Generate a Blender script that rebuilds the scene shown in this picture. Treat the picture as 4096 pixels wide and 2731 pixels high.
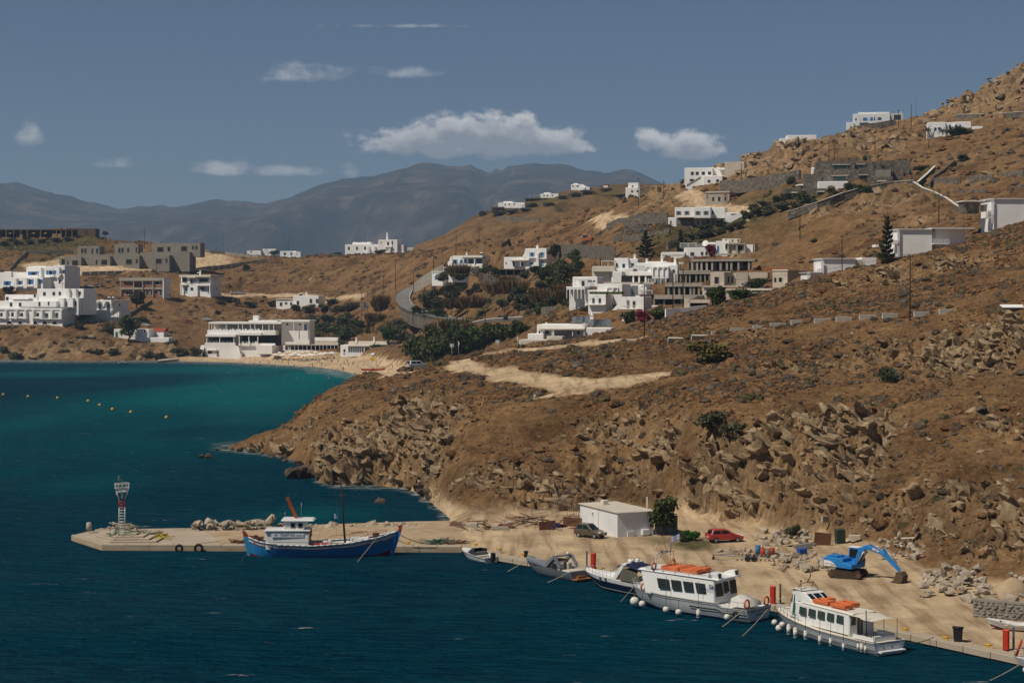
import bpy, bmesh, math, random
import numpy as np
from mathutils import Vector, Matrix
for o in list(bpy.data.objects): bpy.data.objects.remove(o)
SC = bpy.context.scene
COL = SC.collection
R = math.radians
# ------------------------------------------------------------------ camera
F, CH, VH, CU = 7168.0, 28.0, 1195.0, 2048.0      # focal length (px of a 4096 wide frame), eye height, horizon row, centre column
cd = bpy.data.cameras.new('camera'); cam = bpy.data.objects.new('camera', cd); COL.objects.link(cam)
cam.location = (0, 0, CH); cam.rotation_euler = (R(90), 0, 0)
cd.sensor_width = 36; cd.lens = 63; cd.shift_y = -170.5/4096; cd.clip_start = 1; cd.clip_end = 40000
SC.camera = cam
# ------------------------------------------------------------------ sky and sun
SUN_EL, SUN_AZ = 53.0, 239.0        # compass from +Y clockwise: the sun stands to the left and a little behind the camera
wd = bpy.data.worlds.new('World'); SC.world = wd; wd.use_nodes = True
wn = wd.node_tree.nodes; wl = wd.node_tree.links
for n in list(wn): wn.remove(n)
sky = wn.new('ShaderNodeTexSky'); sky.sky_type = 'NISHITA'; sky.sun_disc = False
sky.sun_elevation = R(SUN_EL); sky.sun_rotation = R(SUN_AZ)
sky.altitude = 3000; sky.air_density = 1.0; sky.dust_density = 0.35; sky.ozone_density = 4.0
bg = wn.new('ShaderNodeBackground'); bg.inputs[1].default_value = 0.05
wo = wn.new('ShaderNodeOutputWorld')
# fair weather cumulus, fixed in direction: (azimuth tangent, elevation tangent, half width, half height, flat base, strength)
CLOUDS = [(1900,570,400,100,1.45), (1640,585,230,56,1.2), (2170,578,190,76,1.3), (2770,595,130,68,1.35), (2610,570,95,55,1.2), (1980,530,230,78,1.4), (900,680,140,38,.9), (1100,690,200,32,.65), (1400,688,42,36,.8), (115,555,60,70,.75), (460,655,110,32,.5), (1220,300,210,56,.4), (1640,292,170,36,.4), (1650,106,440,12,.2)]
def wmath(op, a, b=None, c=None):
 n = wn.new('ShaderNodeMath'); n.operation = op
 for i, q in enumerate((a, b, c)):
  if q is None: continue
  if isinstance(q, (int, float)): n.inputs[i].default_value = q
  else: wl.new(q, n.inputs[i])
 return n.outputs[0]
wt = wn.new('ShaderNodeTexCoord'); wsx = wn.new('ShaderNodeSeparateXYZ'); wl.new(wt.outputs['Generated'], wsx.inputs[0])
yy_ = wmath('MAXIMUM', wsx.outputs[1], .05); tx = wmath('DIVIDE', wsx.outputs[0], yy_); tz = wmath('DIVIDE', wsx.outputs[2], yy_); cmb = wn.new('ShaderNodeCombineXYZ'); wl.new(tx, cmb.inputs[0]); wl.new(wmath('MULTIPLY', tz, 1.5), cmb.inputs[1])
def wnoise(scale, det, off):
 n = wn.new('ShaderNodeTexNoise'); n.inputs['Scale'].default_value = scale; n.inputs['Detail'].default_value = det; n.inputs['Roughness'].default_value = .6
 a = wn.new('ShaderNodeVectorMath'); a.operation = 'ADD'; a.inputs[1].default_value = off; wl.new(cmb.outputs[0], a.inputs[0]); wl.new(a.outputs[0], n.inputs['Vector']); return n.outputs['Fac']
def cloud_field(dz, lst):
 f = None
 for (u, v, ru, rv, st) in lst:
  dx = wmath('DIVIDE', wmath('SUBTRACT', tx, (u-CU)/F), ru/F); dy = wmath('DIVIDE', wmath('SUBTRACT', tz, (VH-v)/F-dz), rv/F)
  dy = wmath('MAXIMUM', dy, wmath('MULTIPLY', dy, -1.7)); q = wmath('SUBTRACT', st, wmath('ADD', wmath('MULTIPLY', dx, dx), wmath('MULTIPLY', dy, dy))); f = q if f is None else wmath('MAXIMUM', f, q)
 return f
n0 = wmath('MULTIPLY', wmath('SUBTRACT', wnoise(58., 10, (3.1, 0, 0)), .5), 4.6); n1 = wmath('MULTIPLY', wmath('SUBTRACT', wnoise(58., 5, (3.1, .009, 0)), .5), 4.0)
c0 = wmath('ADD', cloud_field(0., CLOUDS[:6]), n0); c2 = wmath('ADD', cloud_field(0., CLOUDS[6:]), n0); c1 = wmath('ADD', cloud_field(.007, CLOUDS[:6]), n1)
den = wn.new('ShaderNodeMapRange'); den.interpolation_type = 'SMOOTHSTEP'; den.inputs['From Min'].default_value = -.1; den.inputs['From Max'].default_value = .95; wl.new(c0, den.inputs['Value'])
den2 = wn.new('ShaderNodeMapRange'); den2.interpolation_type = 'SMOOTHSTEP'; den2.inputs['From Min'].default_value = -.5; den2.inputs['From Max'].default_value = 1.6; den2.inputs['To Max'].default_value = .62; wl.new(c2, den2.inputs['Value'])
lit = wn.new('ShaderNodeMapRange'); lit.inputs['From Min'].default_value = -.5; lit.inputs['From Max'].default_value = 1.1; lit.inputs['To Min'].default_value = 1.; lit.inputs['To Max'].default_value = 0.; wl.new(c1, lit.inputs['Value'])
ccol = wn.new('ShaderNodeMix'); ccol.data_type = 'RGBA'; wl.new(lit.outputs[0], ccol.inputs['Factor']); ccol.inputs['A'].default_value = (8.0, 8.4, 9.4, 1); ccol.inputs['B'].default_value = (21.0, 20.4, 20.0, 1)
cmx = wn.new('ShaderNodeMix'); cmx.data_type = 'RGBA'; wl.new(wmath('MAXIMUM', wmath('MULTIPLY', den.outputs[0], .9), den2.outputs[0]), cmx.inputs['Factor']); wl.new(sky.outputs[0], cmx.inputs['A']); wl.new(ccol.outputs['Result'], cmx.inputs['B'])
wl.new(cmx.outputs['Result'], bg.inputs[0]); wl.new(bg.outputs[0], wo.inputs[0])
sd = bpy.data.lights.new('sun', 'SUN'); sd.energy = 5.0; sd.angle = R(0.55); sd.color = (1.0, 0.91, 0.78)
sun = bpy.data.objects.new('sun', sd); COL.objects.link(sun)
_az, _el = R(SUN_AZ), R(SUN_EL)
SUNV = Vector((math.sin(_az)*math.cos(_el), math.cos(_az)*math.cos(_el), math.sin(_el)))
sun.rotation_euler = SUNV.to_track_quat('Z', 'Y').to_euler(); sun.location = SUNV*500
SC.view_settings.view_transform = 'Standard'; SC.view_settings.look = 'None'
SC.view_settings.exposure = -0.30; SC.view_settings.gamma = 1.0; SC.view_settings.use_curve_mapping = False
SC.cycles.use_denoising = True
SC.cycles.max_bounces = 6; SC.cycles.diffuse_bounces = 3; SC.cycles.glossy_bounces = 3
SC.cycles.transmission_bounces = 4; SC.cycles.transparent_max_bounces = 8; SC.cycles.volume_bounces = 0
SC.cycles.caustics_reflective = False; SC.cycles.caustics_refractive = False
# ------------------------------------------------------------------ helpers
def W(u, v, D):
 """photo pixel + distance -> world point"""
 return Vector(((u-CU)/F*D, D, CH-(v-VH)/F*D))
def seaD(v, z=0.0): return F*(CH-z)/(v-VH)
def Wz(u, v, z=0.0): return W(u, v, seaD(v, z))

def tag(o, label=None, cat=None, group=None, kind=None):
 if label: o['label'] = label
 if cat: o['category'] = cat
 if group: o['group'] = group
 if kind: o['kind'] = kind
 return o
def empty(name, loc=(0, 0, 0), rz=0.0, label=None, cat=None, group=None, kind=None, sc=1.0):
 o = bpy.data.objects.new(name, None); COL.objects.link(o)
 o.location = loc; o.rotation_euler = (0, 0, rz); o.empty_display_size = .1
 if sc != 1.0: o.scale = (sc, sc, sc)
 return tag(o, label, cat, group, kind)
def obj(name, me, m=None, parent=None, loc=None):
 o = bpy.data.objects.new(name, me); COL.objects.link(o)
 if m is not None and not len(me.materials): me.materials.append(m)
 if parent is not None: o.parent = parent
 if loc is not None: o.location = loc
 return o
def copy_tree(o, parent=None):
 c = o.copy(); COL.objects.link(c); c.parent = parent
 for ch in list(o.children): copy_tree(ch, c)
 return c

class MB:
 """collects simple solids, builds one mesh"""
 def __init__(s): s.v = []; s.f = []; s.sm = []
 def add(s, v, f, smooth=False):
  n = len(s.v); s.v += [tuple(p) for p in v]; s.f += [tuple(i+n for i in q) for q in f]; s.sm += [smooth]*len(f); return s
 def box(s, x0, x1, y0, y1, z0, z1):
  return s.add([(x0,y0,z0),(x1,y0,z0),(x1,y1,z0),(x0,y1,z0),(x0,y0,z1),(x1,y0,z1),(x1,y1,z1),(x0,y1,z1)],
                     [(0,3,2,1),(4,5,6,7),(0,1,5,4),(1,2,6,5),(2,3,7,6),(3,0,4,7)])
 def hexa(s, b, t):      # four bottom points, four top points
  return s.add(list(b)+list(t), [(0,3,2,1),(4,5,6,7),(0,1,5,4),(1,2,6,5),(2,3,7,6),(3,0,4,7)])
 def cyl(s, p0, p1, r0, r1=None, n=8, cap=True, smooth=True):
  r1 = r0 if r1 is None else r1
  p0, p1 = Vector(p0), Vector(p1); d = (p1-p0)
  if d.length < 1e-6: return s
  d.normalize(); a = d.orthogonal().normalized(); b = d.cross(a)
  c = [(math.cos(2*math.pi*i/n), math.sin(2*math.pi*i/n)) for i in range(n)]
  s.add([p0+(a*x+b*y)*r0 for x, y in c]+[p1+(a*x+b*y)*r1 for x, y in c], [(i,(i+1)%n,n+(i+1)%n,n+i) for i in range(n)], smooth)
  if cap:
   k = len(s.v)-2*n; s.f += [tuple(k+i for i in reversed(range(n))), tuple(k+n+i for i in range(n))]; s.sm += [False]*2
  return s
 def tube(s, pts, r, n=5, smooth=True):
  for a, b in zip(pts[:-1], pts[1:]): s.cyl(a, b, r, r, n, True, smooth)
  return s
 def bar(s, p0, p1, w, h):      # rectangular bar between two points, h is along z
  p0, p1 = Vector(p0), Vector(p1); d = (p1-p0).normalized()
  up = Vector((0,0,1)) if abs(d.z) < .95 else Vector((0,1,0))
  sd_ = d.cross(up).normalized()*w/2; up2 = sd_.cross(d).normalized()*h/2
  return s.hexa([p0-sd_-up2, p0+sd_-up2, p1+sd_-up2, p1-sd_-up2], [p0-sd_+up2, p0+sd_+up2, p1+sd_+up2, p1-sd_+up2])
 def sphere(s, c, r, n=10, m=6, sz=None):
  sx, sy, sz_ = sz or (1, 1, 1); v = []; f = []
  for j in range(m+1):
   t = math.pi*j/m
   for i in range(n):
    p = 2*math.pi*i/n; v.append((c[0]+r*sx*math.sin(t)*math.cos(p), c[1]+r*sy*math.sin(t)*math.sin(p), c[2]+r*sz_*math.cos(t)))
  for j in range(m):
   for i in range(n): f.append((j*n+i, (j+1)*n+i, (j+1)*n+(i+1)%n, j*n+(i+1)%n))
  return s.add(v, f, True)
 def torus(s, c, R_, r, axis='y', n=16, m=7):
  v = []; f = []
  for i in range(n):
   a = 2*math.pi*i/n
   for j in range(m):
    b = 2*math.pi*j/m; q = (R_+r*math.cos(b)); x, y, z = q*math.cos(a), r*math.sin(b), q*math.sin(a)
    if axis == 'x': x, y = y, x
    if axis == 'z': y, z = z, y
    v.append((c[0]+x, c[1]+y, c[2]+z))
  for i in range(n):
   for j in range(m): f.append((i*m+j, ((i+1)%n)*m+j, ((i+1)%n)*m+(j+1)%m, i*m+(j+1)%m))
  return s.add(v, f, True)
 def prism(s, poly, y0, y1):     # polygon in x,z extruded along y
  n = len(poly); s.add([(x, y0, z) for x, z in poly]+[(x, y1, z) for x, z in poly],
              [tuple(range(n)), tuple(reversed(range(n, 2*n)))]+[(i, n+i, n+(i+1)%n, (i+1)%n) for i in range(n)]); return s
 def prism_z(s, poly, z0, z1):   # polygon in x,y extruded along z
  n = len(poly); s.add([(x, y, z0) for x, y in poly]+[(x, y, z1) for x, y in poly],
              [tuple(reversed(range(n))), tuple(range(n, 2*n))]+[(i, (i+1)%n, n+(i+1)%n, n+i) for i in range(n)]); return s
 def loft(s, secs, close=False, smooth=True, caps=False):
  n = len(secs[0]); k = len(s.v); v = [p for q in secs for p in q]; f = []
  for j in range(len(secs)-1):
   for i in range(n if close else n-1): f.append((j*n+i, j*n+(i+1)%n, (j+1)*n+(i+1)%n, (j+1)*n+i))
  if caps: f += [tuple(reversed(range(n))), tuple((len(secs)-1)*n+i for i in range(n))]
  return s.add(v, f, smooth)
 def mesh(s, name):
  me = bpy.data.meshes.new(name); me.from_pydata(s.v, [], s.f)
  me.polygons.foreach_set('use_smooth', s.sm); me.update(); return me
 def B(s, *a, **k): return s.build(*a, **k)
 def build(s, name, m, parent=None, loc=None, bevel=0, seg=1, fix=False):
  me = s.mesh(name)
  if fix:
   b = bmesh.new(); b.from_mesh(me); bmesh.ops.recalc_face_normals(b, faces=b.faces); b.to_mesh(me); b.free()
  o = obj(name, me, m, parent, loc)
  if bevel:
   md = o.modifiers.new('bevel', 'BEVEL'); md.width = bevel; md.segments = seg; md.limit_method = 'ANGLE'; md.angle_limit = R(40)
  return o
def one(fn, *a): m = MB(); getattr(m, fn)(*a); return m

def np_mesh(name, V, Q, attrs=None, smooth=True):
 me = bpy.data.meshes.new(name); V = np.asarray(V, np.float32); Q = np.asarray(Q, np.int32)
 me.vertices.add(len(V)); me.vertices.foreach_set('co', V.ravel())
 k = Q.shape[1]; me.loops.add(Q.size); me.loops.foreach_set('vertex_index', Q.ravel())
 me.polygons.add(len(Q)); me.polygons.foreach_set('loop_start', np.arange(0, Q.size, k, dtype=np.int32))
 me.polygons.foreach_set('loop_total', np.full(len(Q), k, np.int32)); me.polygons.foreach_set('use_smooth', np.full(len(Q), smooth))
 me.update(calc_edges=True)
 for nm, arr in (attrs or {}).items():
  a = me.attributes.new(nm, 'FLOAT_COLOR', 'POINT'); a.data.foreach_set('color', np.asarray(arr, np.float32).ravel())
 return me
def grid_q(nx, ny):
 i, j = np.meshgrid(np.arange(nx-1), np.arange(ny-1)); a = (j*nx+i).ravel()
 return np.stack([a, a+1, a+nx+1, a+nx], 1)

# ------------------------------------------------------------------ numpy noise
_rs = np.random.RandomState(7); _P = _rs.permutation(512); _P = np.concatenate([_P, _P, _P]); _G = _rs.rand(512)
def vnoise(x, y, s=0):
 x = np.asarray(x, float)+s*37.13; y = np.asarray(y, float)+s*11.71
 xi = np.floor(x).astype(int); yi = np.floor(y).astype(int); xf = x-xi; yf = y-yi
 xf = xf*xf*(3-2*xf); yf = yf*yf*(3-2*yf)
 h = lambda i, j: _G[_P[(_P[i & 511]+j) & 511]]
 return (h(xi, yi)*(1-xf)+h(xi+1, yi)*xf)*(1-yf)+(h(xi, yi+1)*(1-xf)+h(xi+1, yi+1)*xf)*yf
def fbm(x, y, o=4, s=0, g=.5):
 t = 0; a = 1; n = 0
 for k in range(o): t = t+a*vnoise(x*2**k, y*2**k, s+k); n += a; a *= g
 return t/n
def cells(x, y, s=0):
 """Worley: distance to nearest point, and that cell's random value"""
 xi = np.floor(x).astype(int); yi = np.floor(y).astype(int); best = np.full(np.shape(x), 9.); val = np.zeros(np.shape(x)); sec = np.full(np.shape(x), 9.)
 for dx in (-1, 0, 1):
  for dy in (-1, 0, 1):
   i, j = xi+dx, yi+dy; a = _P[(_P[(i+s*17) & 511]+j) & 511]
   px = i+_G[a]; py = j+_G[_P[a+7]]; d = np.hypot(px-x, py-y)
   m = d < best; sec = np.where(m, best, np.minimum(sec, d)); val = np.where(m, _G[_P[a+3]], val); best = np.where(m, d, best)
 return best, val, sec-best
def sstep(a, b, x): t = np.clip((x-a)/(b-a), 0, 1); return t*t*(3-2*t)

# ------------------------------------------------------------------ materials
MATS = {}
def _nodes(name):
 m = bpy.data.materials.new(name); m.use_nodes = True; nt = m.node_tree
 return m, nt, nt.nodes['Principled BSDF'], nt.nodes.new, nt.links.new
def mk(name, col, rough=.75, var=.12, scale=.6, metal=0., bump=0., bscale=6., spec=.3, dirt=None, dirt_amt=.0, coat=0., trans=0.):
 """plain procedural material: base colour broken up by two noises"""
 if name in MATS: return MATS[name]
 m, nt, b, N, L = _nodes(name)
 tc = N('ShaderNodeTexCoord'); no = N('ShaderNodeTexNoise'); no.inputs['Scale'].default_value = scale; no.inputs['Detail'].default_value = 6
 L(tc.outputs['Object'], no.inputs['Vector'])
 mr = N('ShaderNodeMapRange'); mr.inputs['From Min'].default_value = .3; mr.inputs['From Max'].default_value = .7
 mr.inputs['To Min'].default_value = 1-var; mr.inputs['To Max'].default_value = 1+var*.6; L(no.outputs['Fac'], mr.inputs['Value'])
 mx = N('ShaderNodeMix'); mx.data_type = 'RGBA'; mx.blend_type = 'MULTIPLY'; mx.inputs['Factor'].default_value = 1
 mx.inputs['A'].default_value = (*col, 1); L(mr.outputs[0], mx.inputs['B']); out = mx.outputs['Result']
 if dirt:
  n2 = N('ShaderNodeTexNoise'); n2.inputs['Scale'].default_value = scale*2.3; n2.inputs['Detail'].default_value = 8; n2.inputs['Roughness'].default_value = .7
  mp = N('ShaderNodeMapping'); mp.inputs['Scale'].default_value = (1, 1, .35); L(tc.outputs['Object'], mp.inputs['Vector']); L(mp.outputs[0], n2.inputs['Vector'])
  r2 = N('ShaderNodeMapRange'); r2.inputs['From Min'].default_value = .5; r2.inputs['From Max'].default_value = .75; r2.inputs['To Max'].default_value = dirt_amt
  L(n2.outputs['Fac'], r2.inputs['Value']); m2 = N('ShaderNodeMix'); m2.data_type = 'RGBA'; L(r2.outputs[0], m2.inputs['Factor'])
  L(out, m2.inputs['A']); m2.inputs['B'].default_value = (*dirt, 1); out = m2.outputs['Result']
 L(out, b.inputs['Base Color']); b.inputs['Roughness'].default_value = rough; b.inputs['Metallic'].default_value = metal
 b.inputs['Specular IOR Level'].default_value = spec; b.inputs['Coat Weight'].default_value = coat
 if trans: b.inputs['Transmission Weight'].default_value = trans
 if bump:
  n3 = N('ShaderNodeTexNoise'); n3.inputs['Scale'].default_value = bscale; n3.inputs['Detail'].default_value = 5; L(tc.outputs['Object'], n3.inputs['Vector'])
  bp = N('ShaderNodeBump'); bp.inputs['Strength'].default_value = bump; bp.inputs['Distance'].default_value = .1
  L(n3.outputs['Fac'], bp.inputs['Height']); L(bp.outputs[0], b.inputs['Normal'])
 MATS[name] = m; return m
# ================================================================== terrain
def zof(v, D): return CH-(v-VH)/F*D
def mkcols(d):
 us = sorted(d); a = np.array([(u-CU)/F for u in us]); K = len(d[us[0]])
 return a, np.array([[d[u][k][0] for u in us] for k in range(K)], float), np.array([[d[u][k][1] for u in us] for k in range(K)], float)
def vd(*l): return [(D, zof(v, D)) for v, D in l]
# quay edge in plan (x, y), water on the left / near side
QUAY = [(-5.6, 197.9), (-1.5, 190.5), (1.6, 187.0), (8.2, 181.0), (23.4, 159.7), (32.5, 146.1), (38.6, 136.5), (55.0, 111.0)]
QZ = .62           # height of the quay deck
def De(u):   # distance of the quay edge along column u
 t = (u-CU)/F
 for (x0, y0), (x1, y1) in zip(QUAY[:-1], QUAY[1:]):
  den = (x1-x0)-t*(y1-y0)
  if abs(den) > 1e-9:
   s = (t*y0-x0)/den
   if -.001 <= s <= 1.001: return y0+s*(y1-y0)
 return 198.0 if t < 0 else 111.0
def qcol(u, foot, *l): e = De(u); return [(e+.5, -4), (e+1.1, QZ-.02), (foot, 1.25)]+vd(*l)
def wcol(D, *l): return [(D-12, -4), (D-4, -1.1), (D, .05)]+vd(*l)
NEAR = {
 700: [(300+i*9, -6) for i in range(3)]+[(330+6*i, -6) for i in range(8)],
 880: [(320, -5), (326, -3), (330, -1.0)]+[(332+i*2, -.8) for i in range(7)]+[(372, -6)],
 940: wcol(331, (1800,333),(1794,334),(1792,335),(1790,336),(1788,337),(1786,338),(1790,343))+[(378, -6)],
 1030: wcol(327, (1795,328),(1780,330),(1770,332),(1760,334),(1755,336),(1750,338),(1745,345))+[(380, -6)],
 1140: wcol(318, (1800,319),(1770,322),(1750,325),(1735,330),(1725,335),(1715,340),(1712,347))+[(384, -6)],
 1230: wcol(302, (1830,303),(1790,307),(1740,312),(1700,320),(1660,330),(1632,340),(1628,348))+[(388, -5)],
 1300: wcol(270, (1910,270.6),(1830,273.5),(1780,284),(1720,298),(1650,315),(1585,337),(1576,350))+[(392, -4)],
 1440: wcol(269, (1880,269.8),(1800,272),(1760,280),(1690,297),(1600,318),(1520,340),(1512,352))+[(400, -3)],
 1600: wcol(268, (1900,268.6),(1830,271),(1740,276),(1650,287),(1560,308),(1492,335),(1482,354))+[(410, 0)],
 1690: wcol(258, (1900,260),(1820,263.5),(1720,271),(1620,290),(1540,306),(1475,332),(1460,354))+[(410, 2)],
 1760: [(228, -3), (233, -1), (238, .3)]+vd((1930,243),(1830,250),(1740,260),(1640,276),(1560,295),(1465,328),(1440,354))+[(410, 4)],
 1850: qcol(1850, 224, (1960,233),(1850,241),(1750,252),(1650,266),(1560,285),(1455,322),(1425,352))+[(420, 6)],
 2100: qcol(2100, 228, (1950,233),(1850,240),(1720,252),(1620,262),(1500,290),(1430,322),(1375,355))+[(430, 8)],
 2300: qcol(2300, 229, (1930,235),(1830,241),(1720,249),(1620,258),(1520,278),(1430,312),(1352,352))+[(430, 9)],
 2500: qcol(2500, 230, (1930,235),(1800,243),(1680,250),(1600,257),(1540,270),(1440,300),(1318,350))+[(430, 12)],
 2700: qcol(2700, 226, (1960,227.5),(1800,231),(1690,236),(1610,246),(1550,262),(1420,297),(1270,348))+[(430, 15)],
 2900: qcol(2900, 216, (1960,217.2),(1800,220),(1690,225),(1610,235),(1550,254),(1400,290),(1212,345))+[(430, 17)],
 3100: qcol(3100, 210, (1990,211.2),(1820,215),(1700,221),(1620,231),(1560,248),(1400,282),(1160,345))+[(420, 22)],
 3300: qcol(3300, 204, (2010,206.5),(1860,211.5),(1720,220),(1620,236),(1550,248),(1400,275),(1105,345))+[(420, 25)],
 3500: qcol(3500, 193, (2060,201),(1880,210),(1740,220),(1630,230),(1550,243),(1400,268),(1062,345))+[(420, 28)],
 3700: qcol(3700, 180, (2120,189),(1900,202),(1750,213),(1630,224),(1550,237),(1390,262),(1005,345))+[(420, 31)],
 3900: qcol(3900, 171, (2180,180),(1940,195),(1760,208),(1630,220),(1540,233),(1370,258),(950,347))+[(420, 34)],
 4096: qcol(4096, 165, (2230,174),(1980,190),(1780,204),(1640,216),(1540,230),(1350,255),(890,350))+[(420, 38)],
 4600: qcol(4600, 155, (2300,164),(2020,182),(1780,198),(1620,212),(1500,226),(1300,250),(740,355))+[(420, 46)],
}
S = lambda v, D=None: (D or seaD(v), 0.0)
FAR = {
 -700: [S(1437)]+vd((1330,842),(1305,866),(1180,936),(1080,986),(1000,1040),(935,1090),(925,1115))+[(1500, 5)],
 0:    [S(1440)]+vd((1345,838),(1312,858),(1190,925),(1090,975),(1010,1030),(945,1090),(935,1112))+[(1500, 5)],
 250:  [S(1442)]+vd((1355,838),(1312,860),(1190,925),(1092,975),(1020,1030),(948,1088),(940,1112))+[(1500, 5)],
 450:  [S(1442)]+vd((1375,840),(1312,866),(1190,930),(1100,978),(1050,1020),(968,1080),(962,1105))+[(1500, 5)],
 700:  [S(1443)]+vd((1385,842),(1312,872),(1190,940),(1112,985),(1068,1030),(985,1078),(980,1102))+[(1500, 5)],
 900:  [S(1448)]+vd((1428,845),(1315,885),(1195,952),(1125,995),(1075,1040),(1020,1078),(1016,1100))+[(1500, 5)],
 1100: [S(1458)]+vd((1425,840),(1330,890),(1210,955),(1140,985),(1085,1030),(1035,1065),(1030,1100))+[(1500, 5)],
 1300: [S(1472)]+vd((1420,830),(1345,880),(1240,930),(1160,970),(1090,1010),(1030,1050),(1024,1100))+[(1500, 5)],
 1450: [S(1500)]+vd((1420,800),(1350,850),(1255,890),(1175,930),(1090,985),(1026,1030),(1020,1090))+[(1500, 5)],
 1600: [S(1530)]+vd((1420,770),(1360,815),(1265,840),(1185,870),(1090,930),(1024,980),(1014,1060))+[(1500, 10)],
 1750: [(560, 0)]+vd((1415,700),(1350,740),(1268,770),(1190,800),(1085,860),(1012,920),(1000,1000))+[(1300, 10)],
 1900: [(480, 0)]+vd((1400,600),(1340,650),(1268,690),(1185,720),(1085,760),(1010,830),(962,905))+[(1200, 15)],
 2050: [(440, 1)]+vd((1390,530),(1330,580),(1262,620),(1175,670),(1085,730),(1000,800),(950,880))+[(1150, 18)],
 2200: [(420, 3)]+vd((1385,475),(1320,520),(1250,570),(1160,640),(1075,715),(980,790),(885,865))+[(1150, 20)],
 2350: [(410, 6)]+vd((1370,460),(1290,505),(1220,540),(1130,600),(1040,670),(930,760),(838,850))+[(1150, 24)],
 2500: [(400, 10)]+vd((1320,455),(1245,490),(1170,530),(1070,590),(970,650),(880,720),(792,820))+[(1150, 28)],
 2650: [(400, 14)]+vd((1270,455),(1220,480),(1130,515),(1030,565),(930,620),(850,690),(745,810))+[(1150, 30)],
 2800: [(400, 17)]+vd((1235,460),(1190,490),(1090,535),(985,590),(900,650),(800,710),(690,790))+[(1150, 36)],
 2950: [(400, 20)]+vd((1200,460),(1150,490),(1060,530),(960,585),(870,640),(770,705),(618,790))+[(1150, 40)],
 3100: [(400, 23)]+vd((1160,455),(1110,485),(1010,530),(900,590),(810,645),(710,700),(562,790))+[(1150, 44)],
 3300: [(395, 27)]+vd((1090,445),(1030,480),(940,530),(840,585),(740,635),(640,690),(535,790))+[(1150, 46)],
 3500: [(395, 30)]+vd((1040,435),(980,470),(900,525),(800,580),(700,640),(600,710),(500,795))+[(1150, 48)],
 3700: [(395, 33)]+vd((1000,430),(930,470),(850,530),(760,590),(660,650),(550,725),(462,805))+[(1150, 52)],
 3900: [(395, 36)]+vd((960,430),(890,465),(810,520),(720,580),(620,645),(500,720),(352,815))+[(1150, 60)],
 4096: [(395, 40)]+vd((920,430),(850,465),(770,515),(680,570),(580,640),(460,720),(245,830))+[(1150, 70)],
 4600: [(395, 50)]+vd((820,430),(740,465),(650,515),(560,570),(460,640),(320,720),(60,850))+[(1150, 90)],
}
HILL2 = {
 1500: [(1190, 0), (1210, 2), (1260, 5), (1300, 6), (1500, 0)],
 1640: [(1190, 10)]+vd((1010,1230),(1000,1260),(990,1300))+[(1600, 0)],
 1700: [(1190, 20)]+vd((1000,1230),(985,1260),(968,1300))+[(1600, 0)],
 1800: [(1150, 25)]+vd((985,1200),(950,1240),(925,1300))+[(1600, 0)],
 1870: [(1150, 30)]+vd((950,1200),(900,1240),(872,1300))+[(1600, 0)],
 1950: [(1150, 30)]+vd((930,1200),(880,1240),(835,1310))+[(1600, 0)],
 2100: [(1150, 30)]+vd((900,1200),(850,1240),(800,1330))+[(1600, 0)],
 2300: [(1150, 40)]+vd((850,1200),(800,1260),(755,1360))+[(1650, 0)],
 2500: [(1150, 45)]+vd((820,1200),(770,1280),(735,1380))+[(1650, 0)],
 2700: [(1150, 45)]+vd((800,1200),(760,1300),(735,1400))+[(1650, 0)],
 3000: [(1150, 40), (1200, 45), (1300, 50), (1400, 55), (1650, 0)],
}
_NC, _FC, _HC = mkcols(NEAR), mkcols(FAR), mkcols(HILL2)
def _ev(C, x, y):
 a, Y, Z = C; out = 0
 for da in (-.004, 0, .004):
  t = x/np.maximum(y, 1)+da; z = np.interp(t, a, Z[0]); yp = np.interp(t, a, Y[0]); zp = z
  for k in range(1, len(Y)):
   yk = np.interp(t, a, Y[k]); zk = np.interp(t, a, Z[k])
   s = np.clip((y-yp)/np.maximum(yk-yp, .05), 0, 1); z = z+s*(zk-zp); yp, zp = yk, zk
  out = out+z
 return out/3
def H0(x, y):
 """terrain without fine relief"""
 x = np.asarray(x, float); y = np.asarray(y, float)
 n = np.where(y < 440, _ev(_NC, x, y), -30.)
 yf = y+np.where(y > 560, (fbm(x/60, y/60, 3, 5)-.5)*14, 0)       # wavering contour lines on the far shore
 f = np.where(y > 380, np.where(y < _FC[1][0].min(), -8, _ev(_FC, x, yf)), -30.)
 fs = np.interp(x/np.maximum(y, 1), _FC[0], _FC[1][0]); f = np.where((y < fs), np.maximum(-12, (y-fs)*.045), f)
 h = np.where(y > 1120, _ev(_HC, x, y), -30.)
 return np.maximum(np.maximum(n, f), h)
def hit(u, v, lo=105., hi=1750., step=1.0):
 """first point of the (smooth) ground seen at pixel u, v"""
 f = lambda D: H0((u-CU)/F*D, D)-(CH-(v-VH)/F*D)
 D = np.arange(lo, hi, 6.); P = f(D); k = int(np.argmax(P >= 0))
 if P[k] < 0: return W(u, v, hi)
 if k: D = np.arange(D[k-1], D[k]+.6, .5); P = f(D); k = int(np.argmax(P >= 0))
 if k == 0: return W(u, v, D[0])
 return W(u, v, D[k-1]+.5*(-P[k-1])/(P[k]-P[k-1]+1e-9))
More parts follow.
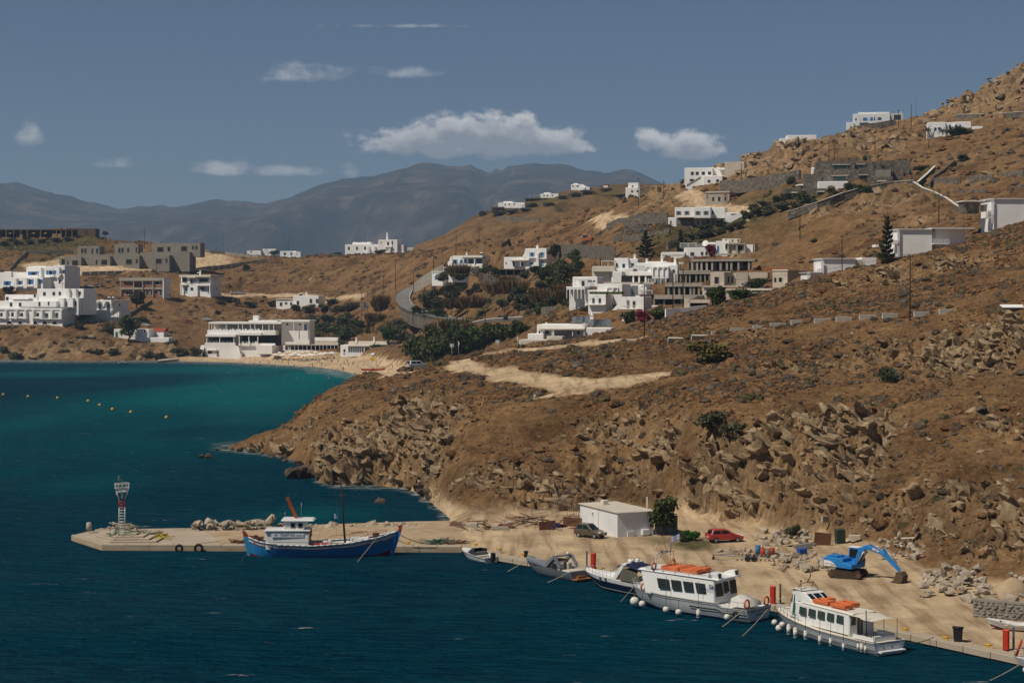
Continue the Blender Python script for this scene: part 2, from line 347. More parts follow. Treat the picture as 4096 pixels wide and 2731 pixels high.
# rocky places: (u, v, radius u px, radius v px, strength)
ROCKS = [(1420,1850,200,80,1.2),(1560,1790,130,110,.9),(1330,1760,160,50,.8),(1720,1800,120,150,1.0),(1620,1650,150,40,1.0),(1150,1790,120,30,1.2),(980,1800,80,14,1.4),
 (1960,1900,170,60,.8),(2200,1960,260,70,.8),(2480,1710,150,60,1.0),(2640,1780,110,110,.8),(2820,1880,110,190,1.2),(2980,1920,190,170,1.3),(3050,1740,240,70,.9),
 (3340,1740,190,80,1.1),(3480,1700,120,60,.9),(3300,1880,140,40,.6),(3640,2000,140,70,.8),(3850,1990,200,60,.7),(4050,2100,120,120,.7),(4000,1690,90,70,.5),
 (3520,2070,150,50,.7),(3750,2110,160,70,.65),(3960,2170,150,70,.6),(3250,2040,120,40,.7),(3830,1420,190,70,1.1),(4020,1340,130,60,1.1),(3580,1400,120,40,.6),(3350,1450,150,40,.5),(3100,1470,160,40,.5),
 (3560,1090,70,26,1.2),(3420,1120,90,20,.7),(3800,1060,160,30,.6),(3020,1330,70,20,.5),(2200,1480,80,16,.3),
 (3060,610,190,60,1.3),(2960,690,110,50,1.1),(3430,560,170,50,.8),(3900,380,260,80,1.2),(4050,300,160,80,1.3),(3530,790,170,50,.9),(3330,830,120,40,.7),
 (2640,760,90,40,1.0),(2750,830,90,50,.7),(3000,820,80,30,.8),(3900,720,190,40,.5),(3850,640,200,40,.5),(3650,880,160,50,.4),(3000,980,120,60,.5),(2560,840,90,40,.6),
 (200,1400,260,34,.9),(650,1410,200,26,.9),(420,1390,200,30,.7),(1150,1275,220,22,.7),(820,1250,120,30,.4),(1250,1110,150,30,.4)]
_RK = []
for (u, v, ru, rv, s) in ROCKS:
 p = hit(u, v); q = hit(u, v-rv); d = max(abs(q.y-p.y), 3.0); _RK.append((p.x, p.y, ru/F*p.y, min(d, 70), s))
def rockmask(x, y):
 m = np.zeros(np.shape(x))
 for (px, py, rx, ry, s) in _RK: m = np.maximum(m, s*np.exp(-(((x-px)/rx)**2+((y-py)/ry)**2)*.9))
 m = m*1.3*(.35+1.3*fbm(x/7, y/7, 3, 9))
 z0 = H0(x, y); sl = (H0(x, y+1.5)-z0)/1.5; near = (y < 372)
 m = np.maximum(m, near*sstep(.22, .62, sl)*sstep(1.6, 3.2, z0)*np.clip(fbm(x/5, y/5, 4, 19)*2.4-.62, 0, .95))
 return np.clip(m, 0, 1.3)
# bare tracks: polylines (u, v) with half width in metres
TRACKS = [([(2520,1362),(2330,1372),(2130,1398),(1970,1420),(1850,1445),(1840,1462),(1900,1478),(1990,1490)], 3.2),
          ([(1990,1490),(2080,1507),(2180,1525),(2280,1538),(2400,1525),(2520,1512),(2600,1500)], 3.6),
          ([(2330,1535),(2420,1528),(2480,1520)], 6.0), ([(2290,1545),(2220,1575),(2140,1595)], .8),
          ([(1450,1505),(1560,1500),(1640,1488)], 2.0), 
          ([(150,1060),(330,1085),(560,1090),(760,1060),(860,1050)], 9.0), ([(300,1045),(240,1062),(180,1080)], 12.0), ([(780,1015),(850,1035)], 14.),
          ([(2740,770),(2790,800),(2900,830),(3000,840)], 5.0), ([(800,1180),(1000,1178),(1200,1178),(1450,1180)], 3.), ([(2380,870),(2500,880)], 4.)]
_TR = [([(hit(*p).x, hit(*p).y) for p in l], w) for l, w in TRACKS]
def track(x, y):
 m = np.zeros(np.shape(x))
 for l, w in _TR:
  d = np.full(np.shape(x), 1e9)
  for (x0, y0), (x1, y1) in zip(l[:-1], l[1:]):
   t = np.clip(((x-x0)*(x1-x0)+(y-y0)*(y1-y0))/((x1-x0)**2+(y1-y0)**2+1e-9), 0, 1); d = np.minimum(d, np.hypot(x-x0-t*(x1-x0), (y-y0-t*(y1-y0))*.8))
  m = np.maximum(m, 1-sstep(w*.55, w*1.25, d+(fbm(x/3, y/3, 3, 3)-.5)*w*1.1))
 return m
def in_yard(x, y):      # the flat working ground behind the quay
 t = x/np.maximum(y, 1); foot = np.interp(t, _NC[0], _NC[1][2]); e = np.interp(t, _NC[0], _NC[1][1])
 return (y > e-.6)*(1-sstep(-2., .8, y-foot+(fbm(x/5, y/5, 3, 21)-.5)*5))*sstep(-.042, -.034, t)
def relief(x, y, z, rk, tr, yd):
 k = (1-.93*np.clip(tr+yd, 0, 1))*sstep(-3, 1.0, z+.3)
 near = y < 500; sc = np.where(near, 1., 1.7)
 n = (fbm(x/11/sc, y/11/sc, 4, 1)-.5)*1.7*sc + (fbm(x/2.3/sc, y/2.3/sc, 3, 2)-.5)*.75*sc + (vnoise(x/.8/sc, y/.8/sc, 8)-.5)*.28*sc
 # broken rock: tilted slabs stepped by Worley cells
 q = y*.45+z*np.where(near, .95, .6); xa = x*.88+q*.47; ya = -x*.47+q*.88
 d1, v1, e1 = cells(xa/4.6/sc, ya/2.6/sc, 1); d2, v2, e2 = cells(xa/1.9/sc, ya/1.2/sc, 2); d3, v3, e3 = cells(xa/.95/sc, ya/.75/sc, 3)
 r = (v1-.5)*2.3+(v2-.5)*1.5+(v3-.5)*.75-1.3*(1-sstep(0, .16, e1))-.6*(1-sstep(0, .18, e2))-.25*(1-sstep(0, .2, e3))
 r = r+(fbm(x/8, y/8, 2, 12)-.5)*2.2-2.4*np.clip(1-np.abs(fbm((x+q*.7)/8/sc, q/15/sc, 3, 15)*2-1)*5.5, 0, 1)
 return n*k+r*sc*np.where(near, .8, .75)*np.clip(rk, 0, 1.15)*np.clip(k, 0, 1)
def masks(x, y):
 z = H0(x, y); rk = rockmask(x, y); tr = track(x, y); yd = in_yard(x, y)
 sand = (y > 600)*(y < 860)*sstep(-.20, -.165, x/np.maximum(y, 1)+(fbm(x/20, y/20, 2, 4)-.5)*.02)*(1-sstep(2.2, 3.6, z+(fbm(x/9, y/9, 2, 6)-.5)*1.4))*(x/y < -.04)
 cove = (1-sstep(.8, 2.2, z))*(y > 205)*(y < 262)*(x > -22)*(x < 6)
 return z, rk*(1-sand), np.clip(tr, 0, 1), yd, np.clip(sand+cove, 0, 1)
def ground(x, y):
 """height of the finished ground at one place"""
 x = np.atleast_1d(np.asarray(x, float)); y = np.atleast_1d(np.asarray(y, float)); z, rk, tr, yd, sa = masks(x, y)
 return z+relief(x, y, z, rk, np.maximum(tr, sa), yd)
PADS = []       # levelled building plots: origin, yaw, local rectangle, ground height
def carve(x, y, h):
 h = np.array(h, float); h0 = h.copy()
 for ps in (0, 1):
  for (ox, oy, c, s, x0, x1, y0, y1, zb, fill) in PADS:
   if not (ps or fill): continue
   r = max(abs(x0), abs(x1), abs(y0), abs(y1))+24; q = np.where((np.abs(x-ox) < r) & (np.abs(y-oy) < r))[0]
   if not len(q): continue
   dx, dy = x[q]-ox, y[q]-oy; lx, ly = dx*c+dy*s, -dx*s+dy*c
   d = np.hypot(np.maximum(np.maximum(x0-lx, lx-x1), 0), np.maximum(np.maximum(y0-((20 if oy > 380 else 4) if ps and fill < 2 else 1)-ly, ly-y1), 0))
   h[q] = np.minimum(h[q], zb-.05+d*.75) if ps else np.maximum(h[q], np.minimum(zb-(1. if fill < 2 else .25)-d*.6, h0[q]+(2.6 if fill < 2 else 4)))
 return h
_pa = [0, None]
def gz(x, y):
 if _pa[0] != len(PADS): _pa[0] = len(PADS); _pa[1] = np.array(PADS, float).T
 h = float(ground(x, y)[0])
 if _pa[1] is not None and len(PADS):
  ox, oy, c, s, x0, x1, y0, y1, zb, fl = _pa[1]; q = np.hypot(x-ox, y-oy) < 70; lx, ly = (x-ox)*c+(y-oy)*s, -(x-ox)*s+(y-oy)*c
  d = np.hypot(np.maximum(np.maximum(x0-lx, lx-x1), 0), np.maximum(np.maximum(y0-20*(oy > 380)*(fl < 2)-ly, ly-y1), 0)); k = q & (d < 14)
  if k.any(): h = min(h, float((zb-.05+d*.75)[k].min()))
 return h
GREEN = [(60,985,260,25,.9),(300,965,120,20,.7),(2750,950,170,60,.8),(2950,860,190,60,.9),(3250,760,130,50,.7),(2200,1230,200,60,.25),(1950,1130,150,70,.35),(3640,690,140,20,.6),(2150,800,250,60,.5),(2450,760,160,40,.5),(2780,2180,120,26,1.3),(2640,2165,90,20,.9)]
_GR = []
for (u, v, ru, rv, s) in GREEN:
 p = hit(u, v); q = hit(u, v-rv); _GR.append((p.x, p.y, ru/F*p.y, min(max(abs(q.y-p.y), 3), 80), s))
def greenmask(x, y):
 m = np.zeros(np.shape(x))
 for (px, py, rx, ry, s) in _GR: m = np.maximum(m, s*np.exp(-(((x-px)/rx)**2+((y-py)/ry)**2)))
 return np.clip(m*(.3+1.4*fbm(x/5, y/5, 3, 14)), 0, 1)

def terrain_mat():
 m, nt, b, N, L = _nodes('hillside_ground')
 at = N('ShaderNodeAttribute'); at.attribute_name = 'mask'; sp = N('ShaderNodeSeparateColor'); L(at.outputs['Color'], sp.inputs[0])
 ge = N('ShaderNodeNewGeometry')
 def noise(s, d=6, r=.6):
  n = N('ShaderNodeTexNoise'); n.inputs['Scale'].default_value = s; n.inputs['Detail'].default_value = d; n.inputs['Roughness'].default_value = r; L(ge.outputs['Position'], n.inputs['Vector']); return n.outputs['Fac']
 def ramp(f, *st):
  r = N('ShaderNodeValToRGB'); L(f, r.inputs[0]); e = r.color_ramp.elements
  while len(e) < len(st): e.new(.5)
  for i, (p, c) in enumerate(st): e[i].position = p; e[i].color = (*c, 1)
  return r.outputs[0]
 def mix(f, a, c, t='MIX'):
  x = N('ShaderNodeMix'); x.data_type = 'RGBA'; x.blend_type = t
  if isinstance(f, float): x.inputs['Factor'].default_value = f
  else: L(f, x.inputs['Factor'])
  L(a, x.inputs['A']); L(c, x.inputs['B']); return x.outputs['Result']
 nA = noise(.075, 9, .66); nB = noise(.5, 9, .76); nC = noise(1.9, 8, .78)
 grass = ramp(nB, (.28, (.042,.025,.012)), (.42, (.115,.069,.033)), (.55, (.20,.127,.064)), (.72, (.34,.24,.14)))
 grass2 = ramp(nC, (.3, (.040,.025,.013)), (.5, (.15,.094,.046)), (.68, (.36,.26,.155)))
 g = mix(.5, grass, grass2); tint = ramp(nA, (.36, (.56,.46,.38)), (.47, (.95,.86,.77)), (.62, (1.26,1.15,1.02))); g = mix(1., g, tint, 'MULTIPLY')
 rock = ramp(nB, (.27, (.075,.048,.026)), (.43, (.19,.128,.072)), (.57, (.29,.205,.122)), (.75, (.42,.32,.205)))
 rock = mix(1., rock, ramp(nC, (.3, (.72,.68,.62)), (.6, (1.08,1.05,1.0))), 'MULTIPLY'); rock = mix(1., rock, ramp(nA, (.36, (.66,.66,.66)), (.6, (1.2,1.14,1.05))), 'MULTIPLY')
 bare = ramp(nB, (.3, (.43,.32,.205)), (.5, (.53,.405,.265)), (.7, (.60,.475,.32)))
 bare = mix(1., bare, ramp(noise(.16, 5, .55), (.35, (.78,.74,.70)), (.6, (1.1,1.08,1.04))), 'MULTIPLY')
 mp_ = N('ShaderNodeMapping'); mp_.inputs['Scale'].default_value = (.9, .07, 1); mp_.inputs['Rotation'].default_value = (0, 0, R(-52)); L(ge.outputs['Position'], mp_.inputs['Vector']); nt_ = N('ShaderNodeTexNoise'); nt_.inputs['Scale'].default_value = 1.; nt_.inputs['Detail'].default_value = 5; nt_.inputs['Distortion'].default_value = .4; L(mp_.outputs[0], nt_.inputs['Vector']); bare = mix(1., bare, ramp(nt_.outputs['Fac'], (.36, (.70,.66,.62)), (.5, (1.,1.,1.)), (.64, (1.1,1.09,1.06))), 'MULTIPLY')
 green = ramp(nB, (.3, (.018,.024,.008)), (.5, (.05,.055,.018)), (.7, (.11,.10,.04)))
 out = mix(sp.outputs[1], g, rock); out = mix(sp.outputs[2], out, green); out = mix(sp.outputs[0], out, bare)
 L(out, b.inputs['Base Color']); b.inputs['Roughness'].default_value = .95; b.inputs['Specular IOR Level'].default_value = .08
 bp = N('ShaderNodeBump'); bp.inputs['Strength'].default_value = .75; bp.inputs['Distance'].default_value = .35
 ad = N('ShaderNodeMath'); ad.operation = 'ADD'; L(nB, ad.inputs[0]); L(nC, ad.inputs[1]); L(ad.outputs[0], bp.inputs['Height']); L(bp.outputs[0], b.inputs['Normal'])
 return m
GROUND = terrain_mat()
def terrain(name, xs, ys, cull=-2.6, drop=None):
 X, Y = np.meshgrid(xs, ys); x, y = X.ravel(), Y.ravel(); z, rk, tr, yd, sa = masks(x, y); h = carve(x, y, z+relief(x, y, z, rk, np.maximum(tr, sa), yd))
 if drop is not None: h = h-drop(x, y)
 gm = greenmask(x, y); A = np.stack([np.clip(np.maximum(np.maximum(tr, yd*(1-.9*gm)), sa*(h < 4.2)), 0, 1), np.clip(rk*1.15-.12, 0, 1), gm, np.ones_like(x)], 1)
 Q = grid_q(len(xs), len(ys)); Q = Q[(h[Q].max(1) > cull)]
 used = np.unique(Q); re = np.full(len(x), -1); re[used] = np.arange(len(used))
 o = obj(name, np_mesh(name, np.stack([x, y, h], 1)[used], re[Q], {'mask': A[used]}, smooth=False), GROUND)
 return tag(o, kind='structure')
# shadowed and sunlit mountains of the next island
RIDGE = [(-2500,830),(-900,800),(-300,765),(0,750),(80,746),(150,760),(350,825),(520,845),(700,840),(860,820),(960,815),(1060,826),(1180,790),(1300,745),(1380,709),(1490,711),(1600,668),(1680,650),(1760,640),(1830,646),(1880,652),(1905,674),(1960,684),(1990,666),(2015,686),(2040,660),(2110,655),(2150,656),(2200,668),(2320,690),(2420,693),(2490,684),(2540,690),(2620,712),(2800,745),(3100,790),(4500,840),(6500,860)]
def mountains():
 xs = np.arange(-5200, 5200, 32.); ys = np.arange(5600, 10600, 45.); X, Y = np.meshgrid(xs, ys); x, y = X.ravel(), Y.ravel(); D = 9000.
 ux = CU+x/D*F; top = CH-(np.interp(ux, [p[0] for p in RIDGE], [p[1] for p in RIDGE])-VH)/F*D
 top = top+(1-np.abs(vnoise(x/170, x*0, 71)*2-1)-.6)*16*sstep(-150, 250, x)+(vnoise(x/60, x*0, 72)-.5)*10
 t = (y-5800)/(D-5800); f = np.where(t < 1, np.clip(t, 0, 1)**1.25, np.clip(1-(t-1)*1.6, 0, 1))
 xx = x+(fbm(x/700, y/700, 3, 30)-.5)*500; rid = 1-np.abs(fbm(xx/1500, y/2600, 5, 31)*2-1); rid2 = 1-np.abs(fbm(xx/420+3, y/900, 5, 33)*2-1)
 w = np.clip(1-np.abs(t-1)*9, 0, 1); er = ((rid-.78)*620+(rid2-.76)*420)*np.clip(t*2.5, 0, 1)*(1-w*.94)*np.clip(top/450, .3, 1)
 z = top*f+er+(fbm(x/90, y/90, 4, 35)-.5)*26*(.4+w)-8*(t < .05)
 z = np.where(np.abs(t-1) > .012, np.minimum(z, top*np.clip(.30+.68*t, 0, .985)), z)
 m, nt, b, N, L = _nodes('mountain_scrub'); ge = N('ShaderNodeNewGeometry'); n = N('ShaderNodeTexNoise'); n.inputs['Scale'].default_value = .006; n.inputs['Detail'].default_value = 10; n.inputs['Roughness'].default_value = .68
 L(ge.outputs['Position'], n.inputs['Vector']); r = N('ShaderNodeValToRGB'); L(n.outputs['Fac'], r.inputs[0]); e = r.color_ramp.elements
 e[0].position = .38; e[0].color = (.018,.017,.016,1); e[1].position = .66; e[1].color = (.13,.098,.075,1); e.new(.52).color = (.045,.038,.032,1)
 L(r.outputs[0], b.inputs['Base Color']); b.inputs['Roughness'].default_value = 1; b.inputs['Specular IOR Level'].default_value = 0
 bp = N('ShaderNodeBump'); bp.inputs['Strength'].default_value = .8; bp.inputs['Distance'].default_value = 25; L(n.outputs['Fac'], bp.inputs['Height']); L(bp.outputs[0], b.inputs['Normal'])
 tag(obj('mountain', np_mesh('mountain', np.stack([x, y, z], 1), grid_q(len(xs), len(ys))), m), kind='structure')
mountains()

# ================================================================== sea
def sea():
 ys = np.concatenate([np.arange(60, 380, 1.3), np.arange(380, 900, 3.2), np.array([910, 940, 1000, 1150, 1400, 2000, 3000, 4500, 7000, 11000, 16000])])
 xs = np.concatenate([[-9000, -3000, -900, -500, -300], np.arange(-210, 62, 1.6), [70, 90, 140, 300, 900, 3000, 9000]])
 X, Y = np.meshgrid(xs, ys); x, y = X.ravel(), Y.ravel(); h = np.where((y < 900) & (np.abs(x) < 320), H0(x, y), np.where(y < 1400, -9, -25))
 tq = x/np.maximum(y, 1); h = np.where((y < 240) & (h < -1), np.minimum(h, -5), h)
 dep = np.clip(-h, 0, 12)/12
 # sand bottom lets the water look turquoise, sea grass meadows look dark blue
 sandy = 0*x
 for (u, v, ru, rv, s) in [(1000,1570,540,95,1.),(1300,1500,260,60,1.),(600,1620,460,60,.6),(700,1640,330,24,.8),(300,1500,500,16,.6),(120,1690,260,60,.55),(350,1930,260,50,.45),(900,1480,500,20,.8),(100,1880,200,60,.3),(1250,2060,250,40,.5)]:
  p = Wz(u, v); q = Wz(u, v-rv); sandy = np.maximum(sandy, s*np.exp(-(((x-p.x)/(ru/F*p.y))**2+((y-p.y)/(q.y-p.y))**2)))
 dark = 0*x
 for (u, v, ru, rv, s) in [(350,1530,420,28,.9),(620,1680,330,60,.6),(750,1720,250,40,.6)]:
  p = Wz(u, v); q = Wz(u, v-rv); dark = np.maximum(dark, s*np.exp(-(((x-p.x)/(ru/F*p.y))**2+((y-p.y)/(q.y-p.y))**2)))
 sandy = np.clip(sandy*(.55+.9*fbm(x/30, y/60, 3, 41))-dark*.8, 0, 1)
 shore = np.exp(-np.clip(-h, 0, 9)/np.where((y > 560) & (x/y > -.115), 2.4, .95))*((y > 215) & (y < 900) & (h > -3))
 me = np_mesh('sea', np.stack([x, y, 0*x], 1), grid_q(len(xs), len(ys)), {'mask': np.stack([dep, sandy, shore, 0*x+1], 1)})
 m, nt, b, N, L = _nodes('sea_water'); at = N('ShaderNodeAttribute'); at.attribute_name = 'mask'; sp = N('ShaderNodeSeparateColor'); L(at.outputs['Color'], sp.inputs[0])
 ge = N('ShaderNodeNewGeometry')
 def mp(sx, sy): q = N('ShaderNodeMapping'); q.inputs['Scale'].default_value = (sx, sy, 1); q.inputs['Rotation'].default_value = (0, 0, R(8)); L(ge.outputs['Position'], q.inputs['Vector']); return q.outputs[0]
 def noise(vec, s, d=4, r=.55, dist=0.): n = N('ShaderNodeTexNoise'); n.inputs['Scale'].default_value = s; n.inputs['Detail'].default_value = d; n.inputs['Roughness'].default_value = r; n.inputs['Distortion'].default_value = dist; L(vec, n.inputs['Vector']); return n.outputs['Fac']
 def mixc(f, a, c):
  k = N('ShaderNodeMix'); k.data_type = 'RGBA'; L(f, k.inputs['Factor'])
  for s_, q in (('A', a), ('B', c)):
   if isinstance(q, tuple): k.inputs[s_].default_value = (*q, 1)
   else: L(q, k.inputs[s_])
  return k.outputs['Result']
 def mr(f, a, c, d=0., e=1.): k = N('ShaderNodeMapRange'); k.inputs['From Min'].default_value = a; k.inputs['From Max'].default_value = c; k.inputs['To Min'].default_value = d; k.inputs['To Max'].default_value = e; L(f, k.inputs['Value']); return k.outputs[0]
 def mth(op, a, c):
  k = N('ShaderNodeMath'); k.operation = op
  for i, q in enumerate((a, c)):
   if isinstance(q, (int, float)): k.inputs[i].default_value = q
   else: L(q, k.inputs[i])
  return k.outputs[0]
 deep = mixc(mr(noise(mp(.012, .006), 1., 5, .6), .4, .62), (.0001,.038,.078), (.0002,.058,.100))
 wcol = mixc(sp.outputs[1], deep, (.0004,.20,.22))
 shal = mr(sp.outputs[0], .02, .22, 1., 0.); wcol = mixc(mth('MULTIPLY', shal, .55), wcol, (.045,.12,.095))
 wcol = mixc(mr(noise(mp(.22, .85), 1., 6, .68, .5), .42, .72, 0., .5), wcol, (.008,.125,.165))  # lighter wave facets, sky glints painted into the water colour
 # foam: surf along the shore and a few whitecaps
 fo = mth('MULTIPLY', mr(sp.outputs[2], .10, .7), mr(noise(mp(.30, .55), 1., 7, .72, .6), .47, .57))
 cap = mth('MULTIPLY', mr(noise(mp(.14, .62), 1., 4, .6), .665, .70), mr(noise(mp(.9, 2.2), 1., 3), .5, .62))
 foam = mth('MINIMUM', mth('ADD', fo, mth('MULTIPLY', cap, .8)), 1.)
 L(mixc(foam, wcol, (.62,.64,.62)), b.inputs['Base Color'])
 L(mr(foam, 0, 1, .16, .9), b.inputs['Roughness']); b.inputs['Specular IOR Level'].default_value = 0.
 w1 = noise(mp(.16, .42), 1., 6, .62, .3); w2 = noise(mp(.75, 1.7), 1., 5, .65); ad = mth('ADD', mth('MULTIPLY', w1, 1.6), mth('MULTIPLY', w2, .9))
 bp = N('ShaderNodeBump'); bp.inputs['Strength'].default_value = 1.; bp.inputs['Distance'].default_value = 2.6; L(ad, bp.inputs['Height']); L(bp.outputs[0], b.inputs['Normal'])
 gl = N('ShaderNodeBsdfGlossy'); gl.inputs['Roughness'].default_value = .13; L(bp.outputs[0], gl.inputs['Normal']); lw = N('ShaderNodeLayerWeight'); lw.inputs['Blend'].default_value = .25; L(bp.outputs[0], lw.inputs['Normal'])
 ms = N('ShaderNodeMixShader'); L(mth('MULTIPLY', mr(lw.outputs['Facing'], .15, 1., .004, .085), mr(noise(mp(.02, .05), 1., 5, .65, .5), .38, .62, .25, 1.7)), ms.inputs[0]); L(b.outputs[0], ms.inputs[1]); L(gl.outputs[0], ms.inputs[2]); L(ms.outputs[0], nt.nodes['Material Output'].inputs['Surface'])
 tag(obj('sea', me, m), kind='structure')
sea()
# ================================================================== rocks, shrubs, trees
rng = random.Random(11); nrs = np.random.RandomState(5)
def leaf_mat(name, c0, c1, c2, scale=1.2):
 m, nt, b, N, L = _nodes(name); tc = N('ShaderNodeTexCoord'); oi = N('ShaderNodeObjectInfo'); n = N('ShaderNodeTexNoise'); n.inputs['Scale'].default_value = scale; n.inputs['Detail'].default_value = 5
 ge = N('ShaderNodeNewGeometry'); L(ge.outputs['Position'], n.inputs['Vector']); ad = N('ShaderNodeMath'); ad.operation = 'MULTIPLY_ADD'; ad.inputs[1].default_value = .22; L(oi.outputs['Random'], ad.inputs[0])
 s = N('ShaderNodeMath'); s.operation = 'SUBTRACT'; L(n.outputs['Fac'], s.inputs[0]); s.inputs[1].default_value = .11; L(s.outputs[0], ad.inputs[2])
 r = N('ShaderNodeValToRGB'); L(ad.outputs[0], r.inputs[0]); e = r.color_ramp.elements; e[0].position = .3; e[0].color = (*c0, 1); e[1].position = .7; e[1].color = (*c2, 1); e.new(.5).color = (*c1, 1)
 L(r.outputs[0], b.inputs['Base Color']); b.inputs['Roughness'].default_value = .85; b.inputs['Specular IOR Level'].default_value = .1
 return m
L_DARK = leaf_mat('dark_leaves', (.022,.032,.011), (.052,.068,.022), (.10,.115,.038))
L_OLIVE = leaf_mat('olive_leaves', (.034,.036,.018), (.075,.075,.038), (.125,.12,.065))
L_BRIGHT = leaf_mat('fresh_leaves', (.014,.042,.008), (.03,.085,.014), (.055,.13,.022))
L_REED = leaf_mat('dry_reed', (.07,.043,.02), (.14,.085,.038), (.20,.135,.06))
L_YELLOW = leaf_mat('yellow_green_reed', (.045,.038,.012), (.10,.085,.025), (.16,.13,.04))
L_PINE = leaf_mat('pine_needles', (.014,.019,.009), (.032,.038,.017), (.06,.06,.028))
L_CACT = leaf_mat('cactus_pads', (.02,.032,.016), (.042,.062,.028), (.09,.105,.05))
L_BOUG = leaf_mat('bougainvillea_bracts', (.10,.008,.02), (.22,.015,.045), (.30,.03,.07))
L_PALM = leaf_mat('palm_fronds', (.018,.022,.010), (.04,.045,.02), (.08,.075,.035))
S_RUST = leaf_mat('rust_shrub', (.075,.038,.017), (.145,.075,.033), (.22,.125,.06), .9)
S_GREY = leaf_mat('grey_shrub', (.05,.037,.027), (.10,.076,.054), (.16,.125,.092), .9)
S_STRAW = leaf_mat('straw_tuft', (.15,.085,.038), (.26,.155,.07), (.36,.235,.12), .9)
S_OLIVE = leaf_mat('olive_shrub', (.04,.034,.015), (.08,.068,.03), (.12,.10,.045), .9)
BARK = mk('tree_bark', (.10,.075,.052), .9, .3, 3)
def rock_mat(name, c0, c1, c2):
 m, nt, b, N, L = _nodes(name); ge = N('ShaderNodeNewGeometry'); n = N('ShaderNodeTexNoise'); n.inputs['Scale'].default_value = .9; n.inputs['Detail'].default_value = 8; n.inputs['Roughness'].default_value = .68; L(ge.outputs['Position'], n.inputs['Vector'])
 r = N('ShaderNodeValToRGB'); L(n.outputs['Fac'], r.inputs[0]); e = r.color_ramp.elements; e[0].position = .3; e[0].color = (*c0, 1); e[1].position = .72; e[1].color = (*c2, 1); e.new(.5).color = (*c1, 1)
 L(r.outputs[0], b.inputs['Base Color']); b.inputs['Roughness'].default_value = .9; b.inputs['Specular IOR Level'].default_value = .15
 bp = N('ShaderNodeBump'); bp.inputs['Strength'].default_value = .6; bp.inputs['Distance'].default_value = .2; L(n.outputs['Fac'], bp.inputs['Height']); L(bp.outputs[0], b.inputs['Normal']); return m
ROCK = rock_mat('tan_rock', (.12,.082,.046), (.28,.20,.118), (.45,.345,.22))
ROCKW = rock_mat('wet_shore_rock', (.035,.028,.022), (.08,.06,.042), (.17,.125,.08))
ROCKG = rock_mat('grey_rubble', (.20,.165,.12), (.36,.30,.225), (.52,.455,.36))
def hull_mesh(seed, n=15, flat=.6, name='rock', fine=False):
 r = random.Random(seed); b = bmesh.new()
 for i in range(n):
  p = Vector((r.gauss(0,1), r.gauss(0,1), r.gauss(0,1))).normalized()*r.uniform(.75, 1.1); b.verts.new((p.x, p.y*r.uniform(.75,1), p.z*flat))
 bmesh.ops.convex_hull(b, input=b.verts); bmesh.ops.delete(b, geom=[v for v in b.verts if not v.link_faces], context='VERTS')
 if fine:
  bmesh.ops.subdivide_edges(b, edges=b.edges[:], cuts=1, use_grid_fill=True); bmesh.ops.triangulate(b, faces=b.faces[:])
  for v in b.verts: v.co *= r.uniform(.86, 1.1)
 bmesh.ops.recalc_face_normals(b, faces=b.faces); me = bpy.data.meshes.new(name); b.to_mesh(me); b.free(); return me
RSMALL = [hull_mesh(100+i, 13+i % 5, .45+.07*(i % 6)) for i in range(14)]; RLIB = [hull_mesh(100+i, 13+i % 5, .45+.07*(i % 6), fine=True) for i in range(14)]
def tri_arrays(me):
 me.calc_loop_triangles(); V = np.empty(len(me.vertices)*3); me.vertices.foreach_get('co', V); T = np.empty(len(me.loop_triangles)*3, int); me.loop_triangles.foreach_get('vertices', T); return V.reshape(-1, 3), T.reshape(-1, 3)
def rotm(ax, ay, az):
 cx, sx, cy, sy, cz, sz = np.cos(ax), np.sin(ax), np.cos(ay), np.sin(ay), np.cos(az), np.sin(az); o = np.zeros((len(cx), 3, 3))
 o[:,0,0]=cz*cy; o[:,0,1]=cz*sy*sx-sz*cx; o[:,0,2]=cz*sy*cx+sz*sx; o[:,1,0]=sz*cy; o[:,1,1]=sz*sy*sx+cz*cx; o[:,1,2]=sz*sy*cx-cz*sx; o[:,2,0]=-sy; o[:,2,1]=cy*sx; o[:,2,2]=cy*cx; return o
def scatter(name, lib, P, S, rot, m, smooth=False):
 """join many small copies into one mesh. P (n,3), S (n,3), rot (n,3,3)"""
 Vs = []; Ts = []; off = 0; k = nrs.randint(0, len(lib), len(P))
 for i, (V, T) in enumerate(lib):
  q = np.where(k == i)[0]
  if not len(q): continue
  v = np.einsum('nij,nvj->nvi', rot[q], V[None]*S[q][:, None, :])+P[q][:, None, :]
  Vs.append(v.reshape(-1, 3)); Ts.append((T[None]+(np.arange(len(q))*len(V))[:, None, None]).reshape(-1, 3)+off); off += v.shape[0]*v.shape[1]
 return obj(name, np_mesh(name, np.concatenate(Vs), np.concatenate(Ts), smooth=smooth), m)
RARR = [tri_arrays(m) for m in RSMALL]; RFINE = [tri_arrays(m) for m in RLIB]
def on_plot(x, y):
 m = np.zeros(len(x), bool)
 for (ox, oy, c, s, x0, x1, y0, y1, zb, fill) in PADS:
  q = np.where((np.abs(x-ox) < 60) & (np.abs(y-oy) < 60))[0]; dx, dy = x[q]-ox, y[q]-oy; lx, ly = dx*c+dy*s, -dx*s+dy*c; m[q] |= (lx > x0-.8) & (lx < x1+.8) & (ly > y0-1.5) & (ly < y1+.5)
 return m
def inview(x, y, pad=150): u = CU+x/y*F; return (u > -pad) & (u < 4096+pad)
